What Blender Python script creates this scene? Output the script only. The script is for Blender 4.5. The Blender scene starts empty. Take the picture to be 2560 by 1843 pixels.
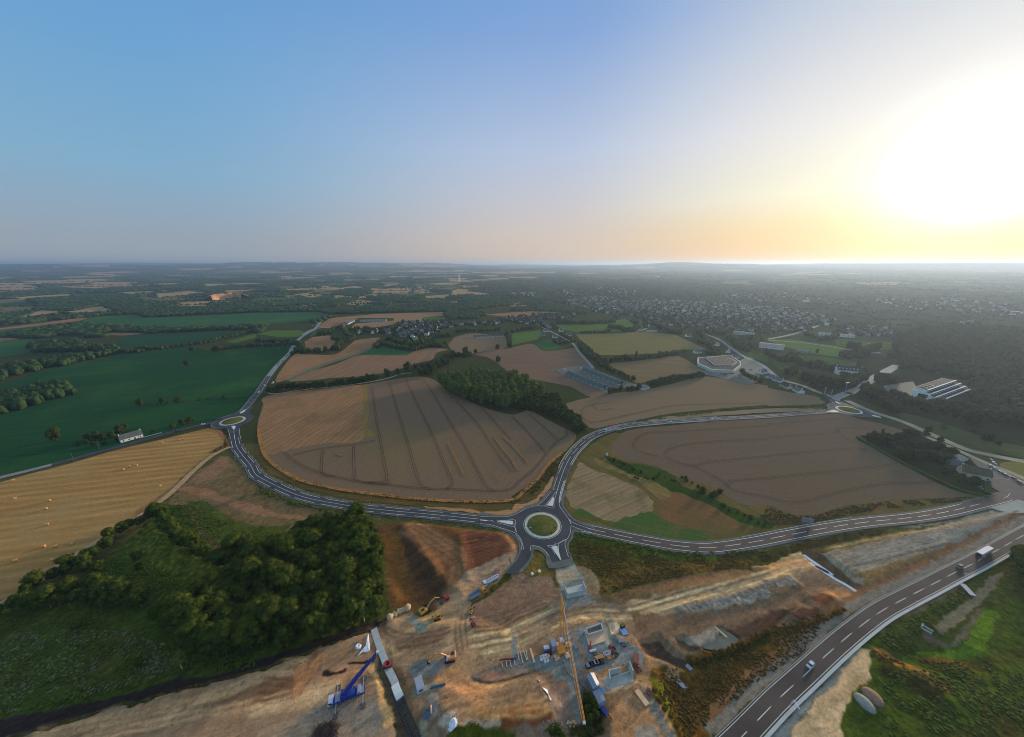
import bpy, math, random
import numpy as np
from mathutils import Vector, Matrix
R = math.radians
random.seed(7); RNG = np.random.default_rng(7)
SC = bpy.context.scene
COL = SC.collection
# ------------------------------------------------------------------ camera
CAM_H = 180.0; FPX = 880.0; PITCH = math.atan((921.5-660.0)/FPX)
cd = bpy.data.cameras.new("camera"); cam = bpy.data.objects.new("camera", cd); COL.objects.link(cam)
cam.location = (0, 0, CAM_H); cam.rotation_euler = (R(90)-PITCH, 0, 0)
cd.sensor_fit = 'HORIZONTAL'; cd.sensor_width = 36; cd.lens = 36*FPX/2560
cd.clip_start = 1.0; cd.clip_end = 200000.0
SC.camera = cam
# ------------------------------------------------------------------ sky, sun, exposure
SUN_AZ, SUN_EL = 50.1, 7.6            # degrees from +Y towards +X, above the horizon
SUN_DIR = Vector((math.sin(R(SUN_AZ))*math.cos(R(SUN_EL)), math.cos(R(SUN_AZ))*math.cos(R(SUN_EL)), math.sin(R(SUN_EL))))
W = bpy.data.worlds.new("World"); SC.world = W; W.use_nodes = True
def make_world():
    nt = W.node_tree; N = nt.nodes; L = nt.links
    for n in list(N): N.remove(n)
    out = N.new('ShaderNodeOutputWorld'); bg = N.new('ShaderNodeBackground')
    sky = N.new('ShaderNodeTexSky'); sky.sky_type = 'NISHITA'; sky.sun_disc = False
    sky.sun_elevation = R(SUN_EL); sky.sun_rotation = R(SUN_AZ)
    sky.altitude = 180; sky.air_density = 1.0; sky.dust_density = 1.2; sky.ozone_density = 2.5
    # evening haze of the real sky: a wide bright aureole round the low sun and a pink-grey band low down
    tc = N.new('ShaderNodeTexCoord'); nrm = N.new('ShaderNodeVectorMath'); nrm.operation = 'NORMALIZE'
    L.new(tc.outputs['Generated'], nrm.inputs[0])
    sep = N.new('ShaderNodeSeparateXYZ'); L.new(nrm.outputs[0], sep.inputs[0])
    dot = N.new('ShaderNodeVectorMath'); dot.operation = 'DOT_PRODUCT'; L.new(nrm.outputs[0], dot.inputs[0]); dot.inputs[1].default_value = SUN_DIR
    def math1(op, a, b=None):
        m = N.new('ShaderNodeMath'); m.operation = op
        for i, v in enumerate((a, b)):
            if v is None: continue
            if isinstance(v, (int, float)): m.inputs[i].default_value = v
            else: L.new(v, m.inputs[i])
        return m.outputs[0]
    ang = math1('ARCCOSINE', math1('MINIMUM', dot.outputs['Value'], 0.99999))
    def ramp(fac, stops):
        r = N.new('ShaderNodeValToRGB'); L.new(fac, r.inputs[0]); e = r.color_ramp.elements
        while len(e) < len(stops): e.new(0.5)
        for el, (p, c) in zip(e, stops): el.position = p; el.color = (*c, 1)
        return r.outputs[0]
    def add(a, b, s=1.0, op='ADD'):
        m = N.new('ShaderNodeMix'); m.data_type = 'RGBA'; m.blend_type = op; m.inputs[0].default_value = s
        L.new(a, m.inputs[6]); L.new(b, m.inputs[7]); return m.outputs[2]
    elev = math1('DIVIDE', math1('ARCSINE', math1('MAXIMUM', sep.outputs['Z'], 0.0)), 1.5708)
    angn = math1('DIVIDE', ang, 3.1416)
    far, mid, near = (ramp(elev, [(p/90.0, lin(c)) for p, c in t]) for t in (SKY_FAR, SKY_MID, SKY_NEAR))
    def fade(a0, a1):
        m = N.new('ShaderNodeMapRange'); m.interpolation_type = 'SMOOTHSTEP'; L.new(angn, m.inputs['Value'])
        m.inputs['From Min'].default_value = a0/180; m.inputs['From Max'].default_value = a1/180
        m.inputs['To Min'].default_value = 1; m.inputs['To Max'].default_value = 0; return m.outputs[0]
    def mix(f, a, b):
        m = N.new('ShaderNodeMix'); m.data_type = 'RGBA'
        if isinstance(f, float): m.inputs[0].default_value = f
        else: L.new(f, m.inputs[0])
        L.new(a, m.inputs[6]); L.new(b, m.inputs[7]); return m.outputs[2]
    air = mix(fade(10, 46), mix(fade(42, 92), far, mid), near)
    halo = ramp(angn, [(p/180, tuple(v*q for v in (1.0, 0.93, 0.78))) for p, q in ((0, 8), (3, 4), (5, 1.9), (8, 0.6), (11, 0.16), (15, 0.04), (20, 0.0))])
    m_ = N.new('ShaderNodeMapRange'); m_.interpolation_type = 'SMOOTHSTEP'; L.new(elev, m_.inputs['Value']); m_.inputs['From Max'].default_value = 6.5/90; m_.inputs['To Min'].default_value = .0
    dim = N.new('ShaderNodeMix'); dim.data_type = 'RGBA'; dim.blend_type = 'MULTIPLY'; dim.inputs[0].default_value = 1; L.new(halo, dim.inputs[6]); L.new(m_.outputs[0], dim.inputs[7]); s1 = add(air, dim.outputs[2])
    base = N.new('ShaderNodeMix'); base.data_type = 'RGBA'; base.blend_type = 'MULTIPLY'; base.inputs[0].default_value = 1
    L.new(sky.outputs[0], base.inputs[6]); base.inputs[7].default_value = (0.75, 0.95, 1.25, 1)
    s2 = mix(0.94, base.outputs[2], s1)
    L.new(s2, bg.inputs[0]); bg.inputs[1].default_value = SKY_STR
    L.new(bg.outputs[0], out.inputs[0])
EXPO = 0.95; SKY_STR = 0.12
def lin(c, k=None):
    k = (1/(SKY_STR*2**EXPO)) if k is None else k
    return tuple((v/255/12.92 if v < 10 else ((v/255+0.055)/1.055)**2.4)*k for v in c)
SKY_FAR = [(0, (158, 165, 176)), (3, (152, 164, 178)), (10, (132, 174, 202)), (20, (112, 166, 210)), (36, (86, 148, 210)), (60, (150, 165, 185)), (90, (176, 176, 182))]
SKY_MID = [(0, (214, 190, 172)), (4, (212, 194, 182)), (9, (200, 197, 202)), (15, (184, 197, 220)), (27, (134, 168, 216)), (36, (112, 156, 212)), (60, (160, 168, 184)), (90, (176, 176, 182))]
SKY_NEAR = [(0, (241, 188, 132)), (2, (243, 196, 136)), (4.5, (245, 212, 156)), (8, (246, 236, 204)), (15, (238, 232, 224)), (24, (216, 218, 220)), (32, (200, 206, 216)), (50, (180, 180, 190)), (90, (176, 176, 182))]
make_world()
sl = bpy.data.lights.new("sun", 'SUN'); sl.energy = 2.2; sl.angle = R(8); sl.color = (1.0, 0.8, 0.6)
so = bpy.data.objects.new("sun", sl); COL.objects.link(so); so.rotation_euler = SUN_DIR.to_track_quat('Z', 'Y').to_euler()
vs = SC.view_settings; vs.view_transform = 'Standard'; vs.look = 'None'; vs.gamma = 1.0; vs.use_curve_mapping = False; vs.exposure = EXPO
SC.cycles.filter_width = 1.0; SC.cycles.volume_bounces = 0; SC.cycles.max_bounces = 6
SC.cycles.volume_step_rate = 1.0
# ------------------------------------------------------------------ from a point seen in the photo to a point on the ground
_f = np.array([0, math.cos(PITCH), -math.sin(PITCH)]); _u = np.array([0, math.sin(PITCH), math.cos(PITCH)])
def ray(px, py, z=0.0):
    d = _f*FPX + np.array([1.0, 0, 0])*(px-1280) + _u*(921.5-py)
    t = (z-CAM_H)/min(d[2], -1e-3); return np.array([0, 0, CAM_H])+d*t
def px_of(x, y, z=0.0):
    q = np.array([x, y, z-CAM_H]); w = q @ _f; return 1280+FPX*q[0]/w, 921.5-FPX*(q @ _u)/w
S_ = 640/2268
TILE = {'F': (0, 0, 2560/2268)}
for i in range(4):
    for r_, y_ in (('A', 640), ('B', 980), ('C', 1400)): TILE[r_+str(i)] = (640*i, y_, S_)
TILE.update(D1=(1180, 1480, 320/2268), D2=(1000, 1580, 320/1987), D3=(1020, 1400, 240/2177), D4=(2240, 1040, 320/2268),
            D5=(2080, 880, 400/2268), D6=(1200, 1230, 280/2268), D7=(820, 1600, 160/1306), D8=(1360, 1500, 240/2177),
            D9=(1340, 1660, 260/2268), E1=(540, 1020, 120/2268), E2=(2040, 980, 160/2268))
def px(t, x, y): o = TILE[t]; return o[0]+x*o[2], o[1]+y*o[2]
def at(t, x, y, z=0.0): return ray(*px(t, x, y), z)
def G(s, z=0.0):
    """'B1 100,200 300,400 C1 5,6' -> ground points (x, y) of that outline"""
    out = []; t = None
    for w in s.split():
        if ',' in w: a, b = w.split(','); p = at(t, float(a), float(b), z); out.append((p[0], p[1]))
        else: t = w
    return np.array(out)
def smooth(P, step=3.0, closed=False):
    P = np.asarray(P, float); n = len(P)
    if n < 3 and not closed:
        m = max(2, int(np.linalg.norm(P[1]-P[0])/step)); return np.array([P[0]+(P[1]-P[0])*t for t in np.linspace(0, 1, m)])
    Q = []
    for i in range(n if closed else n-1):
        g = lambda k: P[k % n] if closed else P[min(max(k, 0), n-1)]
        p0, p1, p2, p3 = g(i-1), g(i), g(i+1), g(i+2)
        m = max(1, int(np.linalg.norm(p2-p1)/step))
        for k in range(m):
            t = k/m; Q.append(0.5*((2*p1)+(p2-p0)*t+(2*p0-5*p1+4*p2-p3)*t*t+(3*p1-p0-3*p2+p3)*t**3))
    if not closed: Q.append(P[-1])
    return np.array(Q)
def normals2(P):
    d = np.gradient(P, axis=0); l = np.linalg.norm(d, axis=1)[:, None]; d = d/np.maximum(l, 1e-6)
    return np.stack([-d[:, 1], d[:, 0]], 1)      # to the left of travel
def offset(P, o): return P+normals2(P)*o
def arclen(P): return np.concatenate([[0], np.cumsum(np.linalg.norm(np.diff(P, axis=0), axis=1))])
def cut(P, s0, s1):
    s = arclen(P); k = np.linspace(s0, s1, max(2, int((s1-s0)/2)+1)); return np.stack([np.interp(k, s, P[:, 0]), np.interp(k, s, P[:, 1])], 1)
# ------------------------------------------------------------------ numpy noise
def vnoise(x, y, seed=0):
    xi = np.floor(x).astype(np.int64); yi = np.floor(y).astype(np.int64); fx = x-xi; fy = y-yi
    def h(a, b):
        n = (a*374761393+b*668265263+seed*974634777) & 0xffffffff; n = ((n ^ (n >> 13))*1274126177) & 0xffffffff
        return ((n ^ (n >> 16)) & 0xffff)/65535.0
    u = fx*fx*(3-2*fx); v = fy*fy*(3-2*fy)
    return (h(xi, yi)*(1-u)+h(xi+1, yi)*u)*(1-v)+(h(xi, yi+1)*(1-u)+h(xi+1, yi+1)*u)*v
def fbm(x, y, seed=0, oct=4):
    s = 0; a = .5
    for i in range(oct): s = s+a*vnoise(x*2**i, y*2**i, seed+i); a *= .5
    return s/(1-.5**oct)
def sdist(x, y, P):
    """signed distance to polygon, negative inside"""
    d = np.full(x.shape, 1e18); ins = np.zeros(x.shape, bool); n = len(P)
    for i in range(n):
        ax, ay = P[i]; bx, by = P[(i+1) % n]; ex, ey = bx-ax, by-ay; L2 = max(ex*ex+ey*ey, 1e-9)
        t = np.clip(((x-ax)*ex+(y-ay)*ey)/L2, 0, 1); d = np.minimum(d, (x-ax-t*ex)**2+(y-ay-t*ey)**2)
        c = (ay > y) != (by > y); c &= x < (bx-ax)*(y-ay)/((by-ay) if by != ay else 1e-9)+ax; ins ^= c
    d = np.sqrt(d); return np.where(ins, -d, d)
def ldist(x, y, P):
    d = np.full(x.shape, 1e18)
    for i in range(len(P)-1):
        ax, ay = P[i]; bx, by = P[i+1]; ex, ey = bx-ax, by-ay; L2 = max(ex*ex+ey*ey, 1e-9)
        t = np.clip(((x-ax)*ex+(y-ay)*ey)/L2, 0, 1); d = np.minimum(d, (x-ax-t*ex)**2+(y-ay-t*ey)**2)
    return np.sqrt(d)
def sstep(a, b, x): t = np.clip((x-a)/(b-a), 0, 1); return t*t*(3-2*t)
# ------------------------------------------------------------------ colours: the colour a level matt surface should show in this light
def A(r, g, b): 
    l = lin((r, g, b), 1.0); return (min(l[0]/0.57, .9), min(l[1]/0.62, .9), min(l[2]/0.80, .9))
_M = {}
def mat(name, col, rough=0.8, metal=0.0, var=0.0, scale=1.0, bump=0.0, spec=0.3, col2=None):
    if name in _M: return _M[name]
    m = bpy.data.materials.new(name); m.use_nodes = True; nt = m.node_tree; N = nt.nodes; L = nt.links; b = N['Principled BSDF']
    b.inputs['Roughness'].default_value = rough; b.inputs['Metallic'].default_value = metal; b.inputs['Specular IOR Level'].default_value = spec
    b.inputs['Base Color'].default_value = (*col, 1)
    if var or col2:
        tc = N.new('ShaderNodeTexCoord'); n = N.new('ShaderNodeTexNoise'); n.inputs['Scale'].default_value = scale; n.inputs['Detail'].default_value = 6
        L.new(tc.outputs['Object'], n.inputs['Vector'])
        r = N.new('ShaderNodeMapRange'); L.new(n.outputs[0], r.inputs[0]); r.inputs[1].default_value = .3; r.inputs[2].default_value = .7
        mx = N.new('ShaderNodeMix'); mx.data_type = 'RGBA'; L.new(r.outputs[0], mx.inputs[0])
        c2 = col2 or tuple(min(1, c*(1+var)) for c in col); c1 = col if col2 else tuple(c*(1-var) for c in col)
        mx.inputs[6].default_value = (*c1, 1); mx.inputs[7].default_value = (*c2, 1); L.new(mx.outputs[2], b.inputs['Base Color'])
        if bump:
            bp = N.new('ShaderNodeBump'); bp.inputs['Strength'].default_value = 1; bp.inputs['Distance'].default_value = bump
            L.new(n.outputs[0], bp.inputs['Height']); L.new(bp.outputs[0], b.inputs['Normal'])
    _M[name] = m; return m
def field_mat(name, c1, c2, c3=None, ang=0.0, pitch=6.0, stripe=0.35, patch=0.02, bump=0.15, streak=0.15):
    """a field: drill rows or mowing stripes along a compass angle, worn and greener patches, straw noise"""
    m = bpy.data.materials.new(name); m.use_nodes = True; nt = m.node_tree; N = nt.nodes; L = nt.links; b = N['Principled BSDF']
    b.inputs['Roughness'].default_value = 1.0; b.inputs['Specular IOR Level'].default_value = 0.0
    tc = N.new('ShaderNodeTexCoord')
    mp = N.new('ShaderNodeMapping'); mp.inputs['Rotation'].default_value = (0, 0, R(ang)); L.new(tc.outputs['Object'], mp.inputs[0])
    def noise(vec, sc, det=4, ro=.55):
        n = N.new('ShaderNodeTexNoise'); n.inputs['Scale'].default_value = sc; n.inputs['Detail'].default_value = det; n.inputs['Roughness'].default_value = ro; L.new(vec, n.inputs['Vector']); return n.outputs[0]
    def rng(v, a, b2, c=0.0, d=1.0):
        r = N.new('ShaderNodeMapRange'); L.new(v, r.inputs[0])
        for i, k in enumerate((a, b2, c, d)): r.inputs[i+1].default_value = k
        return r.outputs[0]
    def mixc(f, a, b2):
        x = N.new('ShaderNodeMix'); x.data_type = 'RGBA'
        if isinstance(f, float): x.inputs[0].default_value = f
        else: L.new(f, x.inputs[0])
        for s, v in ((6, a), (7, b2)):
            if isinstance(v, tuple): x.inputs[s].default_value = (*v, 1)
            else: L.new(v, x.inputs[s])
        return x.outputs[2]
    # long streaks along the rows
    ms = N.new('ShaderNodeMapping'); ms.inputs['Scale'].default_value = (0.012, 1.0/pitch, 1); L.new(mp.outputs[0], ms.inputs[0])
    st = noise(ms.outputs[0], 1.0, 3, .6)
    mf = N.new('ShaderNodeMapping'); mf.inputs['Scale'].default_value = (0.06, 1.6/pitch*2, 1); L.new(mp.outputs[0], mf.inputs[0])
    sf = noise(mf.outputs[0], 1.0, 5, .7)
    wv = N.new('ShaderNodeTexWave'); wv.wave_type = 'BANDS'; wv.bands_direction = 'Y'; wv.inputs['Scale'].default_value = 0.314/pitch; wv.inputs['Distortion'].default_value = .6; wv.inputs['Detail'].default_value = 2; wv.inputs['Detail Scale'].default_value = .2; L.new(mp.outputs[0], wv.inputs[0])
    pt = noise(tc.outputs['Object'], patch, 6, .6); fine = noise(tc.outputs['Object'], .5, 8, .75)
    c = mixc(rng(st, .35, .65), tuple(v*(1-streak) for v in c1), tuple(min(1, v*(1+streak)) for v in c1))
    sc = N.new('ShaderNodeMath'); sc.operation = 'MULTIPLY'; L.new(wv.outputs['Fac'], sc.inputs[0]); sc.inputs[1].default_value = stripe
    c = mixc(sc.outputs[0], c, c2)
    c = mixc(rng(sf, .45, .75, 0, .55), c, c2)
    if c3: c = mixc(rng(pt, .5, .68, 0, .85), c, c3)
    vv = rng(fine, .25, .75, .74, 1.26)
    mul = N.new('ShaderNodeMix'); mul.data_type = 'RGBA'; mul.blend_type = 'MULTIPLY'; mul.inputs[0].default_value = 1; L.new(c, mul.inputs[6]); L.new(vv, mul.inputs[7])
    L.new(mul.outputs[2], b.inputs['Base Color'])
    bp = N.new('ShaderNodeBump'); bp.inputs['Distance'].default_value = bump; bp.inputs['Strength'].default_value = 1
    ad = N.new('ShaderNodeMath'); ad.operation = 'ADD'; L.new(fine, ad.inputs[0]); L.new(sf, ad.inputs[1]); L.new(ad.outputs[0], bp.inputs['Height']); L.new(bp.outputs[0], b.inputs['Normal'])
    return m
# ------------------------------------------------------------------ mesh helpers
def link(name, me, parent=None):
    o = bpy.data.objects.new(name, me); COL.objects.link(o)
    if parent is not None: o.parent = parent
    return o
def np_mesh(name, V, F, mats, mi=None, smooth_=False):
    """V (n,3); F (m,3) or (m,4) index array"""
    V = np.asarray(V, np.float32); F = np.asarray(F, np.int32); k = F.shape[1]
    me = bpy.data.meshes.new(name); me.vertices.add(len(V)); me.vertices.foreach_set('co', V.ravel())
    me.loops.add(F.size); me.loops.foreach_set('vertex_index', F.ravel())
    me.polygons.add(len(F)); me.polygons.foreach_set('loop_start', np.arange(0, F.size, k, dtype=np.int32))
    if mi is not None: me.polygons.foreach_set('material_index', np.asarray(mi, np.int32))
    if smooth_: me.polygons.foreach_set('use_smooth', np.ones(len(F), bool))
    for m in (mats if isinstance(mats, (list, tuple)) else [mats]): me.materials.append(m)
    me.update(calc_edges=True); return me
class MB:
    """collects boxes, bars, tubes and plates; build() links them as one mesh object"""
    def __init__(s): s.v = []; s.f = []; s.m = []; s.M = Matrix.Identity(4)
    def add(s, vs, fs, mi=0):
        n = len(s.v); s.v += [tuple(s.M @ Vector(v)) for v in vs]; s.f += [tuple(n+i for i in f) for f in fs]; s.m += [mi]*len(fs); return s
    def box(s, c, d, rz=0.0, mi=0, taper=1.0, rx=0.0, ry=0.0):
        x, y, z = d[0]/2, d[1]/2, d[2]/2
        m = Matrix.Translation(c) @ Matrix.Rotation(rz, 4, 'Z') @ Matrix.Rotation(ry, 4, 'Y') @ Matrix.Rotation(rx, 4, 'X')
        vs = [m @ Vector(((x if a else -x)*(taper if k else 1), (y if b else -y)*(taper if k else 1), z if k else -z)) for k in (0, 1) for a, b in ((0, 0), (1, 0), (1, 1), (0, 1))]
        return s.add(vs, [(3, 2, 1, 0), (4, 5, 6, 7), (0, 1, 5, 4), (1, 2, 6, 5), (2, 3, 7, 6), (3, 0, 4, 7)], mi)
    def cyl(s, p0, p1, r0, r1=None, n=10, mi=0, cap=True):
        r1 = r0 if r1 is None else r1; p0 = Vector(p0); p1 = Vector(p1); q = (p1-p0).to_track_quat('Z', 'Y')
        vs = []
        for p, r in ((p0, r0), (p1, r1)):
            for i in range(n): a = 2*math.pi*i/n; vs.append(p+q @ Vector((r*math.cos(a), r*math.sin(a), 0)))
        fs = [(i, (i+1) % n, n+(i+1) % n, n+i) for i in range(n)]
        if cap: fs += [tuple(range(n-1, -1, -1)), tuple(range(n, 2*n))]
        return s.add(vs, fs, mi)
    def bar(s, p0, p1, w, mi=0): return s.cyl(p0, p1, w/2, n=4, mi=mi)
    def prism(s, P, z0, z1, mi=0):
        n = len(P); P = [tuple(p[:2]) for p in P]
        ar = sum(P[i][0]*P[(i+1) % n][1]-P[(i+1) % n][0]*P[i][1] for i in range(n))
        if ar < 0: P = P[::-1]
        return s.add([(x, y, z0) for x, y in P]+[(x, y, z1) for x, y in P], [tuple(range(n-1, -1, -1)), tuple(range(n, 2*n))]+[(i, (i+1) % n, n+(i+1) % n, n+i) for i in range(n)], mi)
    def side(s, prof, y0, y1, mi=0):
        """profile in x-z, extruded along y"""
        n = len(prof); ar = sum(prof[i][0]*prof[(i+1) % n][1]-prof[(i+1) % n][0]*prof[i][1] for i in range(n))
        if ar < 0: prof = prof[::-1]
        return s.add([(x, y1, z) for x, z in prof]+[(x, y0, z) for x, z in prof], [tuple(range(n-1, -1, -1)), tuple(range(n, 2*n))]+[(i, (i+1) % n, n+(i+1) % n, n+i) for i in range(n)], mi)
    def lathe(s, prof, c=(0, 0, 0), n=14, mi=0):
        vs = []; fs = []
        for r, z in prof:
            for i in range(n): a = 2*math.pi*i/n; vs.append((c[0]+r*math.cos(a), c[1]+r*math.sin(a), c[2]+z))
        for k in range(len(prof)-1):
            for i in range(n): fs.append((k*n+i, k*n+(i+1) % n, (k+1)*n+(i+1) % n, (k+1)*n+i))
        return s.add(vs, fs, mi)
    def build(s, name, mats, parent=None):
        me = bpy.data.meshes.new(name); me.from_pydata(s.v, [], s.f)
        for m in (mats if isinstance(mats, (list, tuple)) else [mats]): me.materials.append(m)
        me.polygons.foreach_set('material_index', s.m); me.update(); return link(name, me, parent)
def tag(o, label=None, cat=None, group=None, kind=None):
    for k, v in (('label', label), ('category', cat), ('group', group), ('kind', kind)):
        if v: o[k] = v
    return o
def thing(name, label, cat, loc, rz=0.0, group=None):
    o = bpy.data.objects.new(name, None); COL.objects.link(o); o.location = loc; o.rotation_euler = (0, 0, rz); o.empty_display_size = .5
    return tag(o, label, cat, group)
KIDS = {}
def dup(root, loc, rz=0.0, label=None, group=None, scale=1.0, name=None):
    def kids(o): 
        return [c for c in COL.objects if c.parent == o]
    if root.name not in KIDS: KIDS[root.name] = [(c, kids(c)) for c in kids(root)]
    r = root.copy(); COL.objects.link(r); r.location = loc; r.rotation_euler = (0, 0, rz); r.scale = (scale,)*3 if isinstance(scale, (int, float)) else scale
    if name: r.name = name
    if label: r['label'] = label
    if group: r['group'] = group
    for c, gs in KIDS[root.name]:
        d = c.copy(); COL.objects.link(d); d.parent = r
        for g in gs: e = g.copy(); COL.objects.link(e); e.parent = d
    return r
def ribbon(name, P, a, b, z, m, kind='structure', parent=None, zf=None):
    """a strip between the offsets a (left) and b (right) of a line"""
    P = np.asarray(P, float); l = offset(P, a); r = offset(P, b); n = len(P)
    if zf is None: zl = zr = np.full(n, z)
    else: zl = zf(l[:, 0], l[:, 1])+z; zr = zf(r[:, 0], r[:, 1])+z
    V = np.concatenate([np.column_stack([l, zl]), np.column_stack([r, zr])])
    i = np.arange(n-1); F = np.stack([n+i, n+i+1, i+1, i], 1)
    o = link(name, np_mesh(name, V, F, m), parent)
    if kind: o['kind'] = kind
    return o
def strips(name, items, z, m, kind='structure'):
    """many painted lines [(points, half width)] as one marking object"""
    V = []; F = []; n0 = 0
    for P, hw in items:
        P = np.asarray(P, float); n = len(P); l = offset(P, hw); r = offset(P, -hw)
        V.append(np.column_stack([l, np.full(n, z)])); V.append(np.column_stack([r, np.full(n, z)]))
        i = np.arange(n-1)+n0; F.append(np.stack([n+i, n+i+1, i+1, i], 1)); n0 += 2*n
    o = link(name, np_mesh(name, np.concatenate(V), np.concatenate(F), m)); o['kind'] = kind; return o
def flat(name, P, z, m, kind='structure', sm=None, jit=0.0):
    """a level sheet with the given outline"""
    P = np.asarray(P, float)
    if sm: P = smooth(P, sm, True)
    if jit: P = P+np.stack([vnoise(P[:, 0]/4, P[:, 1]/4, 3)-.5, vnoise(P[:, 0]/4, P[:, 1]/4, 9)-.5], 1)*2*jit
    n = len(P); ar = np.sum(P[:, 0]*np.roll(P[:, 1], -1)-np.roll(P[:, 0], -1)*P[:, 1])
    if ar < 0: P = P[::-1]
    me = bpy.data.meshes.new(name); c = P.mean(0)
    me.from_pydata([(x-c[0], y-c[1], 0) for x, y in P], [], [tuple(range(n))]); me.materials.append(m)
    import bmesh
    bm = bmesh.new(); bm.from_mesh(me); bmesh.ops.triangulate(bm, faces=bm.faces[:]); bm.to_mesh(me); bm.free(); me.update()
    o = link(name, me); o.location = (c[0], c[1], z); o['kind'] = kind; return o
# ------------------------------------------------------------------ road centre lines (ground metres)
RC = {}
RC['west'] = smooth(G("D6 560,640 200,600 B1 2050,1140 1500,1085 1200,1058 860,1018 480,950 280,882 100,795 0,735 B0 2220,650 2150,565 2095,480 2078,380 2072,300"), 3)
RC['north'] = smooth(G("D6 1430,230 1540,40 B2 430,780 480,650 545,545 660,430 760,375 870,337 1000,307 1150,288 1400,266 1770,243 2268,217 B3 300,192 500,178 620,165"), 3)
RC['east'] = smooth(G("D6 1840,680 2040,730 B2 700,1222 1000,1286 1230,1330 1460,1368 1715,1387 1890,1372 2130,1336 2268,1310 B3 60,1297 240,1262 480,1217 710,1180 950,1150 1190,1127 1430,1095 1650,1053 1850,1003 2040,957 2180,915"), 3)
RC['south_east'] = smooth(G("C3 -380,1720 -200,1540 80,1250 330,1020 570,800 790,615 1000,462 1225,340 1440,230 1630,130 1810,40 B3 1970,1440 2130,1350 2268,1272 2500,1150 2700,1050"), 3)
RC['lane'] = smooth(G("B0 -500,900 0,765 300,690 700,585 1050,490 1400,395 1560,350 1750,305 1900,272 1990,255"), 4)      # country road to the left roundabout
RC['far_road'] = smooth(G("B0 2100,230 2180,140 2260,40 A1 0,1240 60,1150 120,1060 200,960 300,860 320,820 380,740 450,690 520,650 580,580 660,540"), 4)
C_RA = at('D6', 1264, 684)[:2]; C_RL = at('E1', 790, 635)[:2]; C_RR = at('E2', 1165, 650)[:2]
# ------------------------------------------------------------------ relief and soil of the ground near the camera
xs = np.arange(-420, 440.1, .6); ys = np.arange(70, 302.1, .55)
def grow(a, s, lim):
    o = [a]; 
    while abs(o[-1]) < lim: s *= 1.22; o.append(o[-1]+(s if a > 0 else -s))
    return o[1:]
gx = np.array(grow(-420, .9, 70000)[::-1]+list(xs)+grow(440, .9, 70000)); gy = np.array(grow(70, -1, 70)+list(ys)+grow(302, .9, 70000)) if False else np.concatenate([[-70000, -9000, -2000, -500, -100, 0, 40, 60], ys, grow(302, .9, 70000)])
X, Y = np.meshgrid(gx, gy); SH = X.shape; X = X.ravel(); Y = Y.ravel(); NEAR = (X > -425) & (X < 445) & (Y > 65) & (Y < 305)
WX = X+(fbm(X/5, Y/5, 11, 5)-.5)*4; WY = Y+(fbm(X/5, Y/5, 12, 5)-.5)*4       # wobbly coordinates so that edges are ragged
RG = []        # relief features: (outline, height, slope width)
def raise_(s, h, w, z=0.0): RG.append((G(s, z), h, w*1.15))
raise_("C0 -500,1800 0,1575 700,1385 1400,1195 2000,1045 2268,965 C1 0,975 400,830 700,720 955,625 1020,640 1050,740 1000,930 1080,1150 1170,1400 1195,1600 C1 1200,2000 C0 -500,2600", 3.0, 5.5, 3.0)   # left fill platform
raise_("C1 1160,545 1300,560 1900,560 2268,700 C2 640,560 1100,760 1250,1000 1400,1400 1500,1800 C1 1500,1800 1430,1400 1340,1150 1250,930 1180,760", 2.6, 6.0, 2.6)   # site level right of the culvert trench
raise_("C1 1650,1250 1760,1225 2000,1195 2268,1110 C2 60,1075 190,1085 300,1235 325,1290 230,1330 C1 2268,1340 1900,1420 1780,1430 1690,1330", 4.0, 6.5, 5.0)    # round ended earth bank
raise_("C1 1230,20 1320,-60 1400,60 1560,300 1500,340 1300,200", -3.5, 9)
raise_("B1 1330,1190 1700,1230 1780,1300 C1 1840,180 1780,250 1700,220 1560,20", 3.0, 8)
raise_("B1 1850,1260 2130,1280 2230,1370 2200,1480 1900,1590", 2.0, 9)
raise_("C2 1480,430 1560,425 1900,340 2268,235 C3 0,215 200,165 240,200 200,235 C2 2268,330 1900,420 1600,480 1500,480", 2.2, 3.5)    # gravel windrow
raise_("C3 230,500 300,455 420,460 470,500 420,545 300,560", 4.0, 6)
raise_("C3 400,360 500,330 600,380 590,420 480,430", 3.0, 6)
raise_("B3 560,1440 1100,1320 1700,1190 2268,1080 2500,1060 2500,1150 2268,1180 1700,1330 1300,1500 C3 900,190 790,100 B3 700,1560", 2.4, 7)    # stoned strip above the cut
raise_("B3 330,1420 420,1440 C3 620,60 810,240 790,275 600,160 430,50 B3 330,1450", -2.5, 2.5)       # the cut with the concrete channel
raise_("C2 1830,590 1995,690 1960,745 1790,780 1700,770 1800,720 1850,650", -2.2, 2.0); raise_("C2 1470,720 1540,700 1600,770 1560,790 1500,780", -1.5, 2)      # excavation with standing water
raise_("C2 1150,740 1290,700 1420,830 1600,920 1570,950 1380,870 1230,800", -2.0, 3)
raise_("C2 620,1180 780,1180 800,1400 760,1570 680,1700 560,1700 590,1400", -2.5, 5)
raise_("C2 700,100 1000,110 2100,60 2268,90 2268,130 1800,200 1300,260 850,330 780,300", 1.4, 6)
raise_("C3 940,640 1180,560 1500,730 1650,800 1500,760 1250,850 1150,860 1000,760", -2.0, 8)
raise_("C3 1250,880 1500,840 1850,880 1700,1150 1640,1160 1300,960 1050,860", -1.5, 6)
raise_("C3 950,900 1100,880 1400,1000 1700,1180 1600,1260 1300,1080 1050,960", 1.6, 6)
raise_("D8 1340,420 1420,400 1560,900 1600,1000 1530,960 1400,560", -1.2, 2.5)
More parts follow.
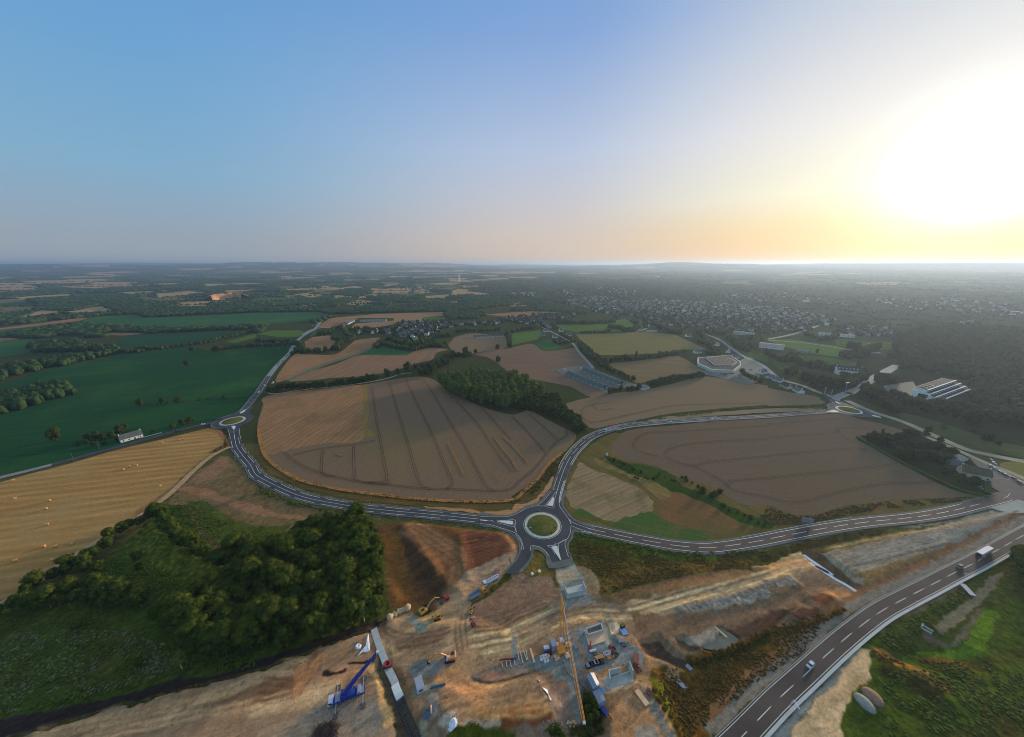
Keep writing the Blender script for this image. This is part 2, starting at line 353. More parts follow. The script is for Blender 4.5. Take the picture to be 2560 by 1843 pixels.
raise_("C2 1180,1050 1260,1100 1400,1350 1500,1570 1560,1900 2268,1900 1700,1500 2268,1150 2268,980 1700,1200 1400,1050 1300,960", -1.5, 9)
def height(x, y):
    x = np.atleast_1d(np.asarray(x, float)); y = np.atleast_1d(np.asarray(y, float)); h = np.zeros(x.shape)
    near = (x > -420) & (x < 440) & (y > 70) & (y < 302)
    if near.any():
        xn, yn = x[near], y[near]; wx = xn+(fbm(xn/6, yn/6, 21)-.5)*3.5; wy = yn+(fbm(xn/6, yn/6, 22)-.5)*3.5; hn = np.zeros(xn.shape)
        for P, hh, w in RG:
            b = (xn > P[:, 0].min()-w-3) & (xn < P[:, 0].max()+w+3) & (yn > P[:, 1].min()-w-3) & (yn < P[:, 1].max()+w+3)
            if b.any(): hn[b] += hh*.62*(1-sstep(0, w, sdist(wx[b], wy[b], P)))
        k = np.ones(xn.shape)
        for nme, w in (('west', 8), ('north', 8), ('east', 8), ('south_east', 10)):
            P = RC[nme]; P = P[(P[:, 1] < 330)]
            if len(P) > 2: k = np.minimum(k, sstep(w, w+6, ldist(xn, yn, P[::3])))
        k = np.minimum(k, sstep(24, 30, np.hypot(xn-C_RA[0], yn-C_RA[1])))
        h[near] = hn*k
    r = np.hypot(x, y); far = r > 3300
    if far.any():
        xf, yf = x[far], y[far]; a = sstep(3300, 12000, r[far])
        h[far] = a*(110*fbm(xf/5200, yf/5200, 5, 3)-25+40*(fbm(xf/1500, yf/1500, 8, 3)-.5))+sstep(8000, 15000, r[far])*430*np.clip(fbm(xf/5500, yf/5500, 15, 4)-.34, 0, 1)
    return h
def hz(x, y): return float(height(x, y)[0])
def on(t, a, b):
    """ground point seen at that spot, on the relief"""
    z = 0.0
    for _ in range(6): p = at(t, a, b, z); z = .5*z+.5*hz(p[0], p[1])
    return Vector((p[0], p[1], hz(p[0], p[1])))
Z = height(X, Y); Z -= 0.04
C = np.zeros((len(X), 3)); C[:] = np.where((Y < 330)[:, None], np.array([A(74, 74, 48)]), np.array([A(54, 60, 40)])); VEG = np.full(len(X), .55); RGH = np.zeros(len(X)); UNT = np.ones(len(X), bool)
def zone(s, col, soft=1.2, veg=0.0, op=1.0, rgh=0.08, z=0.0, P=None):
    P = G(s, z) if P is None else P; soft *= .55
    b = NEAR & (X > P[:, 0].min()-soft-4) & (X < P[:, 0].max()+soft+4) & (Y > P[:, 1].min()-soft-4) & (Y < P[:, 1].max()+soft+4)
    if not b.any(): return
    k = (1-sstep(-soft/2, soft/2, sdist(WX[b], WY[b], P)))*op
    c = np.array(A(*col)); UNT[np.flatnonzero(b)[k > .02]] = False; C[b] = C[b]*(1-k[:, None])+c*k[:, None]; VEG[b] = VEG[b]*(1-k)+veg*k; RGH[b] = RGH[b]*(1-k)+rgh*k
def streak(s, w, col, op=.7, veg=None, wob=.6, rep=1, gap=2.2, z=0.0):
    """wheel tracks and scrapes: soft strokes along a line"""
    P0 = smooth(G(s, z), 4)
    for q in range(rep):
        P = offset(P0, (q-(rep-1)/2)*gap)
        b = NEAR & (X > P[:, 0].min()-w*2) & (X < P[:, 0].max()+w*2) & (Y > P[:, 1].min()-w*2) & (Y < P[:, 1].max()+w*2)
        if not b.any(): continue
        x = X[b]+(WX[b]-X[b])*wob*.5; y = Y[b]+(WY[b]-Y[b])*wob*.5
        k = np.exp(-(ldist(x, y, P)/w)**2)*op*(.45+.9*fbm(X[b]/5, Y[b]/5, 31))
        k = np.clip(k, 0, 1); c = np.array(A(*col)); C[b] = C[b]*(1-k[:, None])+c*k[:, None]
        if veg is not None: VEG[b] = VEG[b]*(1-k)+veg*k
TAN = (150, 124, 98); SAND = (176, 146, 112); ORG = (178, 122, 80); GRY = (118, 112, 104); BLU = (98, 108, 118); BRN = (96, 70, 54); DRK = (62, 48, 42)
# --- rough ground, verges and the wet meadow under the wood
zone("B0 1560,840 1990,540 2080,600 2268,830 B1 0,880 300,980 800,1090 900,1100 560,1300 0,1300 B0 1700,1600 1500,1000", (98, 84, 64), 4, .35)
zone("B0 1700,760 1990,560 2050,640 1900,760 1750,820", (118, 94, 76), 4, .1)
zone("B0 1560,860 1680,835 1820,850 2000,930 2268,1000 B1 200,1080 560,1120 500,1150 100,1100 B0 2200,1070 1900,960 1700,900", (126, 96, 76), 3, .05)
zone("B0 1650,970 1800,960 2100,1150 2268,1200 B1 300,1180 200,1330 0,1350 B0 2000,1380 1750,1180", (62, 74, 36), 5, .9)
streak("B0 1640,1000 1700,1180 1850,1330 2000,1420", 2, (104, 82, 60), .8, 0)
zone("C0 -600,500 200,330 600,230 900,30 B0 1200,1250 1500,1000 1650,1000 1750,1250 1900,1400 2268,1300 B1 900,1100 1080,1250 C1 1170,430 1000,560 700,670 300,820 0,930 C0 2000,1000 1400,1130 700,1330 0,1480 -600,1640", (56, 70, 34), 3, 1.0, rgh=.7)
zone("C0 -300,760 0,660 400,560 620,600 560,900 300,1200 0,1260 -300,1300", (74, 84, 52), 14, 1.0, .8, rgh=.8)
zone("C0 700,700 1150,640 1600,820 1500,1000 1000,1130 500,1150", (70, 72, 42), 14, .9, .7, rgh=.8)
zone("C0 850,0 1200,-30 1500,100 1700,330 1400,300 1000,250", (50, 70, 28), 8, 1, .9, rgh=.6)
# --- black stripped soil between meadow and platform
zone("C0 -500,1560 0,1400 600,1280 1200,1160 1500,1050 1900,1010 2268,890 C1 0,870 400,740 700,640 1050,520 1130,545 1030,640 960,630 700,725 400,835 0,985 C0 2000,1060 1400,1205 700,1395 0,1590 -500,1740", (46, 40, 42), 1.5, .1, rgh=.6, z=1)
# --- left fill platform
pl = "C0 -500,1760 0,1590 700,1395 1400,1205 2000,1060 2268,975 C1 0,990 400,840 700,730 960,635 1020,650 1060,760 1060,900 1130,1150 1210,1400 1230,1600 1240,2000 C0 -500,2600"
zone(pl, (138, 113, 92), 1.0, 0, z=3)
zone("C0 900,1330 1700,1180 2268,1020 C1 200,930 600,810 500,1000 300,1180 0,1200 C0 1700,1350 1100,1450", (136, 116, 100), 5, 0, .8, z=3)
zone("C1 180,870 450,830 560,760 520,900 480,1050 330,1190 260,1150 400,1000 330,900", (154, 118, 92), 4, 0, .6, z=3)
zone("C1 560,1000 640,930 760,920 1000,880 1020,960 900,1050 700,1080 560,1120", (164, 122, 92), 4, 0, .6, z=3)
zone("C1 500,1300 800,1200 1060,1180 1130,1330 1150,1500 900,1600 300,1600 300,1400", (124, 118, 112), 9, 0, .85, z=3)
zone("C1 0,1420 350,1380 700,1430 1000,1560 600,1660 0,1660", (148, 128, 110), 6, 0, .8, z=3)
for s, w, c in (("C0 0,1640 700,1530 1400,1330 2268,1140", 2, (112, 90, 72)), ("C0 900,1500 1500,1400 2268,1220 C1 120,1180", 1.4, (104, 80, 62)), ("C0 1600,1250 2000,1180 C1 0,1110 300,1080 420,980 530,830", 1.6, (106, 78, 58)),
                ("C0 700,1580 1500,1400 2268,1250 C1 300,1160 700,1090", 1.2, (186, 152, 120)), ("C1 0,1290 400,1230 700,1150", 2.2, (184, 156, 124)), ("C0 300,1540 1100,1380 1900,1180 C1 100,1010 420,900", 1.6, (178, 146, 112)),
                ("C1 0,1200 320,1140 520,950 560,810", 1.0, (92, 66, 50)), ("C1 60,1060 330,1080 360,1190", 1.0, (96, 70, 54)), ("C1 360,930 400,1050 340,1190", 1.6, (170, 122, 88)), ("C1 480,1000 520,900 600,830", 1.2, (170, 124, 90))):
    streak(s, w, c, .8, rep=2, gap=2.4, z=3)
zone("C1 600,960 640,940 700,990 790,950 800,990 700,1010 600,1000", (44, 36, 34), 1.2, z=3); zone("C1 800,890 950,870 1040,850 1030,900 900,910 820,925", (40, 38, 38), 1.2, z=3)
zone("C1 1000,930 1040,930 1150,1150 1230,1430 1150,1480 1080,1200", (204, 150, 104), 1.5, 0, .8, z=2)  # bank facing the sun: its sunlit brightness is painted into the soil colour
# --- trench and site right of it
zone("C1 1010,600 1150,540 1190,740 1260,900 1400,1200 1480,1570 1500,1900 1250,1900 1240,1400 1150,1150 1060,900", (84, 72, 62), 2, 0)
zone("C1 1150,545 1200,480 1380,430 1500,520 1640,400 1700,260 1850,160 2268,-60 C2 0,-60 330,-30 380,200 560,300 900,380 2268,60 C3 300,-50 500,100 900,330 700,450 600,560 C3 480,570 0,640 C2 1600,800 1250,1000 1180,1050 1450,1570 1500,2000 C1 1490,2000 1480,1570 1400,1200 1260,920 1190,740", (116, 97, 82), 2.5, 0, z=2)
zone("B1 1080,1180 1300,1160 1900,1220 2268,1250 B2 0,1270 60,1330 70,1420 C2 -80,60 C1 2000,130 1850,200 1700,330 1600,430 1400,440 1200,420 1150,0 B1 1120,1400", (92, 66, 46), 2, .08)
zone("B1 1270,1200 1330,1200 1440,1400 1600,1530 C1 1670,150 1690,260 1600,320 1480,250 1350,60 B1 1290,1380", (70, 54, 44), 6, 0, .85)
zone("B1 1100,1260 1250,1230 1330,1440 C1 1350,150 1420,300 1250,380 1190,100", (108, 78, 42), 5, .1, .8)
streak("B1 1330,1200 1480,1400 1600,1520 C1 1640,130", 1.5, (152, 100, 66), .8, rep=2)
streak("B1 1340,1200 1560,1330 1800,1500 C1 1830,100 1800,240", 1.8, (128, 98, 76), .7, rep=4, gap=4)
zone("B1 1820,1260 2050,1240 2210,1310 2250,1370 2180,1460 1950,1570 1850,1600 C1 1860,150 1880,20", (84, 56, 46), 2.5, 0)
for i in range(9): streak("B1 %d,%d %d,%d %d,%d" % (1830+i*6, 1290+i*33, 2000, 1255+i*30, 2200-i*14, 1320+i*28), .8, (108, 74, 60), .5)
streak("B1 2200,1240 2268,1300 B2 30,1420 C1 2230,60 2100,100 1900,190 1830,260", 3, (158, 120, 88), .8)
zone("C1 1800,170 1950,80 2268,-60 C2 60,-100 110,-40 -20,80 C1 2150,170 2000,290 1900,400 1900,470 1800,500 1790,300", (126, 112, 102), 3, 0)
streak("C1 1840,250 1790,400 1800,700 1820,830", 3.2, (160, 132, 104), .9, rep=2, gap=5)
streak("C1 1730,420 1640,380 1790,280 1990,170 2200,60", 2.2, (148, 122, 98), .8, rep=2, gap=4)
zone("C1 1880,430 2000,360 2268,170 C2 0,30 -40,-40 C1 2268,100 2150,190 2000,310", (58, 62, 34), 2, .9, rgh=.4)
zone("C1 1900,520 1960,420 2268,200 C2 60,150 330,240 420,330 400,480 0,600 C1 2268,640 2000,720 1910,640", (116, 94, 82), 3, .12)
zone("C1 2050,620 2268,560 C2 0,540 330,420 400,470 100,590 C1 2268,640", (88, 68, 58), 2.5, .05, .8)
zone("D6 1000,1250 1150,1220 1280,1260 1450,1430 1500,1560 1480,1700 1000,1720 850,1640 950,1500", (96, 84, 46), 2, .7, rgh=.3)
# haul road
hr = "C1 1700,900 1900,790 2268,720 C2 0,690 150,620 420,500 700,440 1000,450 1300,370 1700,260 2268,100 C3 100,40 400,-20"
streak(hr, 6.5, (166, 144, 116), 1.3, 0); streak(hr, .8, (118, 96, 78), 1.0, rep=4, gap=3.2); streak(hr, .7, (204, 176, 138), .9, rep=3, gap=4.5)
streak('C1 1820,480 1810,640 1830,830 1900,900', 4.2, (158, 130, 102), 1.2, 0); streak('C1 1820,480 1810,640 1830,830', .7, (118, 98, 82), 1.0, rep=3, gap=2.6)
streak('C1 1130,760 1230,880 1500,940 1700,930 1880,880', 3.5, (150, 126, 100), 1.0, 0); streak('C1 1700,960 1850,1040 2000,1160 2268,1150', 3.0, (168, 134, 100), 1.0, 0); streak('C1 1200,620 1400,600 1560,560 1760,500', 2.5, (152, 128, 102), 1.0, 0, rep=2, gap=5)
streak('C2 880,1230 900,1400 960,1570 1000,1700', 2.2, (196, 146, 100), 1.0, 0); streak('C2 1000,1400 1150,1560', 2, (184, 140, 100), 1.0, 0)
for ss in ('C1 1160,640 1300,700 1500,690 1720,640', 'C1 1250,780 1450,760 1650,700', 'C1 1900,560 2100,520 2268,470 C2 100,400', 'C1 1950,640 2150,600 C2 50,500 300,400', 'C1 1330,1080 1500,1060 1700,1000'): streak(ss, .7, (98, 80, 66), .9, rep=2, gap=2.3)
streak("C2 60,660 300,590 430,480 700,400 900,400 1000,440", 2.2, (104, 92, 82), .8, rep=2, gap=3)
zone("C2 980,390 1400,290 2000,150 2268,90 2268,60 1800,110 1200,200 800,330 700,390", (104, 80, 62), 3, .2, .85)
zone("C2 1050,330 1500,190 2100,100 2140,180 1700,240 1300,310", (132, 100, 72), 5, .1, .7)
zone("C2 1450,450 1560,410 1900,330 2268,220 C3 0,215 210,160 260,200 200,240 0,250 C2 2268,340 1900,440 1600,495", (124, 124, 122), 1.2, 0, rgh=.5)
for i in range(16): streak("C2 %d,%d %d,%d" % (1530+i*52, 420-i*14, 1570+i*52, 480-i*13), 1.1, (88, 92, 98), .7)
zone("C2 1060,470 1500,490 1900,440 2268,340 C3 0,250 300,230 640,330 500,600 0,640 C2 2268,640 1980,680 1800,580 1500,660 1200,700 1100,620", (112, 92, 76), 3, .06)
zone("C2 1350,520 1900,470 2268,420 C3 100,380 200,450 C2 2100,500 1800,560 1400,620", (128, 100, 80), 5, 0, .7); zone("C2 1900,620 2268,480 C3 0,440 250,430 150,520 C2 2268,640 2000,700", (70, 52, 44), 4, 0, .9)
zone("C3 190,500 300,440 420,450 490,490 430,570 300,585", (92, 62, 50), 2); zone("C3 380,350 500,320 630,390 620,440 450,430", (98, 66, 48), 2)
streak("C3 0,60 300,20 600,60", 4, (190, 140, 98), .8); streak("C3 560,290 700,310 900,330", 3, (180, 128, 84), .8); zone("C3 600,330 850,310 800,390 700,450 640,420", (130, 116, 100), 4, .1, .8)
zone("B3 300,1400 420,1380 560,1440 720,1600 C3 850,210 830,290 600,150 400,20 B3 300,1440", (88, 72, 58), 1.2, .1)  # bank of the cut facing away from the sun, shade painted as darker soil
# stoned strip
zone("B3 480,1440 1050,1320 1250,1250 1800,1100 2268,1020 2500,1000 2500,1200 2268,1190 1700,1420 C3 1340,50 850,240 760,180 B3 640,1560", (134, 124, 112), 2, .05)
zone("B3 640,1470 1400,1280 2000,1140 2268,1080 2268,1160 1700,1320 1300,1420 800,1540", (134, 132, 130), 2, 0)
for i in range(5): streak("B3 %d,%d 1300,%d 2268,%d" % (560+i*30, 1440+i*22, 1270+i*28, 1080+i*22), .8, (112, 104, 96), .7)
streak("B3 700,1570 1100,1480 1500,1380 2000,1260", 1.0, (84, 84, 86), .8); streak("B3 520,1390 900,1310 1300,1230", 1.4, (168, 140, 106), .8)
zone("B3 760,1640 1500,1400 1750,1330 1850,1350 1450,1500 C3 1350,70 1100,150 850,250 850,180", (118, 98, 70), 2.5, .3)
streak("C3 860,260 1200,120 1400,40", 3, (164, 118, 78), .8); zone("B3 1550,1250 1900,1200 2050,1180 1960,1290 1700,1370 1600,1340", (118, 122, 118), 3, .05, .8)
zone("B3 1700,1040 2100,960 2268,900 2500,900 2500,1080 2268,1090 1800,1110 1300,1200 1100,1190", (128, 126, 118), 4, .1)
# --- grass slope south of the east road
zone("B2 520,1230 700,1240 1000,1310 1400,1400 1700,1440 2268,1400 B3 400,1290 1000,1190 1060,1230 700,1320 300,1400 B2 2268,1530 2130,1560 2120,1600 C2 2000,80 1400,170 1000,280 860,330 790,300 780,180 700,80 580,40 B2 580,1530 500,1400", (64, 62, 34), 2, .8, rgh=.5)
zone("B2 530,1270 640,1260 1000,1330 1450,1440 1900,1450 1800,1500 1300,1480 1000,1420 600,1330", (66, 84, 32), 3, 1, .8, rgh=.3)
zone("C2 760,100 1300,60 2100,20 2100,80 1500,150 1000,250 850,320 790,300", (96, 76, 46), 3, .5, .6, rgh=.5)
zone("C2 560,50 700,80 760,180 790,320 700,380 600,330 540,200", (142, 118, 92), 3, 0)
# --- gravel working areas
zone("B2 360,1510 470,1480 520,1500 590,1600 C2 640,160 640,200 700,300 740,380 600,400 500,420 430,300 420,200 380,80", (128, 134, 136), 1.5, 0)
zone("C2 380,60 550,100 600,170 420,200 390,150", (152, 136, 116), 2, 0, .8); zone("C2 410,230 620,165 740,370 490,420", (108, 112, 114), 1.5, 0)
zone("C2 0,560 60,900 200,870 380,800 430,640 540,590 640,560 780,500 860,560 960,680 1130,770 1180,850 1100,980 940,960 600,980 560,1150 640,1400 610,1420 500,1080 380,1040 370,960 180,930 0,930", (110, 120, 128), 2, 0, z=2)
zone("C2 120,900 380,900 600,960 640,1040 760,1300 620,1350 540,1060 390,1050 370,970 200,950", (100, 108, 112), 3, 0, .85, z=2)
zone("C2 780,500 830,520 960,700 1130,790 1000,800 900,700 800,600", (92, 102, 104), 2.5, 0, .9, z=2)
zone("D8 1400,400 1640,440 1760,560 1720,680 1600,710 1500,650", (196, 172, 152), 2, 0, z=2)
zone("D8 480,560 620,560 700,640 900,540 1180,480 1280,440 1180,420 800,560", (150, 112, 76), 2, 0, .9, z=2)
zone("D8 560,660 700,760 960,1200 900,1400 780,1440 880,1240 640,800", (164, 120, 80), 1.5, 0, .8, z=2)
zone("C2 620,980 940,930 1180,1010 1290,1070 1250,1120 1100,1110 1160,1080 830,1170 740,1010", (146, 120, 92), 2, .05, z=2)
zone("C2 760,1020 1090,1080 1180,1090 850,1175 790,1120", (190, 160, 136), 1.5, 0, z=2)
zone("C2 820,1190 1080,1130 1230,1160 1280,1300 1380,1570 1400,1900 1050,1900 900,1600 850,1380", (152, 116, 86), 3, 0, z=1)
zone("C2 1170,1130 1240,1180 1330,1330 1460,1600 1350,1600 1200,1330 1120,1240", (108, 108, 104), 2, 0, .95); zone("C2 1080,1500 1200,1470 1300,1540 1330,1700 1100,1700", (136, 132, 126), 3, 0, .9)
streak("C2 1130,1130 1020,1190 1010,1270 1080,1330", 1.6, (110, 100, 88), .8); streak("C2 1240,1130 1290,1220 1420,1500", 1.3, (196, 140, 88), .8)
zone("C2 630,1180 770,1190 800,1400 740,1580 700,1700 560,1800 620,1400", (40, 36, 26), 4, .8, rgh=.8)
zone("D9 380,600 700,520 900,1300 1000,1500 600,1600 100,1600 60,1450 300,1200 400,1000", (118, 104, 96), 4, .05, z=1)
zone("D9 640,600 700,560 820,600 1000,1250 960,1300 880,1200", (106, 112, 112), 2, 0, .9, z=1); zone("D9 250,1400 500,1350 570,1600 200,1600", (44, 56, 24), 3, 1, rgh=.9)
zone("D9 760,1380 1000,1340 1400,1300 1450,1600 700,1600", (52, 50, 28), 4, .9, rgh=.9)
zone("D2 650,1060 1000,1020 1400,900 1800,760 1990,700 D9 -20,300 100,640 300,900 380,960 340,1200 0,1180 D2 1600,1380 1300,1420 950,1480 900,1400 700,1300", (142, 112, 86), 2, 0, z=4)
zone("D2 1560,1330 1990,1230 D9 300,1080 390,1080 330,1230 0,1420 D2 1800,1500 1560,1580 1540,1400", (112, 66, 42), 2.5, 0, z=1)
for i in range(5): streak("D2 %d,%d 1700,%d D9 0,%d 260,%d" % (1100+i*60, 1250+i*20, 1180+i*35, 830+i*90, 780+i*70), .9, (126, 84, 56) if i % 2 else (200, 150, 100), .6, z=3)
zone("D2 1100,640 1500,560 1990,490 1990,660 1600,740 1300,760 1150,720", (124, 112, 104), 2.5, .1, z=2); zone("D2 1250,640 1700,620 1650,700 1300,720", (150, 100, 78), 3, 0, .6, z=2)
streak("D2 1130,700 1280,760 1560,770 1990,670", .8, (52, 44, 40), .95, z=2)
zone("D2 150,560 260,470 400,440 640,440 820,480 700,640 480,700 250,720 160,650", (102, 110, 116), 2.5, 0, .9, z=2)
for i in range(4): streak("D2 %d,%d %d,%d" % (190+i*60, 560-i*30, 260+i*55, 540-i*25), 1.2, (76, 88, 98), .8, z=2)
zone("D2 180,790 450,760 700,780 700,860 470,900 380,950 200,980", (106, 112, 112), 3, 0, .9, z=2); zone("D2 520,900 640,960 600,1300 480,1300 470,1000", (134, 128, 124), 2, .05, .9, z=2)
zone("D2 620,1320 880,1280 900,1480 760,1560 560,1400", (168, 158, 150), 2, 0, .8, z=2); zone("D2 320,1230 460,1240 480,1350 330,1330", (70, 88, 108), 2, 0, z=2); zone("D2 340,1360 430,1360 440,1560 330,1560", (128, 128, 112), 2, 0, z=2)
streak("D2 640,640 850,760 1100,960 1300,1100", 2, (186, 136, 94), .9, rep=2, gap=4, z=2); streak("D2 700,620 900,700 1200,900", 1.4, (128, 96, 72), .7, z=2)
zone("D2 730,1590 900,1540 1200,1480 1520,1560 1800,1600 1800,1800 700,1800", (66, 72, 28), 3, 1, rgh=.8); zone("D2 900,1500 1500,1430 1540,1540 1200,1500 1000,1540", (158, 142, 128), 2, 0, .9)
zone("D2 150,600 340,1600 480,1800 250,1800 130,1500 30,900", (116, 96, 74), 3, .15, .7, z=1)
zone("D3 0,1220 140,1190 230,1240 200,1330 300,1340 420,1300 480,1400 420,1560 260,1640 160,1600 100,1480 0,1400", (116, 124, 122), 2.5, 0, .95, z=2); zone("D3 180,1450 420,1400 480,1560 250,1700", (108, 122, 116), 3, 0, .8, z=2); streak("D3 330,1330 440,1330 460,1420", 1.0, (190, 168, 120), .9, z=2)
zone("D3 300,1250 750,1050 980,1280 700,1480 500,1400", (154, 124, 88), 4, 0, .6, z=2)
# --- ponds and dug ground to the right
zone("C2 1510,690 1820,595 1850,650 1800,700 1640,770 1560,740", (134, 126, 118), 1.2, 0); zone("C2 1450,690 1560,740 1640,780 1800,720 1830,740 1700,830 1600,850 1480,790", (80, 70, 62), 1.5, .1)
zone("C2 1130,750 1300,700 1420,830 1600,900 1560,960 1300,880 1180,830", (66, 56, 50), 2.5, .05); zone("C2 1180,850 1350,880 1500,960 1480,1080 1400,1060 1380,960 1250,960", (126, 104, 82), 3, .1)
zone("C2 1260,980 1380,930 1380,1060 1480,1080 1500,950 1600,860 1900,750 2268,620 C3 0,600 480,570 620,470 700,460 560,640 300,830 0,1010 C2 2268,1010 2000,1250 1700,1600 1600,1900 1500,1900 1450,1560 1300,1230 1200,1060", (82, 64, 34), 2.5, .8, rgh=.7)
zone("C2 1600,880 2000,740 2268,640 C3 0,620 200,600 0,700 C2 2268,720 2000,860 1700,960", (44, 48, 26), 4, 1, .9, rgh=.8)
zone("C2 1210,1050 1330,1100 1420,1330 1420,1480 1320,1300 1250,1180", (92, 100, 34), 3, 1, .8, rgh=.5); zone("C2 1550,1450 1900,1250 2268,980 C3 0,900 300,700 500,560 420,700 100,940 C2 2268,1090 1900,1350 1650,1580", (120, 78, 36), 5, .6, .75, rgh=.6)
# --- bottom right: verge, gravel shoulder, sand and rough grass
zone("C3 700,780 900,620 1080,500 1500,300 1800,100 B3 2100,1500 2268,1430 2600,1300 C3 2700,100 2700,1900 100,1900 250,1560 600,1300 760,1000", (62, 76, 30), 2, .95, rgh=.4)
zone("C3 960,700 1100,540 1400,380 1750,180 2000,60 2268,0 2268,300 2000,420 1800,640 1600,740 1200,860 1050,800", (60, 66, 36), 4, .9, .8, rgh=.4)
zone("C3 1700,900 2268,800 2500,900 2500,1900 1700,1900 1500,1570 1900,1400 1800,1100", (72, 62, 34), 10, .7, .7, rgh=.4)
zone("C3 1830,1010 2150,880 2400,900 2400,1250 2000,1280 1850,1200", (74, 88, 34), 8, 1, .8, rgh=.2)
zone("C3 1210,860 1400,800 1700,790 1800,620 1930,440 2030,440 2040,520 1950,720 1860,850 1700,860 1400,820", (78, 102, 34), 1.5, 1, rgh=.1)
zone("C3 900,780 1000,780 1250,900 1500,1030 1680,1170 1600,1180 1250,980 1000,870", (136, 98, 52), 3, .4, .9, rgh=.6); zone("C3 1350,850 1600,850 1850,880 1700,900 1500,900", (118, 86, 46), 4, .4, .7, rgh=.5)
zone("C3 1000,900 1250,1000 1550,1180 1500,1260 1250,1150 1000,1020", (52, 44, 28), 4, .6, .8, rgh=.6)
zone("C3 1470,590 1560,500 1700,420 1860,250 2000,120 2090,90 2060,180 1960,300 1850,420 1700,540 1550,670", (104, 100, 86), 1.5, .05, rgh=.05)
zone("C3 1360,600 1480,680 1600,740 1860,450 1920,420 1880,520 1680,750 1560,770 1400,700", (92, 84, 76), 2, .1, .9)
zone("C3 780,790 900,780 930,900 930,1060 800,1130 700,1250 640,1400 650,1600 650,1900 0,1900 180,1560 420,1280 500,1180 640,1000", (176, 152, 122), 2, .03)
zone("C3 -300,1900 0,1560 330,1230 640,930 740,800 820,810 700,920 560,1120 400,1280 200,1530 0,1800", (116, 122, 126), 2.5, 0, .95)
zone("C3 900,620 980,560 1100,500 1500,320 1720,180 1740,230 1500,370 1100,560 980,640", (100, 88, 72), 2, .2)
P_ = RC['south_east']; zone("", (112, 108, 104), 1.5, .05, P=np.concatenate([offset(P_, 9.5), offset(P_, 5)[::-1]])); zone("", (116, 88, 66), 2, .1, P=np.concatenate([offset(P_, 13), offset(P_, 9.5)[::-1]]), op=.9)
for nme, w in (('west', 6.2), ('north', 6.2), ('east', 6.6)):
    P_ = RC[nme]; zone("", (90, 88, 78), 1.0, .2, P=np.concatenate([offset(P_, w), offset(P_, -w)[::-1]]))
# fine scrapes and ruts along the direction in which the machines work
bare = np.clip(1-VEG*2.5, 0, 1); ca_, sa_ = math.cos(.35), math.sin(.35); U = X*ca_+Y*sa_; Vv = -X*sa_+Y*ca_
rut = fbm(U/16+fbm(X/20, Y/20, 61)*3, Vv/1.1+fbm(X/14, Y/14, 62)*9, 63, 3); rut2 = fbm(X/1.1, Y/1.1, 64, 2); blot = fbm(X/3.5, Y/3.5, 65, 4)
kk = 1+((rut-.5)*.7+(rut2-.5)*.45+(blot-.5)*.35)*bare+((rut2-.5)*.9+(blot-.5)*.6)*(1-bare)
C[NEAR] = C[NEAR]*np.clip(kk, .5, 1.6)[NEAR][:, None]
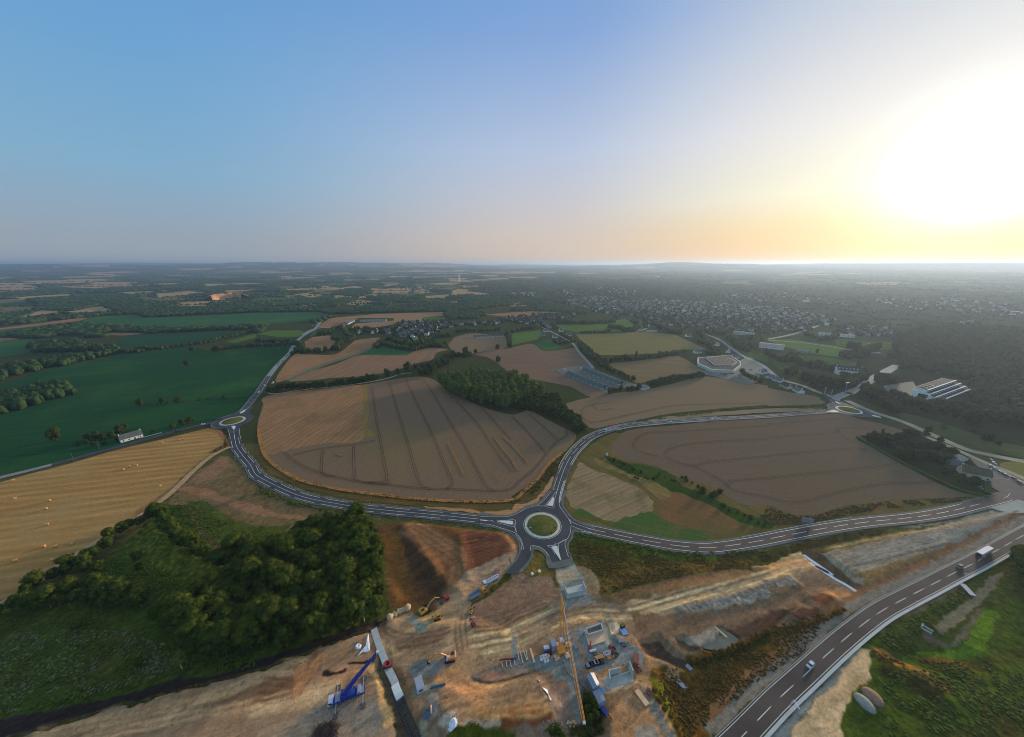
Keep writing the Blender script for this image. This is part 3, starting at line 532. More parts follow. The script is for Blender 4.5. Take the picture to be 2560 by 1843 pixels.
# relief of tufts, clods and spoil
n1 = fbm(X/2.2, Y/2.2, 41)-.5; n2 = fbm(X/6, Y/6, 44)-.5
Z[NEAR] += ((n1*1.6+n2*1.2)*RGH)[NEAR]*sstep(0, 6, np.minimum(np.minimum(X-xs[0], xs[-1]-X), np.minimum(Y-ys[0], ys[-1]-Y)))[NEAR]
for nme in ('west', 'north', 'east', 'south_east', 'lane'):
    P_ = RC[nme]; d = np.full(len(X), 99.0); b = NEAR; d[b] = ldist(X[b], Y[b], P_[::3]); Z = np.where(d < 11, np.minimum(Z, np.maximum(-.06, (d-7)*.2)), Z)
Z[UNT & NEAR] = np.minimum(Z[UNT & NEAR], -.05)
d = np.hypot(X-C_RA[0], Y-C_RA[1]); Z = np.where(d < 25, np.minimum(Z, -.05), Z)
def soil_mat():
    m = bpy.data.materials.new('bare_soil_and_rough_grass'); m.use_nodes = True; nt = m.node_tree; N = nt.nodes; L = nt.links; b = N['Principled BSDF']
    b.inputs['Roughness'].default_value = .95; b.inputs['Specular IOR Level'].default_value = 0
    at_ = N.new('ShaderNodeAttribute'); at_.attribute_name = 'soil'; tc = N.new('ShaderNodeTexCoord')
    def noise(sc, det, ro=.6, dist=0.0):
        n = N.new('ShaderNodeTexNoise'); n.inputs['Scale'].default_value = sc; n.inputs['Detail'].default_value = det; n.inputs['Roughness'].default_value = ro; n.inputs['Distortion'].default_value = dist; L.new(tc.outputs['Object'], n.inputs['Vector']); return n
    def rng(v, a, b2, c, d):
        r = N.new('ShaderNodeMapRange'); L.new(v, r.inputs[0])
        for i, k in enumerate((a, b2, c, d)): r.inputs[i+1].default_value = k
        return r.outputs[0]
    def mix(op, f, a, c):
        x = N.new('ShaderNodeMix'); x.data_type = 'RGBA'; x.blend_type = op
        for s, v in ((0, f), (6, a), (7, c)):
            if isinstance(v, float): x.inputs[s].default_value = v
            elif isinstance(v, tuple): x.inputs[s].default_value = (*v, 1)
            else: L.new(v, x.inputs[s])
        return x.outputs[2]
    n1 = noise(1.1, 8, .72, .4); n2 = noise(.06, 7, .68, .8); n3 = noise(3.2, 4, .8)
    c = mix('MULTIPLY', 1.0, at_.outputs['Color'], rng(n1.outputs[0], .3, .7, .72, 1.26))
    c = mix('MULTIPLY', 1.0, c, rng(n2.outputs[0], .3, .7, .86, 1.14)); c = mix('MULTIPLY', 1.0, c, rng(n3.outputs[0], .3, .7, .78, 1.22))
    warm = mix('MULTIPLY', 1.0, c, (1.08, 1.0, .9)); f = rng(n2.outputs['Color'], .42, .6, 0, .7); c = mix('MIX', f, c, warm)
    vn = noise(1.6, 8, .85, .3)
    vg = mix('MULTIPLY', 1.0, c, mix('MIX', rng(vn.outputs[0], .35, .65, 0, 1), (.5, .62, .5), (1.5, 1.35, 1.0)))
    c = mix('MIX', at_.outputs['Alpha'], c, vg)
    L.new(c, b.inputs['Base Color'])
    bp = N.new('ShaderNodeBump'); bp.inputs['Distance'].default_value = .14; ad = N.new('ShaderNodeMath'); ad.operation = 'ADD'; L.new(n1.outputs[0], ad.inputs[0]); L.new(n3.outputs[0], ad.inputs[1]); L.new(ad.outputs[0], bp.inputs['Height']); L.new(bp.outputs[0], b.inputs['Normal'])
    return m
ny, nx = SH; i = np.arange(ny-1)[:, None]*nx+np.arange(nx-1)[None, :]; i = i.ravel()
me = np_mesh('ground', np.column_stack([X, Y, Z]), np.stack([i, i+1, i+nx+1, i+nx], 1), soil_mat(), smooth_=True)
ca = me.color_attributes.new('soil', 'FLOAT_COLOR', 'POINT'); ca.data.foreach_set('color', np.column_stack([C, VEG]).astype(np.float32).ravel())
go = link('ground', me); go['kind'] = 'structure'
# ------------------------------------------------------------------ fields (level sheets a few centimetres above the ground)
_z = [0.02]
RAG = ('meadow', 'green_strip', 'russet_grass', 'dry_grass_strip', 'bare_field', 'roadside_slope', 'bare_verge', 'dirt_verge')
def P_n(s): return np.linalg.norm(G(s), axis=1).min()
def field(name, s, m, jit=1.0, z=None, sm=None):
    if z is None: _z[0] += 0.006; z = _z[0]
    return flat(name, G(s), z, m, jit=1.4 if name in RAG else .6, sm=2.0 if name in RAG else (5 if P_n(s) < 700 else None))
corn = field_mat('maize_leaves', A(31, 68, 42), A(24, 53, 34), A(44, 78, 42), ang=-12, pitch=5, stripe=.4, patch=.008, bump=.5)
straw = field_mat('cut_straw', A(152, 120, 76), A(118, 88, 54), A(142, 118, 82), ang=-14, pitch=9, stripe=.5, patch=.012, streak=.18)
stub = field_mat('stubble', A(122, 92, 68), A(150, 118, 88), A(104, 84, 62), ang=96, pitch=7, stripe=.35, patch=.02, streak=.18)
wheat = field_mat('ripe_wheat', A(108, 90, 76), A(96, 78, 66), A(104, 92, 66), ang=112, pitch=3, stripe=.12, patch=.006, streak=.05)
wheat2 = field_mat('ripe_wheat_east', A(98, 84, 72), A(88, 72, 62), A(92, 80, 64), ang=10, pitch=3, stripe=.12, patch=.006, streak=.05)
wheat3 = field_mat('ripe_wheat_north', A(112, 96, 78), A(100, 84, 70), None, ang=15, pitch=3, stripe=.12, patch=.006, streak=.05)
mead = field_mat('meadow_grass', A(58, 78, 40), A(48, 66, 36), A(84, 84, 46), ang=30, pitch=4, stripe=.1, patch=.02)
lush = field_mat('bright_grass', A(72, 96, 44), A(62, 84, 40), None, ang=40, pitch=5, stripe=.15, patch=.02)
rough = field_mat('rough_grass', A(88, 80, 48), A(70, 72, 38), A(104, 82, 50), ang=60, pitch=5, stripe=.1, patch=.03, bump=.4)
hay = field_mat('mown_hay', A(112, 104, 70), A(92, 88, 54), None, ang=4, pitch=8, stripe=.8, patch=.01, streak=.1)
clover = field_mat('green_crop', A(44, 82, 52), A(40, 74, 48), A(58, 88, 50), ang=0, pitch=6, stripe=.1, patch=.006)
park = field_mat('wood_floor', A(40, 46, 30), A(34, 40, 28), A(50, 54, 34), ang=0, pitch=6, stripe=.1, patch=.03)
tarm = mat('car_park_asphalt', A(84, 88, 90), .9, var=.15, scale=.2)
field('grass_verge', "A1 -400,900 330,800 480,640 700,640 1900,700 2268,700 A2 600,700 A3 0,600 900,900 1100,1250 B3 800,300 1300,600 2268,900 2500,900 2500,400 A3 2268,500 A0 -500,500", rough) if False else None
field('maize_field', "B0 -600,800 0,735 650,588 1050,478 1430,368 1700,290 2000,220 2268,40 A1 0,1190 180,960 320,830 300,792 0,815 A0 2268,812 1900,850 1650,800 1040,870 950,900 440,1000 0,1130 -600,1180", corn)
field('straw_field', "B0 -500,990 0,802 600,640 1050,512 1500,405 1750,345 1900,335 1990,400 2000,480 1830,600 1570,840 1210,1090 900,1310 560,1530 C0 400,130 170,290 0,380 -500,560", straw)
field('dirt_verge', "B0 1750,345 1900,325 2000,390 2020,480 1900,560 1650,740 1480,880 1240,1070 1210,1050 1540,830 1800,600 1980,480 1960,410 1890,360", field_mat('verge_soil', A(138, 98, 62), A(112, 82, 54), A(96, 84, 52), ang=40, pitch=3))
field('wheat_field', "A1 100,1240 600,1172 940,1142 1300,1082 1480,1070 1600,1110 1700,1200 B1 1760,20 2000,130 2268,200 B2 150,160 300,240 500,340 570,395 460,540 330,640 240,760 0,930 B1 2268,960 1950,975 1500,955 1100,915 700,860 350,765 120,620 30,450 10,300 60,120", wheat)
field('stubble_field', "A1 110,1240 600,1174 940,1144 B1 955,0 960,395 600,455 230,525 100,555 30,430 15,300 70,130", stub)
field('grass_strip', "A1 940,1144 985,1140 B1 985,0 1000,150 990,300 1060,380 1040,400 960,400 955,150", field_mat('strip_grass', A(120, 100, 62), A(96, 86, 52), None, ang=96, pitch=3))
field('wheat_field', "B2 470,110 560,230 700,320 850,300 1100,250 1500,180 2268,115 B3 0,125 480,108 470,70 430,40 250,10 A3 230,1215 0,1168 A2 2268,1150 2050,1118 1750,1070 1600,1085 1350,1150 1100,1195 850,1225", wheat3)
field('wheat_field', "B2 960,370 1150,320 1400,300 1770,262 2268,236 B3 0,228 420,195 660,192 820,245 1000,280 1250,360 1270,378 1100,388 780,398 1050,560 1400,760 1700,890 1930,935 1850,920 1500,940 1100,965 700,1010 430,1085 250,1095 60,1020 0,1010 B2 2050,1000 1850,900 1680,810 1440,740 1250,650 1000,600 900,560 880,480", wheat2)
field('meadow', "B2 960,370 880,480 900,560 1000,600 1250,650 1440,740 1680,810 1850,900 2050,1000 B3 60,1020 250,1095 430,1085 700,1010 1100,965 1500,940 1850,920 1950,950 1700,1010 1200,1090 700,1160 300,1210 0,1255 B2 2268,1270 1900,1335 1500,1335 1230,1295 900,1235 560,1130 460,980 480,800 560,640 700,470 840,380", rough)
field('bare_field', "B2 600,620 700,680 1000,790 1160,880 1250,970 1240,1080 1180,1150 1050,1140 900,1150 600,1060 500,980 490,850 560,700", field_mat('dry_soil', A(122, 104, 82), A(140, 120, 96), A(88, 88, 58), ang=-30, pitch=3, stripe=.1, patch=.05, streak=.25))
field('green_strip', "B2 850,1160 1080,1090 1230,1060 1330,1130 1500,1200 1720,1240 1760,1300 1500,1325 1100,1250 700,1130 540,1080 620,1040 750,1110", field_mat('infield_grass', A(66, 86, 44), A(56, 74, 38), A(84, 84, 52), ang=20, pitch=3, patch=.06))
field('green_strip', "B2 820,560 1000,620 1250,660 1440,745 1500,830 1700,900 2000,1050 2268,1150 2268,1210 1950,1130 1700,980 1450,880 1400,920 1280,800 1100,740 900,650", field_mat('ditch_grass', A(46, 62, 28), A(62, 80, 30), A(38, 48, 24), ang=30, pitch=3))
field('russet_grass', "B2 1290,880 1450,900 1700,980 1950,1120 2000,1200 1850,1260 1700,1230 1400,1150 1300,1050", field_mat('russet', A(108, 82, 54), A(90, 70, 46), A(82, 78, 46), ang=30, pitch=3))
field('dry_grass_strip', "B2 740,590 900,660 1080,740 1280,800 1400,910 1300,950 1160,820 950,720 760,650", field_mat('dry_grass', A(116, 100, 62), A(100, 86, 52), A(84, 84, 48), ang=30, pitch=3, patch=.08))
# slope between wheat and the west road
field('roadside_slope', "B1 0,560 30,460 120,620 350,765 700,860 1100,915 1500,955 1950,975 2268,962 B2 0,930 240,760 330,640 470,520 460,560 380,740 340,830 230,960 0,1040 B1 2100,1070 1500,1010 1200,985 900,960 600,900 300,800 100,700", field_mat('slope_grass', A(84, 74, 44), A(62, 58, 34), A(104, 80, 48), ang=0, pitch=3, bump=.5))
field('bare_verge', "B1 1480,1018 1800,1030 2030,1060 2268,1040 B2 0,1010 200,950 330,800 350,740 380,760 300,900 200,985 60,1050 B1 2268,1090 2000,1080", field_mat('verge_clay', A(158, 118, 84), A(128, 102, 76), None, ang=0, pitch=3))
# fields between the left road and the village
field('stubble_field', "A1 170,1100 330,880 430,872 700,870 840,780 900,745 1100,725 1110,760 1050,810 880,880 640,950 430,1030 280,1095", stub)
field('stubble_field', "A1 290,1110 430,1040 700,960 900,885 1080,878 1330,878 1420,830 1550,815 1700,830 1600,860 1560,920 1430,950 1280,1000 1000,1060 700,1080 500,1100", field_mat('stubble_east', A(122, 96, 78), A(108, 88, 72), None, ang=100, pitch=9, stripe=.2))
field('field_track', "A1 262,1103 420,1025 640,940 860,868 1040,808 1048,822 880,885 660,955 440,1045 290,1108", field_mat('track_grass', A(84, 94, 72), A(98, 96, 84), None, ang=20, pitch=2))
field('pasture', "A1 910,872 1050,815 1130,810 1400,850 1330,878 1000,878", clover); field('stubble_field', "A1 430,760 500,720 640,705 760,730 720,800 560,850 440,800", stub)
field('wheat_field', "A1 1700,790 1760,720 1870,690 1950,684 2210,715 2240,800 2150,840 2000,850 1900,870 1750,860", wheat3)
field('pasture', "A1 0,690 130,662 400,660 440,690 400,715 200,720", lush); field('pasture', "A1 470,720 540,650 520,700", lush)
field('wheat_field', "A1 1930,870 2100,840 2268,815 A2 0,810 180,780 280,840 450,830 560,815 600,860 690,950 650,975 420,1010 420,1040 840,1215 700,1250 560,1180 480,1150 200,1100 0,1080 A1 2268,1080 2150,960 2050,900", field_mat('wheat_far', A(108, 88, 76), A(98, 80, 68), A(96, 84, 70), ang=12, pitch=5, stripe=.25))
field('pasture', "A2 190,785 330,735 450,820 300,842", clover); field('pasture', "A2 0,690 250,660 270,690 230,740 0,790", lush); field('pasture', "A2 380,615 700,610 1000,560 1110,600 1200,620 1180,660 1110,670 600,680 480,660", lush)
field('hay_meadow', "A2 560,690 800,690 1180,672 1450,700 1730,830 1500,830 1350,860 900,880 780,880 690,830 620,760", hay)
field('hay_field', "A2 860,960 1100,930 1350,895 1480,890 1640,980 1700,1020 1600,1050 1450,1050 1200,1110 1100,1130 1000,1040", field_mat('poor_hay', A(106, 92, 70), A(96, 84, 60), None, ang=15, pitch=5, stripe=.2))
field('stubble_field', "A1 540,630 640,560 800,545 900,560 800,600 780,640 620,642", stub); field('stubble_field', "A1 640,560 720,545 1100,512 1660,497 1680,530 1480,545 1460,590 1250,605 1050,635 840,638 880,600 1220,575 1220,552 930,550 820,565", field_mat('stubble_n', A(126, 98, 76), A(138, 112, 86), None, ang=0, pitch=10))
field('pasture', "A1 1480,545 1690,540 1660,575 1490,572", lush)
field('maize_field', "A0 620,600 850,540 1200,520 1250,545 1600,545 2268,505 A1 0,505 560,500 640,515 600,560 200,600 0,605 A0 2268,620 1500,630 1000,612", clover)
field('stubble_field', "A0 0,640 400,590 700,552 780,552 700,575 300,625 0,655", stub); field('pasture', "A0 -200,690 0,655 300,625 560,590 420,625 100,660 -200,720", clover)
field('maize_field', "A0 1000,790 1180,700 1600,690 2050,665 1900,720 1600,770 1200,800", field_mat('maize_far', A(32, 68, 50), A(28, 60, 44), None, ang=0, pitch=8)); field('pasture', "A0 0,765 300,730 310,800 250,860 0,900", clover); field('stubble_field', "A0 0,725 240,730 0,762", stub)
field('stubble_field', "A0 870,690 1050,678 1290,690 1100,706 900,702", stub); field('pasture', "A0 2000,760 2268,690 2268,725 2080,772", lush); field('maize_field', "A1 0,450 150,360 420,338 780,350 800,420 600,470 560,440 350,470", field_mat('maize_fb', A(46, 78, 62), A(40, 70, 56), None, ang=0, pitch=12))
field('pasture', "A1 820,300 1000,290 1350,300 1420,350 1400,420 900,460 820,380", clover); field('stubble_field', "A1 380,330 620,305 790,320 770,360 560,345", stub); field('stubble_field', "A1 0,385 200,350 240,360 60,405", stub)
field('stubble_field', "A1 1500,365 1880,325 1990,360 1700,410 1480,430 1600,385", hay); field('pasture', "A1 1490,350 1850,318 1840,330 1500,362", lush); field('stubble_field', "A1 1420,215 1700,190 1870,220 1600,232", stub)
field('stubble_field', "A1 2200,430 2268,415 A2 180,380 270,420 100,445 0,450 A1 2268,450", stub); field('stubble_field', "A1 2030,520 2268,500 A2 200,488 400,500 420,520 0,550 A1 2268,545", stub)
field('stubble_field', "A0 0,450 420,458 200,490 0,505", stub); field('pasture', "A0 600,490 900,440 1060,425 900,460 700,490", hay); field('pasture', "A0 150,370 400,330 640,330 700,360 400,400", clover)
field('stubble_field', "A0 440,125 1100,135 900,160 460,150", stub); field('stubble_field', "A0 670,185 1240,192 1100,203 760,200", stub); field('stubble_field', "A0 30,165 380,160 360,182 40,182", stub); field('stubble_field', "A0 1300,210 1750,232 1400,235", stub)
field('stubble_field', "A0 110,280 460,300 440,308 150,300", stub); field('stubble_field', "A0 650,300 740,265 950,285 960,300 750,310", hay); field('stubble_field', "A0 1100,262 1500,255 1800,270 1550,310 1400,290 1150,275", hay); field('stubble_field', "A0 1500,405 1700,345 2060,345 2080,365 1880,395 1600,400", stub)
field('stubble_field', "A0 1560,450 1600,425 1750,422 1760,440 1600,465", stub); field('pasture', "A0 0,200 400,195 350,225 0,225", hay); field('stubble_field', "A0 0,258 350,255 640,262 500,278 0,280", stub)
qf = field_mat('quarry_stone', A(150, 148, 150), A(120, 120, 126), A(176, 160, 146), ang=20, pitch=12, stripe=.4, patch=.01, streak=.3); qc = mat('quarry_cliff', A(150, 118, 92), 1.0, var=.25, scale=.03, spec=0)
field('quarry_floor', "A0 1880,400 2000,380 2100,370 2268,372 A1 100,335 350,300 330,285 200,290 60,330 0,345 0,365 A0 2268,385 2120,400 2040,440 1960,445 1860,440 1820,430", qf)
P = smooth(G("A0 1890,400 1960,385 2040,378 2090,366 2130,378"), 12); n = len(P); V = np.concatenate([np.column_stack([P, np.zeros(n)]), np.column_stack([offset(P, 9)+RNG.uniform(-4, 4, P.shape), RNG.uniform(24, 32, n)]), np.column_stack([offset(P, 60), np.zeros(n)])]); i = np.arange(n-1)
o = link('quarry_cliff', np_mesh('quarry_cliff', V, np.concatenate([np.stack([i+1, i, n+i, n+i+1], 1), np.stack([n+i+1, n+i, 2*n+i, 2*n+i+1], 1)]), qc)); o['kind'] = 'structure'
field('cut_bank', "B2 1180,262 1480,205 1800,180 2268,150 B3 300,145 500,140 480,165 B2 2268,185 1800,215 1450,240 1200,280", field_mat('bank_soil', A(124, 108, 88), A(104, 92, 74), None, ang=0, pitch=3))
# right-hand parks and sports fields
field('sports_field', "A3 0,745 200,740 600,800 730,830 640,900 300,850 130,800", lush); field('sports_field', "A3 270,880 560,905 930,980 880,1030 600,1000 470,950 300,930", mead); field('pasture', "A3 530,720 850,760 1100,760 1080,830 900,830 600,800 600,760", mead)
field('pasture', "A2 1830,730 2000,760 2150,880 2268,850 2268,950 2100,900 1850,760", mead); field('pasture', "A3 0,900 260,950 300,1060 100,1010", mead); field('pasture', "A3 920,340 1100,325 1280,340 1150,375 760,410 900,370", lush)
field('school_ground', "A3 850,860 1300,1000 1650,1080 2268,1300 2500,1500 B3 2600,700 2268,610 2000,540 1400,300 1200,200 900,100 700,40 A3 700,1276", park)
field('pasture', "B3 1150,180 1450,250 2000,430 2268,490 2500,560 2500,700 2268,600 1800,490 1450,360 1200,240", field_mat('dull_pasture', A(64, 72, 46), A(54, 62, 42), A(76, 76, 50), ang=20, pitch=5))  # duller, less green grass than the meadow
field('garden', "B3 790,402 1260,385 1400,400 1650,520 1800,620 1960,900 1700,880 1400,750 1050,550", park)
field('pasture', "B3 2050,640 2268,620 2500,700 2500,900 2268,800 2100,700", field_mat('dry_verge', A(112, 104, 62), A(92, 96, 54), None, ang=20, pitch=3))
field('market_forecourt', "A2 1560,1010 1700,1020 1720,990 2000,930 2100,900 2200,960 2220,1020 2130,1140 2060,1130 1800,1070 1650,1045", tarm)
field('barn_yard', "A2 420,1040 430,1000 700,960 720,1000 1060,1130 1180,1150 1000,1170 860,1200 820,1215", mat('yard_gravel', A(82, 84, 84), .95, var=.2, scale=.2))
field('school_yard', "D5 650,560 750,480 1150,420 1250,600 1150,700 900,640", mat('yard', A(86, 90, 88), .95, var=.2, scale=.2)); field('school_yard', "D5 1700,420 2100,560 2268,760 2050,600", mat('yard', A(86, 90, 88)))
ribbon('dry_grass_rim', smooth(G('B1 25,330 40,450 110,600 350,765 700,858 1100,915 1500,955 1950,975 2268,958 B2 120,870 240,760 330,640 450,540'), 3), 1.6, -1.6, _z[0]+.02, field_mat('dry_rim', A(150, 108, 64), A(122, 88, 54), A(96, 82, 50), ang=0, pitch=2, patch=.1))
# crop tramlines and scrapes
trm = mat('tramline_soil', A(62, 46, 40), .95, var=.2, scale=.3); tr = []
def pair(s, g=1.9, w=.42, st=4):
    P = smooth(G(s), st); tr.append((offset(P, g/2), w/2)); tr.append((offset(P, -g/2), w/2))
for s in ("A1 1020,1160 B1 1035,0 1060,200 1100,420 1130,600 1160,780 1120,805 1000,800", "A1 1180,1120 B1 1205,0 1270,220 1350,470 1400,660 1460,830 1550,865", "A1 1330,1100 B1 1385,20 1500,250 1600,470 1690,690 1740,810 1690,865", "A1 1480,1100 B1 1560,0 1700,240 1850,480 1960,700 2050,850 2120,880",
          "B1 1770,80 1950,270 2120,520 2268,720", "B1 2000,140 2140,300 2268,430", "B2 0,220 150,370 300,550", "B2 150,200 300,330 400,430", "B1 590,520 585,720 700,750", "B1 865,480 870,700 885,780 1000,810 1180,820 1165,780",
          "B1 250,540 380,640 590,725 880,790 1200,830 1480,858 1800,868 2120,880 2268,860 B2 60,800 200,680 300,560 400,440 470,400 480,330 400,270", "B1 330,560 600,500 860,470 1060,430",
          "B2 2268,420 1800,440 1480,480 1360,540 1400,600 1600,655 1770,620 2268,570", "B2 1600,655 1850,780 1950,870 2268,935 B3 100,965 290,978 480,930 750,860 1050,815 1430,800 1300,690 1120,620 1080,570 820,505 400,530 0,565", "B3 1115,645 700,690 300,730 0,765 B2 2268,765 1940,790 1930,850",
          "B3 0,410 300,385 600,365 610,335 700,325 900,320", "B3 610,340 680,410 820,470", "B2 1080,450 1180,370 1500,350 2268,300 B3 0,290 600,240", "B2 1080,450 1090,510 1300,580", "B2 2268,100 1500,120 1100,190 700,270 620,170 700,120 900,90", "B2 900,150 760,160 720,110 780,90"): pair(s)
strips('tramlines', tr, _z[0]+.03, trm)
fl = []                                                               # flattened, straw-coloured gaps in the crop
for s, w in (("B1 1700,450 1770,590 1850,750", 1.1), ("B1 2110,400 2200,520 2268,600 B2 20,640 60,700", 1.6), ("B1 2190,400 2268,470 B2 80,560 150,640", 1.4), ("B1 2110,740 2160,800", .6), ("B1 715,550 760,570", 1.4)): fl.append((smooth(G(s), 3), w))
strips('flattened_crop', fl, _z[0]+.024, field_mat('lodged_straw', A(128, 98, 66), A(106, 84, 66), A(104, 84, 68), ang=112, pitch=1.5, stripe=.8, patch=.15))
# ------------------------------------------------------------------ roads
ZR = _z[0]+.05
asph = mat('road_asphalt', A(56, 58, 66), .85, var=.24, scale=.08, spec=.25); asph_b = mat('road_asphalt_brown', A(68, 61, 60), .85, var=.24, scale=.05, spec=.25); old = mat('old_asphalt', A(112, 118, 122), .9, var=.1, scale=.1)
gravel = mat('shoulder_gravel', A(84, 89, 90), .95, var=.22, scale=.4); white = mat('road_paint', A(186, 190, 194), .7, var=.2, scale=.35); conc = mat('kerb_concrete', A(168, 170, 168), .85, var=.1, scale=.6); kerbw = mat('white_kerb', A(156, 164, 174), .8, var=.08, scale=.4)
for n, P, w in (('road_shoulder', RC['west'], 5.0), ('road_shoulder', RC['north'], 5.0), ('road_shoulder', RC['east'], 5.7), ('road_shoulder', RC['lane'], 3.6), ('road_shoulder', RC['far_road'], 5.0)): ribbon(n, P, w, -w, ZR-.02, gravel)
ribbon('road', RC['west'], 4.0, -4.0, ZR, asph); ribbon('road', RC['north'], 4.3, -4.3, ZR, asph); ribbon('road', RC['east'], 4.4, -4.4, ZR+.002, asph_b)
ribbon('main_road', RC['south_east'], 5.0, -4.1, ZR, asph_b); ribbon('country_lane', RC['lane'], 2.9, -2.9, ZR, old); ribbon('road', RC['far_road'], 3.6, -3.6, ZR+.002, old)
ribbon('road', cut(RC['far_road'], 0, 180), 3.8, -3.8, ZR+.004, asph); ribbon('road', cut(RC['lane'], arclen(RC['lane'])[-1]-130, arclen(RC['lane'])[-1]), 3.6, -3.6, ZR+.006, asph)
P = RC['south_east']; ribbon('concrete_gutter', P, -4.12, -5.3, ZR+.02, kerbw)
def disc(c, r, n=72): return np.array([(c[0]+r*math.cos(2*math.pi*i/n), c[1]+r*math.sin(2*math.pi*i/n)) for i in range(n)])
apron = "D6 %s"
flat('roundabout_shoulder', G("D6 -10,430 300,470 600,470 800,370 950,285 1150,230 1270,130 1400,-20 1740,-20 1690,180 1720,320 1840,480 1960,580 2300,700 2300,900 2040,815 1970,770 1910,780 1880,950 1800,1060 1800,1200 1870,1350 1900,1480 1390,1560 1340,1330 1200,1200 1090,1180 1080,1300 990,1480 850,1640 500,1640 740,1360 790,1200 770,1030 710,940 590,840 420,780 200,720 -10,690"), ZR+.008, gravel, sm=3)
flat('roundabout_road', G("D6 -10,495 300,507 560,500 700,455 850,385 960,320 1150,265 1290,160 1410,0 1430,-20 1690,-20 1650,120 1640,200 1680,330 1790,490 1920,600 2100,680 2300,760 2300,870 2040,790 1960,748 1890,762 1850,830 1835,950 1760,1060 1768,1200 1830,1350 1640,1400 1470,1440 1390,1290 1250,1160 1060,1110 1040,1270 960,1430 800,1600 780,1640 540,1640 760,1380 830,1200 800,1030 730,920 590,815 420,755 200,695 -10,670"), ZR+.012, asph, sm=2)
flat('roundabout_road', disc(C_RL, 19), ZR+.012, asph); flat('roundabout_shoulder', disc(C_RL, 20.5), ZR+.008, gravel); flat('roundabout_road', disc(C_RR, 21), ZR+.012, asph); flat('roundabout_shoulder', disc(C_RR, 22.5), ZR+.008, gravel)
for P_, w in ((cut(RC['west'], arclen(RC['west'])[-1]-60, arclen(RC['west'])[-1]-8), 5), ): ribbon('road', P_, w, -w, ZR+.016, asph)
flat('road', smooth(G("E1 0,560 400,420 700,330 1000,230 1300,0 1750,0 1600,150 1650,260 1800,380 1800,470 1400,720 1180,900 1110,1060 1180,1500 1250,1600 700,1600 640,1350 560,1080 400,990 0,940"), 2, True), ZR+.014, asph); flat('road', smooth(G("E2 0,640 350,640 440,580 400,480 420,440 560,400 520,330 200,60 260,40 560,250 1000,400 1300,520 1650,640 1950,760 2268,860 2268,940 1700,890 1300,860 900,760 500,745 0,750"), 2, True), ZR+.014, asph)
ribbon('side_road', smooth(G("E2 700,260 1000,120 1200,30 D5 250,600 400,500 600,350 900,190"), 3), 4, -4, ZR+.02, old)
def island(c, r_in, r_out, nm, g):
    o = thing(nm, g, 'traffic island', (c[0], c[1], ZR))
    m = MB(); m.prism(disc((0, 0), r_out), 0, .12); m.build('apron', conc, o)
    m = MB(); n = 60
    def hgt(r): return .15+.9*(1-(r/r_in)**2)
    rr = [r_in, r_in*.8, r_in*.6, r_in*.4, r_in*.2, .01]; m.lathe([(r, hgt(r)+.12) for r in rr][::1], n=n); ob = m.build('lawn', GL, o)
    return o
GL = field_mat('island_grass', A(70, 82, 40), A(90, 84, 48), A(108, 84, 54), ang=10, pitch=2, patch=.12)
island(C_RA, 10.8, 12.7, 'roundabout_island', 'large round grass island with pale concrete ring at the central junction')
island(C_RL, 8.4*1.25, 9.6*1.25, 'roundabout_island', 'dry straw-coloured round island on the left roundabout beside the straw field'); island(C_RR, 10.6, 12.2, 'roundabout_island', 'green oval island of the far right roundabout near the school')
mk = []
def line(s, hw=.14, st=2): mk.append((smooth(G(s), st), hw*.75))
def dash(P, on_, off, hw=.15, s0=0, s1=None):
    L_ = arclen(P)[-1] if s1 is None else s1; s = s0
    while s+on_ < L_: mk.append((cut(P, s, s+on_), hw)); s += on_+off
mk.append((offset(cut(RC['west'], 22, arclen(RC['west'])[-1]-30), 0), .13)); dash(offset(RC['west'], 3.2), 20, 6, .15, 24, arclen(RC['west'])[-1]-25); dash(offset(RC['west'], -3.2), 20, 6, .15, 24, arclen(RC['west'])[-1]-25)
NL = arclen(RC['north'])[-1]
mk.append((cut(offset(RC['north'], .0), 14, 60), .14)); dash(RC['north'], 14, 5, .15, 60, NL-60); dash(offset(RC['north'], 1.7) if False else offset(RC['north'], 3.4), 20, 5, .14, 16, NL-25); mk.append((cut(offset(RC['north'], -3.5), 60, NL-25), .14)); mk.append((cut(offset(RC['north'], -4.9), 60, 280), .2))
EL = arclen(RC['east'])[-1]
dash(RC['east'], 12, 6, .17, 12, EL-35); mk.append((cut(offset(RC['east'], -3.6), 8, EL-10), .15)); mk.append((cut(offset(RC['east'], 3.7), 14, EL-60), .16))
P = RC['south_east']; dash(P, 10, 7.5, .12, 4); mk.append((offset(P, 4.1), .1)); mk.append((offset(P, -3.5), .1))
dash(cut(RC['far_road'], 20, 400), 6, 8, .12); dash(offset(cut(RC['far_road'], 20, 400), 3.1), 60, 1, .1); dash(offset(cut(RC['far_road'], 20, 400), -3.1), 60, 1, .1)
mk.append((np.vstack([disc(C_RA, 13.4), disc(C_RA, 13.4)[:1]]), .14)); mk.append((np.vstack([disc(C_RR, 12.8), disc(C_RR, 12.8)[:1]]), .3)); mk.append((np.vstack([disc(C_RL, 12.6), disc(C_RL, 12.6)[:1]]), .2))
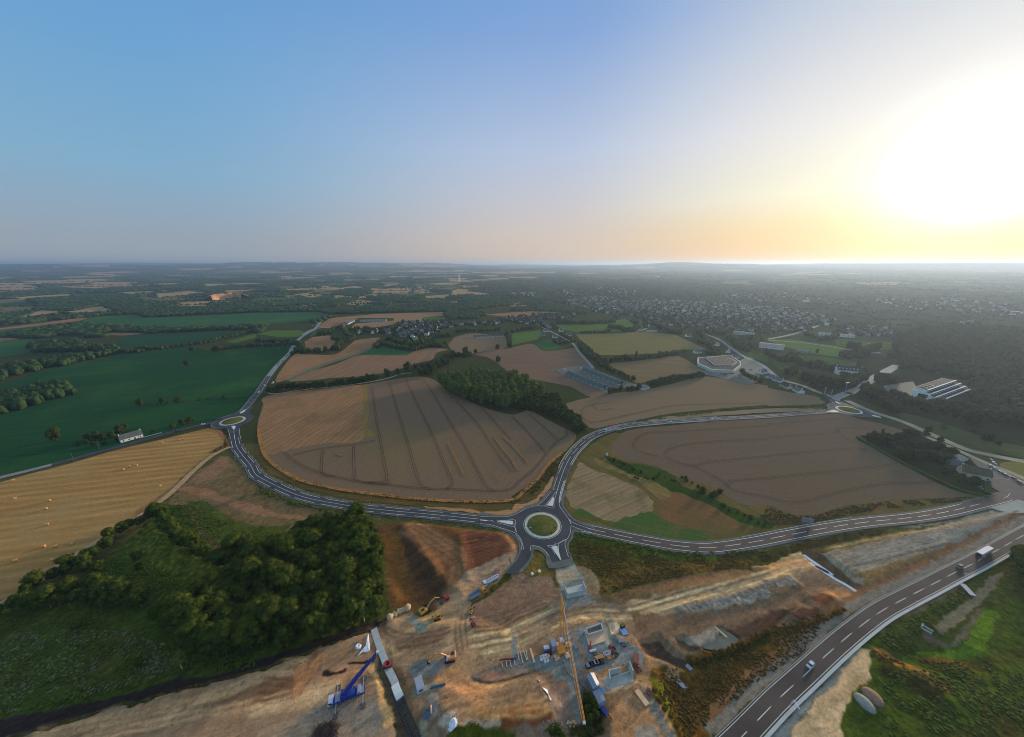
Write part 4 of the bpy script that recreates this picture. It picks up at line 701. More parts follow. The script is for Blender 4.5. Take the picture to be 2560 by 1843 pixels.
for s in ("D6 0,655 200,675 420,740 590,795 740,860 830,980 865,1080 880,1180", "D6 10,510 300,517 560,510 700,470 850,395 970,330 1160,280 1300,170 1440,0", "D6 1640,0 1605,160 1610,290 1680,400 1800,560 1900,640 2050,700 2268,770", "D6 1840,700 2040,770 2268,840",
          "D6 1840,700 1835,800 1790,930 1725,1030 1730,1130 1790,1330", "D6 1045,1095 1180,1120 1290,1180 1400,1310", "D6 1020,1200 1030,1100", "D6 840,1180 850,1090 800,980 720,870",
          "D6 1360,1105 1470,1100 1580,1060 1590,1200 1640,1390", "D6 1365,1105 1440,1150 1520,1280", "D6 340,600 540,585 715,583 690,715 530,680 340,635", "D6 690,715 690,640", "D6 1310,300 1485,340 1500,200 1560,0", "D6 1310,300 1430,150 1540,10",
          "E1 230,720 400,600 700,490 1000,440 1250,450 1340,540", "E2 150,680 400,620 460,570 410,480 450,430 580,400 500,310", "E2 850,350 1100,450 1400,550 1700,660 1920,770 2268,860", "E2 0,745 300,735 500,745 900,745", "E1 560,1040 620,1180 690,1500", "E1 850,1080 860,1250 890,1500", "E1 1120,1000 1115,1200 1180,1500", "E1 300,450 700,340 1000,220 1280,20"): line(s, .16)
for s in ("D6 0,578 110,585 210,608 130,598 0,582", "D6 220,590 300,620 220,597"): mk.append((G(s), .28))
for i in range(8):
    a = at('D6', 700+4*i, 725+14*i*1.0); mk.append((np.array([a[:2], a[:2]+[.45, .1]]), .3))
    a = at('D6', 1165+19*i, 296); mk.append((np.array([a[:2], a[:2]+[.5, 0]]), .22))
    a = at('D6', 1590+19*i, 1055-11*i); mk.append((np.array([a[:2], a[:2]+[.5, .2]]), .28))
    a = at('D6', 1795+6*i, 565+14*i); mk.append((np.array([a[:2], a[:2]+[.45, .1]]), .25))
for i in range(13): a = at('B2', 478-i*4.2, 790+i*14.5)[:2]; b_ = at('B2', 455-i*3.2, 800+i*15.5)[:2]; mk.append((np.array([a, b_]), .3))
line("B2 480,780 455,850 425,960", .15); line("B2 462,800 440,850 415,960", .15)
line("B3 2090,943 2120,930 2138,905", .15)
strips('road_markings', mk, ZR+.03, white)
pave = mat('island_paving', A(176, 186, 196), .8, var=.06, scale=.8)
for s, lb in (("D6 345,612 400,598 600,597 665,605 675,640 655,680 560,665 420,630", 'pale triangular paved splitter island west of the central roundabout'), ("D6 1480,112 1500,125 1485,250 1475,305 1430,300 1345,285 1400,220", 'pale triangular paved splitter island north of the central roundabout'),
              ("D6 1440,1130 1530,1100 1575,1120 1590,1200 1640,1395 1620,1390 1530,1260", 'long pale paved splitter island on the unfinished south arm'), ("E2 340,715 480,680 620,645 700,665 850,740 600,738", 'pale paved splitter island left of the far right roundabout'), ("E2 660,330 740,360 900,435 730,420", 'small pale splitter island behind the far right roundabout'),
              ("E2 1960,830 2100,850 2300,910 2300,935 2000,870", 'narrow white splitter island right of the far right roundabout'), ("E1 720,900 850,860 940,890 870,1050 830,1050", 'small splitter island below the left roundabout'), ("E1 1120,240 1330,130 1440,60 1340,200 1180,290", 'small splitter island behind the left roundabout')):
    P = G(s); c = P.mean(0); o = thing('splitter_island', lb, 'traffic island', (c[0], c[1], ZR)); MB().prism(P-c, 0, .15).build('kerb', conc, o); MB().prism((P-c)*.88, .15, .17).build('paving', pave, o)
# surfaces at the right-hand junction and tracks
flat('junction_gravel', G("B3 1950,960 2100,900 1930,760 1900,680 1820,600 1960,640 2268,800 2600,950 2600,1060 2268,1080 2050,1060 1900,1010"), ZR-.016, mat('junction_gravel', A(128, 134, 134), .95, var=.15, scale=.1), sm=4)
flat('side_road', G("B3 1800,590 1960,660 2100,730 2268,830 2500,930 2500,1000 2268,900 2100,830 1950,740 1850,660"), ZR, mat('side_asphalt', A(76, 80, 80), .9, var=.1, scale=.1), sm=4)
ribbon('service_track', smooth(G("B3 700,80 900,170 1200,270 1450,380 1750,510 2000,570 2268,620 2500,660"), 4), 4.5, -4.5, ZR-.012, mat('track_stone', A(126, 124, 112), .95, var=.2, scale=.1))
ribbon('service_track', smooth(G("B3 1400,400 1700,530 1900,620 2268,770 2500,900"), 4), 3.0, -3.0, ZR-.004, mat('track_stone', A(126, 124, 112)))
flat('roundabout_road', disc(at('B3', 2290, 900)[:2], 20), ZR+.006, asph)
ribbon('farm_track', smooth(G("B0 2060,485 1980,515 1850,590 1700,720 1600,820 1480,930 1330,1040 1230,1110 1100,1190 900,1310 700,1430 500,1560 C0 350,190 180,300 0,400 -300,560"), 3), 2.4, -2.4, ZR-.014, field_mat('track_dust', A(158, 132, 106), A(138, 116, 92), None, ang=0, pitch=2))
ribbon('farm_track', smooth(G("A1 100,1215 180,1225 400,1190 700,1160 950,1128 1150,1090 1300,1045 1380,1040"), 4), 1.8, -1.8, ZR-.014, mat('track_stone', A(126, 124, 112)))
for s, w in (("A1 420,700 470,665 560,640 700,630", 4), ("A2 200,590 300,650 400,700 460,730 540,780 600,860 690,960 720,1000", 3), ("A2 1100,670 1180,650 1220,600 1200,560", 3), ("A2 1700,690 1830,740 1930,810 2050,890 2200,960 2268,1010 A3 100,1090 300,1150 420,1200 600,1265 E2 560,330", 4), ("A3 0,740 200,700 330,660 500,600", 4), ("A3 0,750 300,770 700,830 850,860 1000,860", 2.5), ("A1 1050,830 1100,735 1400,700", 2), ("A3 600,1250 830,1160 960,1090 1100,1010 1150,970", 4)):
    ribbon('village_road', smooth(G(s), 5), w, -w, ZR-.01, old)
# ------------------------------------------------------------------ foliage
def leaf_mat(name, c1, c2, c3):
    m = bpy.data.materials.new(name); m.use_nodes = True; nt = m.node_tree; N = nt.nodes; L = nt.links; b = N['Principled BSDF']; out = N['Material Output']
    b.inputs['Roughness'].default_value = .8; b.inputs['Specular IOR Level'].default_value = .03
    oi = N.new('ShaderNodeObjectInfo'); tc = N.new('ShaderNodeTexCoord'); n = N.new('ShaderNodeTexNoise'); n.inputs['Scale'].default_value = .45; n.inputs['Detail'].default_value = 3; L.new(tc.outputs['Object'], n.inputs['Vector'])
    at_ = N.new('ShaderNodeAttribute'); at_.attribute_name = 'tone'
    def mixc(f, a, c):
        x = N.new('ShaderNodeMix'); x.data_type = 'RGBA'; L.new(f, x.inputs[0])
        for s, v in ((6, a), (7, c)):
            if isinstance(v, tuple): x.inputs[s].default_value = (*v, 1)
            else: L.new(v, x.inputs[s])
        return x.outputs[2]
    def math2(op, a, c):
        k = N.new('ShaderNodeMath'); k.operation = op; k.use_clamp = True
        for i, v in enumerate((a, c)):
            if isinstance(v, float): k.inputs[i].default_value = v
            else: L.new(v, k.inputs[i])
        return k.outputs[0]
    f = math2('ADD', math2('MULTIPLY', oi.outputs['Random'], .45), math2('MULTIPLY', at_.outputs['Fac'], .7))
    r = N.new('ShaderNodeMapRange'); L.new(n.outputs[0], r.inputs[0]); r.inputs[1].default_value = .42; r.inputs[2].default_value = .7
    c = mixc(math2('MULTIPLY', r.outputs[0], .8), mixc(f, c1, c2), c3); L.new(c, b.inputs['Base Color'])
    tr_ = N.new('ShaderNodeBsdfTranslucent'); L.new(c, tr_.inputs[0]); ms = N.new('ShaderNodeMixShader'); ms.inputs[0].default_value = .28
    L.new(b.outputs[0], ms.inputs[1]); L.new(tr_.outputs[0], ms.inputs[2]); L.new(ms.outputs[0], out.inputs[0]); return m
lf_dark = leaf_mat('dark_leaves', A(34, 54, 24), A(60, 76, 30), A(94, 102, 40))
lf_popl = leaf_mat('poplar_leaves', A(66, 88, 42), A(88, 106, 54), A(118, 126, 72))
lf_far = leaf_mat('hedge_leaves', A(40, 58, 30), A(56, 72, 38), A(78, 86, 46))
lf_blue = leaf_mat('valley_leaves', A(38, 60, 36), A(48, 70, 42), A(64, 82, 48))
lf_right = leaf_mat('dull_leaves', A(38, 46, 28), A(50, 58, 34), A(70, 74, 42))  # darker, greyer green for the trees on the right
lf_gold = leaf_mat('dry_leaves', A(96, 74, 36), A(120, 90, 42), A(84, 84, 40))
bark = mat('bark', A(92, 84, 72), .9, var=.2, scale=2); birch = mat('pale_bark', A(190, 180, 160), .85)
def ico(sub):
    import bmesh
    bm = bmesh.new(); bmesh.ops.create_icosphere(bm, subdivisions=sub, radius=1); V = np.array([v.co[:] for v in bm.verts]); F = np.array([[v.index for v in f.verts] for f in bm.faces]); bm.free(); return V, F
I1 = ico(1); I2 = ico(2)
def crown(name, rx, h, z0, nl, nq, qs, seed, m, shape='round', core=.8):
    """a crown as many leaf-clump faces on overlapping lumps, over rough inner lumps"""
    g = np.random.default_rng(seed); V = []; F = []; n = 0; T = []
    for k in range(nl):
        u = g.uniform(-.75, 1); a = g.uniform(0, 2*math.pi); s = math.sqrt(max(0, 1-u*u))
        if shape == 'tall': s = s*.8+.2
        rr = g.uniform(.5, .74); c = np.array([rx*rr*s*math.cos(a), rx*rr*s*math.sin(a), z0+h/2+h/2*u*.78]); r = rx*g.uniform(.26, .44)
        if k < 5: c = np.array([g.uniform(-.2, .2)*rx, g.uniform(-.2, .2)*rx, z0+h*(.25+.12*k)]); r = rx*.55
        sq = np.array([1, 1, g.uniform(.8, 1.05)])
        v = I1[0]*(1+g.uniform(-.18, .18, (len(I1[0]), 1)))*r*core*sq+c; V.append(v); F.append(I1[1]+n); n += len(v); tl = g.uniform(0, 1)**1.3; T += [tl*.5]*len(v)  # inner lumps toned darker: crown shade put into the leaf colour
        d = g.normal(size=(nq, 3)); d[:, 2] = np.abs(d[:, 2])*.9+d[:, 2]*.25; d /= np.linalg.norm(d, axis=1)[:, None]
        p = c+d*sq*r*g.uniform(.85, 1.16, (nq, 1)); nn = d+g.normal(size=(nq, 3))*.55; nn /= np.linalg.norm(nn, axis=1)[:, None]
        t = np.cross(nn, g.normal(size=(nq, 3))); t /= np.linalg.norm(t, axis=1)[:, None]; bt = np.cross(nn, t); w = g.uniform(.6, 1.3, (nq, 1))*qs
        q = np.stack([p+t*w, p+bt*w*.8, p-t*w*.9-bt*w*.5], 1).reshape(-1, 3); V.append(q); F.append(np.arange(nq*3).reshape(-1, 3)+n); n += nq*3; T += list(np.repeat(tl*.8+g.uniform(-.1, .5, nq)*(d[:, 2] > .1), 3))  # upward-facing clumps toned lighter: light on the lump tops painted in
    me = np_mesh(name, np.concatenate(V), np.concatenate(F), m); at_ = me.attributes.new('tone', 'FLOAT', 'POINT'); at_.data.foreach_set('value', np.array(T, np.float32)); return me
def trunk(name, h, r, m, spread=1.2, seed=0, pale=False):
    g = random.Random(seed); b = MB(); p = Vector((0, 0, -.3)); q = Vector((g.uniform(-.3, .3), g.uniform(-.3, .3), h*.6)); b.cyl(p, q, r, r*.7, 7); b.cyl(q, (q.x*1.5, q.y*1.5, h), r*.7, r*.35, 6)
    for k in range(5): a = k*1.25+g.random(); z = h*g.uniform(.45, .9); b.cyl((q.x*z/h, q.y*z/h, z), (math.cos(a)*spread, math.sin(a)*spread, z+h*g.uniform(.2, .35)), r*.4, r*.15, 5)
    me = bpy.data.meshes.new(name); me.from_pydata(b.v, [], b.f); me.materials.append(m); me.update(); return me
PRO = {}
def proto(kind, rx, h, z0, m, seed, nm='tree', shape='round', nl=34, nq=70, qs=.38, tr=.28, tm=None):
    t = thing(nm, 'x', 'tree', (0, -5000, 0)); o = link('trunk', trunk('trunk', z0+h*.55, tr, tm or bark, rx*.45, seed), t); link('crown', crown('crown', rx, h, z0, nl, nq, qs, seed, m, shape), t)
    PRO.setdefault(kind, []).append(t); t['size'] = z0+h; return t
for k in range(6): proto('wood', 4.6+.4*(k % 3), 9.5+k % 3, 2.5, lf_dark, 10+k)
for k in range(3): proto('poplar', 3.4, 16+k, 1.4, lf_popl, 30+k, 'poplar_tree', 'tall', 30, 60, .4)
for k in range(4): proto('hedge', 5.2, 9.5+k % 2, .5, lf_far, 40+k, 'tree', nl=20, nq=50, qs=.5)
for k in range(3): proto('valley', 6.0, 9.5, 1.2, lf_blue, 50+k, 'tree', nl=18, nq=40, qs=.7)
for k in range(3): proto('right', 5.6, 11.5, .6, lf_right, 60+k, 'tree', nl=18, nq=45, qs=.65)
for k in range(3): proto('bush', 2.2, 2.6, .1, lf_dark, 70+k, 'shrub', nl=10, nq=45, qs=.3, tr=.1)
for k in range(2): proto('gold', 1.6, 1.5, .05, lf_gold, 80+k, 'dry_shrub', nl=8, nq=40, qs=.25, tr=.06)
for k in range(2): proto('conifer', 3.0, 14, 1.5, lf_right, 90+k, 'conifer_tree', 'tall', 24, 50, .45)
used = {}
LATER = []; FAR_KINDS = ('hedge', 'valley', 'right')
def tree(kind, x, y, s=1.0, label='', group=None, cat='tree', sz=None, z=None, nm=None):
    if kind in FAR_KINDS and group: LATER.append((math.hypot(x, y), kind, x, y, s, label, group)); return None
    return tree_now(kind, x, y, s, label, group, cat, sz, z, nm)
def tree_now(kind, x, y, s=1.0, label='', group=None, cat='tree', sz=None, z=None, nm=None):
    P = PRO[kind]; p = P[random.randrange(len(P))]; sc = (s*random.uniform(.93, 1.07), s*random.uniform(.93, 1.07), (sz or s)*random.uniform(.92, 1.08)); z = hz(x, y)-.1 if z is None else z
    o = dup(p, (x, y, z), random.uniform(0, 6.28), label, group, sc, nm); o['category'] = cat
    if 'size' in o: del o['size']
    return o
def inside(x, y, P): return sdist(np.array([x]), np.array([y]), P)[0] < 0
def scatter(P, gap, jit=.35, lim=9999):
    x0, y0 = P.min(0); x1, y1 = P.max(0); gxx = np.arange(x0, x1, gap); gyy = np.arange(y0, y1, gap*.87); out = []
    for j, yy in enumerate(gyy):
        for xx in gxx: out.append((xx+(j % 2)*gap/2+random.uniform(-jit, jit)*gap, yy+random.uniform(-jit, jit)*gap))
    out = np.array(out)
    if not len(out): return out
    out = out[sdist(out[:, 0], out[:, 1], P) < 0]
    out = out[np.argsort(np.hypot(out[:, 0], out[:, 1]))]; return out[:lim]
def row(s, gap, jit=.2):
    P = smooth(G(s), 2); L_ = arclen(P); n = max(1, int(L_[-1]/gap)); k = np.linspace(0, L_[-1], n+1); Q = np.stack([np.interp(k, L_, P[:, 0]), np.interp(k, L_, P[:, 1])], 1)
    return Q+np.array([[random.uniform(-jit, jit)*gap, random.uniform(-jit, jit)*gap] for _ in Q])
# --- the dense wood at lower left, one object per tree
cnt = {'wood': 0}
gw = 'trees of the dense wood at lower left'; lw = 'dense dark green broadleaf tree in the wood beside the earthworks'
Pm = G("B1 540,1200 700,1180 870,1140 1000,1160 1060,1290 1090,1420 C1 1120,120 1130,300 1140,480 1080,540 900,590 700,660 500,740 250,850 60,900 C0 2150,880 1900,900 1750,760 1550,640 1400,480 1500,380 1750,380 1950,280 2050,130 2150,0 B0 2000,1480 1900,1400 2000,1400 2200,1450 B1 0,1420 150,1430 300,1370")
def lab_wood(x, y):
    u = px_of(x, y)
    if u[1] > 1560+(620-u[0])*-.02 and u[0] < 760 or (u[1] > 1600-(u[0]-700)*.28): return 'dark tree in the front row of the wood, above the black soil bank'
    if u[0] > 900: return 'bright-topped green tree on the right edge of the wood, beside the ploughed brown soil'
    if u[1] < 1370: return 'tall dark tree on the far edge of the wood, next to the curving road'
    return 'dark rounded tree on the meadow side of the wood, left of its tallest part' if u[0] < 600 else 'dense dark green tree in the middle of the wood, hemmed in on all sides' if u[0] < 780 else 'dense green tree inside the wood, one row in from the brown soil edge'
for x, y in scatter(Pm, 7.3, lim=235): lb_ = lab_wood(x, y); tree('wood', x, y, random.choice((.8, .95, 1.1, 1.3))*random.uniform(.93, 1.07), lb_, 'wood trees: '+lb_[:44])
# belt along the farm track and the tongues into the meadow (lower trees)
BELT = ['low bushy tree in the belt crossing the meadow above the weeds', 'bushy tree lining the lower side of the farm track', 'dark low tree in the second row of the meadow belt', 'bushy tree in the tongue running down from the track corner', 'small bushy tree where belt and farm track meet']
gb = 'low trees in the belt between farm track and meadow'; lb = 'low bushy tree in the overgrown belt below the farm track'
for s in ("C0 -150,560 50,490 220,420 400,400 600,340 800,260 950,330 1100,330 1300,340", "C0 250,300 420,220 560,150 620,80 B0 750,1500 900,1440 1000,1330 1130,1240 1250,1180 1400,1100", "C0 350,420 500,420 620,400 750,380 900,400 1050,420 1250,430", "B0 1450,1130 1530,1250 1620,1370 1760,1440 1900,1500 2050,1560", "C0 600,150 700,90 860,120"):
    k_ = BELT.pop(0)
    for x, y in row(s, 5.0, .35): tree('wood', x, y, random.uniform(.6, 1.0), k_, 'belt trees: '+k_[:40])
tree('wood', *on('C0', 1240, 950)[:2], .42, 'small round isolated tree in the flowery meadow left of the pale birch', cat='tree'); tree('wood', *on('C0', 700, 620)[:2], .5, 'blue-green rounded bush alone at the upper edge of the flowery meadow')
bt = proto('birch', 3.0, 6.5, 3.4, lf_popl, 99, 'birch_tree', nl=16, nq=50, qs=.25, tr=.16, tm=birch); o = dup(bt, on('C0', 1615, 965), 0, 'pale yellow-green birch with white trunks standing alone by the black soil bank'); del o['size']
for q in ((960, 540), (835, 470)): o = dup(bt, on('C1', *q), 1, 'slender pale-trunked tree at the wood edge above the culvert head' if q[0] == 960 else 'thin pale-trunked tree leaning in the wood edge left of the culvert head', scale=1.25); del o['size']
tree('bush', *on('B0', 1210, 1480)[:2], 1.6, 'dark round bush standing alone in the meadow clearing', cat='bush'); tree('bush', *on('C0', 1230, 80)[:2], 1.3, 'flat dark bush in the meadow clearing behind the wood', cat='bush')
# --- poplar wood in the middle
gp = 'poplars of the central wood'; lp = 'tall pale green poplar in the wood beyond the wheat field'
Pp = G("A1 1480,1060 1600,1000 1750,950 1900,930 2100,980 2268,1060 A2 100,1140 220,1220 B2 280,60 130,90 0,160 B1 2200,170 1980,130 1790,75 1680,20 A1 1640,1190 1560,1110")
def pop_lab(x, y):
    u = px_of(x, y); f = inside(x, y-22, Pp)
    return ('poplar in the front row of the central wood, facing the wheat field' if not f else 'pale poplar at the left end of the central wood' if u[0] < 1130 else 'pale green poplar in the middle of the central wood' if u[0] < 1230 else 'poplar in the right part of the central wood, by the dark trees')
for x, y in scatter(Pp, 8.6, lim=190): k_ = pop_lab(x, y); tree('poplar', x, y, random.uniform(1.0, 1.5), k_, 'poplars: '+k_[:40], sz=random.uniform(.95, 1.45))
Pq = G("A2 80,1190 300,1200 420,1276 B2 400,60 470,150 560,240 660,330 640,380 570,385 470,280 350,230 200,180 60,160")
ge = 'dark trees at the end of the central wood'; le = 'dark rounded tree in the belt running down to the upper road'
for x, y in scatter(Pq, 7.5, lim=80): tree('hedge', x, y, random.uniform(.85, 1.15), le, ge)
def hedge(s, gap, kind, label, group, s0=.7, s1=1.1, cat='tree', jit=.22):
    for x, y in row(s, gap, jit): tree(kind, x, y, random.uniform(s0, s1), label, group, cat)
hedge("A1 130,1215 250,1190 420,1180 600,1170 800,1140 950,1120 1080,1090", 6.5, 'hedge', 'dark tree in the hedge line above the left stubble field', 'trees of the hedge above the stubble field', .75, 1.15)
for q, s_ in (((1045, 1100), 1.0), ((1160, 1070), 1.25), ((1260, 1050), 1.0), ((1345, 1030), 1.55), ((1410, 1000), .9), ((985, 1085), .7)): tree('hedge', *on('A1', *q)[:2], s_, 'rounded oak at the open end of the hedge above the stubble field', 'oaks at the hedge end')
hedge("A1 1450,1050 1500,1060 1560,1060 1600,990 1680,930 1760,890 1830,900 1900,880", 10, 'hedge', 'dark tree on the far edge of the poplar wood', 'trees behind the poplar wood', .9, 1.3); hedge("A1 1480,1000 1600,1000 1700,960", 10, 'hedge', 'dark tree on the far edge of the poplar wood', 'trees behind the poplar wood', .9, 1.3)
for q, s_, lb in (((1860, 870), 1.5, 'round oak alone behind the poplar wood, left one of two'), ((1945, 865), .9, 'small round oak behind the poplar wood, right of the bigger one'), ((2140, 830), 1.2, 'broad oak on the field boundary below the long shed'), ((2145, 945), 1.2, 'upright tree on the field edge right of the poplars'),
                  ((1650, 975), 0, ''), ((615, 850), 1.2, 'round dark tree alone on the stubble below the village'), ((560, 855), .8, 'small dark tree beside a round tree on the stubble')):
    if s_: tree('hedge', *on('A1', *q)[:2], s_, lb)
for q, s_, lb in (((1655, 980), 1.25, 'round dark tree standing alone in the maize field'), ((1700, 850), 1.2, 'round tree at the upper edge of the maize field'), ((1925, 850), 1.4, 'large olive tree at the corner of the maize field')): tree('hedge', *on('A0', *q)[:2], s_, lb)
for q, s_, lb in (((505, 425), 1.3, 'large round olive tree in the maize left of the cottage'), ((1250, 118), .9, 'leftmost of four bushes along a ditch in the maize field'), ((1440, 102), .8, 'second bush from the left along the ditch in the maize field'), ((1575, 95), .8, 'third bush from the left along the ditch in the maize'), ((1990, 65), .7, 'rightmost bush on the maize ditch near the road'),
                  ((1360, 370), .5, 'small green tree just right of the white cottage')): tree('hedge', *on('B0', *q)[:2], s_, lb)
hedge("B0 1300,112 1400,108 1650,85 1750,75 1850,68 1950,66", 6, 'bush', 'low shrub along the ditch in the maize field', 'shrubs of the maize ditch', .5, .8, 'shrub')
hedge("B0 790,430 860,425 940,420 1020,390 1090,350", 6, 'hedge', 'dark garden tree left of the white cottage', 'garden trees of the cottage', .6, .95); hedge("B0 680,480 760,470 900,470 1040,440", 7, 'hedge', 'dark garden tree left of the white cottage', 'garden trees of the cottage', .4, .6)
hedge("B0 1540,320 1600,300 1660,285 1690,270", 6, 'hedge', 'green bush by the road left of the left roundabout', 'bushes by the left roundabout', .65, .8)
gv = 'trees of the valley woods on the left'; lv = 'blue-green broadleaf tree in the woods beyond the maize field'
for s, gp_ in (("A0 -200,1180 0,1120 140,1060 420,1000 600,970 750,930 900,900 1030,870 1000,830 850,840 600,850 420,860 200,920 0,920 -200,960", 15), ("B0 -100,210 100,190 350,100 A0 650,1230 600,1140 450,1180 200,1200 0,1240 -100,1280", 13), ("A0 250,830 320,740 450,690 620,720 700,790 1000,830 1050,860 900,850 600,850 330,860", 16)):
    for x, y in scatter(G(s), gp_*.72, lim=110): tree('valley', x, y, random.uniform(.9, 1.5), lv, gv)
for s in ("A0 1040,860 1200,860 1270,850", "A0 1230,830 1400,830 1580,805 1700,790 1850,770 1950,740 2100,710 2268,660 A1 60,640", "A0 1900,840 2050,820 2268,800 A1 100,800 250,790 330,790", "A1 330,870 380,850 430,860"): hedge(s, 9.5, 'valley', 'blue-green tree in the hedge behind the maize field', 'trees of the hedge behind the maize', .7, 1.1)
hedge("A1 20,760 100,770 200,770 300,770 380,790 420,840 350,850", 9, 'valley', 'blue-green tree in the hedge behind the maize field', 'trees of the hedge behind the maize', .9, 1.2)
hv = ('dark tree around the village gardens', 'trees around the village')
for s, g_ in (("A1 560,700 650,690 700,650 750,640 800,700 850,740 760,780 700,820 740,840 690,830", 12), ("A1 440,850 500,850 560,850", 9), ("A1 680,740 760,760 830,760", 10), ("A1 1060,820 1100,780 1200,810 1300,830 1400,840 1480,820 1560,800 1650,810 1690,790", 8), ("A1 1080,780 1180,740 1250,770 1350,790 1500,760 1600,720 1700,720 1740,700", 9), ("A1 1300,810 1450,790 1600,770", 9),
                ("A1 840,660 950,650 1050,660 1150,650 1230,640 1260,610", 12), ("A1 1760,680 1850,670 1950,670 2050,670 2150,660", 11), ("A1 2230,690 2240,760 2250,800", 10), ("A2 0,680 80,660 150,650 200,640", 11)): hedge(s, g_, 'hedge', *hv, .8, 1.3)
hl = ('dark tree in the double hedge along the lane to the poultry sheds', 'trees along the shed lane')
for s in ("A2 600,800 640,860 720,930 800,990 860,1030 930,1060 1000,1090 1080,1110", "A2 620,790 690,860 760,920 840,970"): hedge(s, 10, 'hedge', *hl, .8, 1.05)
hedge("A2 830,940 900,940 1000,930 1100,920 1200,910 1300,900 1400,880 1460,870", 8, 'hedge', 'dark tree in the hedge between hay meadow and poor field', 'trees of the hedge below the hay meadow', .8, 1.2); tree('hedge', *on('A2', 1525, 865)[:2], .9, 'single round tree at the right end of the hay meadow hedge'); tree('conifer', *on('A2', 1100, 900)[:2], .9, 'pointed conifer standing out of the hay meadow hedge')
hedge("A2 1210,1165 1290,1145 1370,1125 1450,1110 1530,1100 1600,1090 1680,1080", 7, 'hedge', 'dark tree in the hedge above the upper wheat field', 'trees of the hedge above the upper wheat', .8, 1.15); hedge("A2 860,1215 930,1205 1000,1200 1060,1195 1120,1185", 7, 'hedge', 'dark tree at the end of the poultry sheds', 'trees at the end of the sheds', .6, .9)
hedge("A2 610,685 700,685 800,680 870,670", 9, 'hedge', 'low tree on the meadow hedge', 'trees of the meadow hedge', .7, .9); hedge("A2 860,640 950,650 1000,670 1080,665 1100,640", 9, 'hedge', 'big dark tree beside the bright meadow', 'big trees beside the meadow', 1.1, 1.5); hedge("A2 400,600 500,600 600,600 700,600 800,600 900,590", 11, 'hedge', 'dark tree behind the bright meadow', 'trees behind the meadow', 1.0, 1.4)
hedge("A2 430,700 500,740 560,760 420,780 380,760", 10, 'hedge', 'dark tree by the houses on the lane', 'trees by the lane houses', .7, 1.0); hedge("A2 1350,660 1420,680 1480,690 1300,640", 10, 'hedge', 'dark tree in front of the town', 'trees in front of the town', 1.1, 1.5)
hedge("A2 1660,770 1720,790 1750,800 1700,740 1650,660 1780,690 1900,690", 11, 'hedge', 'dark tree in front of the town', 'trees in front of the town', 1.0, 1.4); hedge("A2 1900,730 2000,790 2100,820 2150,780 2200,740 2050,760 1980,800 2080,850", 13, 'hedge', 'dark park tree near the sports hall', 'park trees near the sports hall', 1.2, 1.7)
hedge("A2 2040,1050 2100,1090 2160,1120 2210,1130", 9, 'hedge', 'dark tree on the bank beside the supermarket yard', 'trees beside the supermarket yard', .8, 1.0); hedge("A2 1740,870 1800,880 1850,890 1760,820", 10, 'hedge', 'tree behind the white supermarket building', 'trees behind the supermarket', .8, 1.2)
hr_ = ('dark park tree between the town and the right roundabout', 'park trees above the right roundabout')
for s, g_, a_, b_ in (("A3 0,880 60,920 150,940 200,900 260,960", 12, 1.0, 1.5), ("A3 180,1050 230,1040", 8, 1.4, 1.6), ("A3 320,980 400,1000 440,970 480,1000 560,1030 600,1010", 12, 1.2, 1.5), ("A3 300,1130 360,1150 420,1180 500,1190 560,1180 620,1160 700,1160 760,1150", 11, 1.4, 1.8), ("A3 700,1110 800,1100 860,1080 840,1040", 12, 1.3, 1.6),
                    ("A3 740,810 800,830 850,870 920,830 960,820 700,900 800,910", 14, 1.1, 1.6), ("A3 660,890 720,900", 12, 1.2, 1.5), ("A3 1000,1120 1060,1130 1120,1120", 10, 1.5, 1.8), ("A3 860,1200 940,1230 980,1240 900,1276", 9, 1.3, 1.6), ("A3 340,700 420,740 500,750 560,740 600,700", 14, 1.1, 1.4)): hedge(s, g_, 'right', *hr_, a_, b_)
tree('conifer', *on('A3', 430, 875)[:2], 1.0, 'pointed dark conifer beside the sports field')
gr_ = 'trees of the big forest on the right'; lr_ = 'dark tree in the big forest behind the school'
Pf = G("A3 1130,740 1400,640 1800,640 2268,660 2700,700 2700,1500 B3 2500,420 2268,340 2000,280 1850,200 1830,60 A3 1800,1120 1700,1080 1500,1050 1300,1000 1180,1000 1180,950 1050,880 1130,840")
SC_ALL = scatter(Pf, 11.5); RIGHT_IND = SC_ALL[:240]; RIGHT_REST = SC_ALL[240:]
for x, y in RIGHT_IND: tree('right', x, y, random.uniform(1.0, 1.35), lr_, gr_)
hs = ('dark tree in the belt in front of the school', 'trees in front of the school')
for s in ("B3 1190,130 1300,150 1400,190 1550,210 1700,240 1850,260", "B3 1250,90 1400,110 1550,120 1700,140 1850,160 2000,230", "B3 1000,130 1080,170 1130,190 1000,60 920,60", "A3 1200,1270 1130,1240"): hedge(s, 8.5, 'right', *hs, .9, 1.2)
tree('right', *on('B3', 1780, 290)[:2], 1.5, 'large round grey-green tree leaning out of the belt below the school'); tree('right', *on('B3', 1935, 440)[:2], .9, 'dark twin-topped tree in the dull green pasture on the right')
for q in ((1560, 330), (1830, 350), (2040, 470)): tree('bush', *on('B3', *q)[:2], 1.8, 'low scrub in the dull green pasture on the right', 'scrub in the right pasture', 'bush')
hg = ('dark garden tree inside the hedged plot on the right', 'garden trees of the hedged plot')
for s in ("B3 880,430 950,420 1050,420 1150,430 1250,420 1000,470 1100,500 1200,520 1300,500 1400,500 1500,500 1600,560", "B3 1130,560 1250,570 1350,600 1450,570 1500,640 1580,600 1200,600"): hedge(s, 8, 'right', *hg, .55, .9)
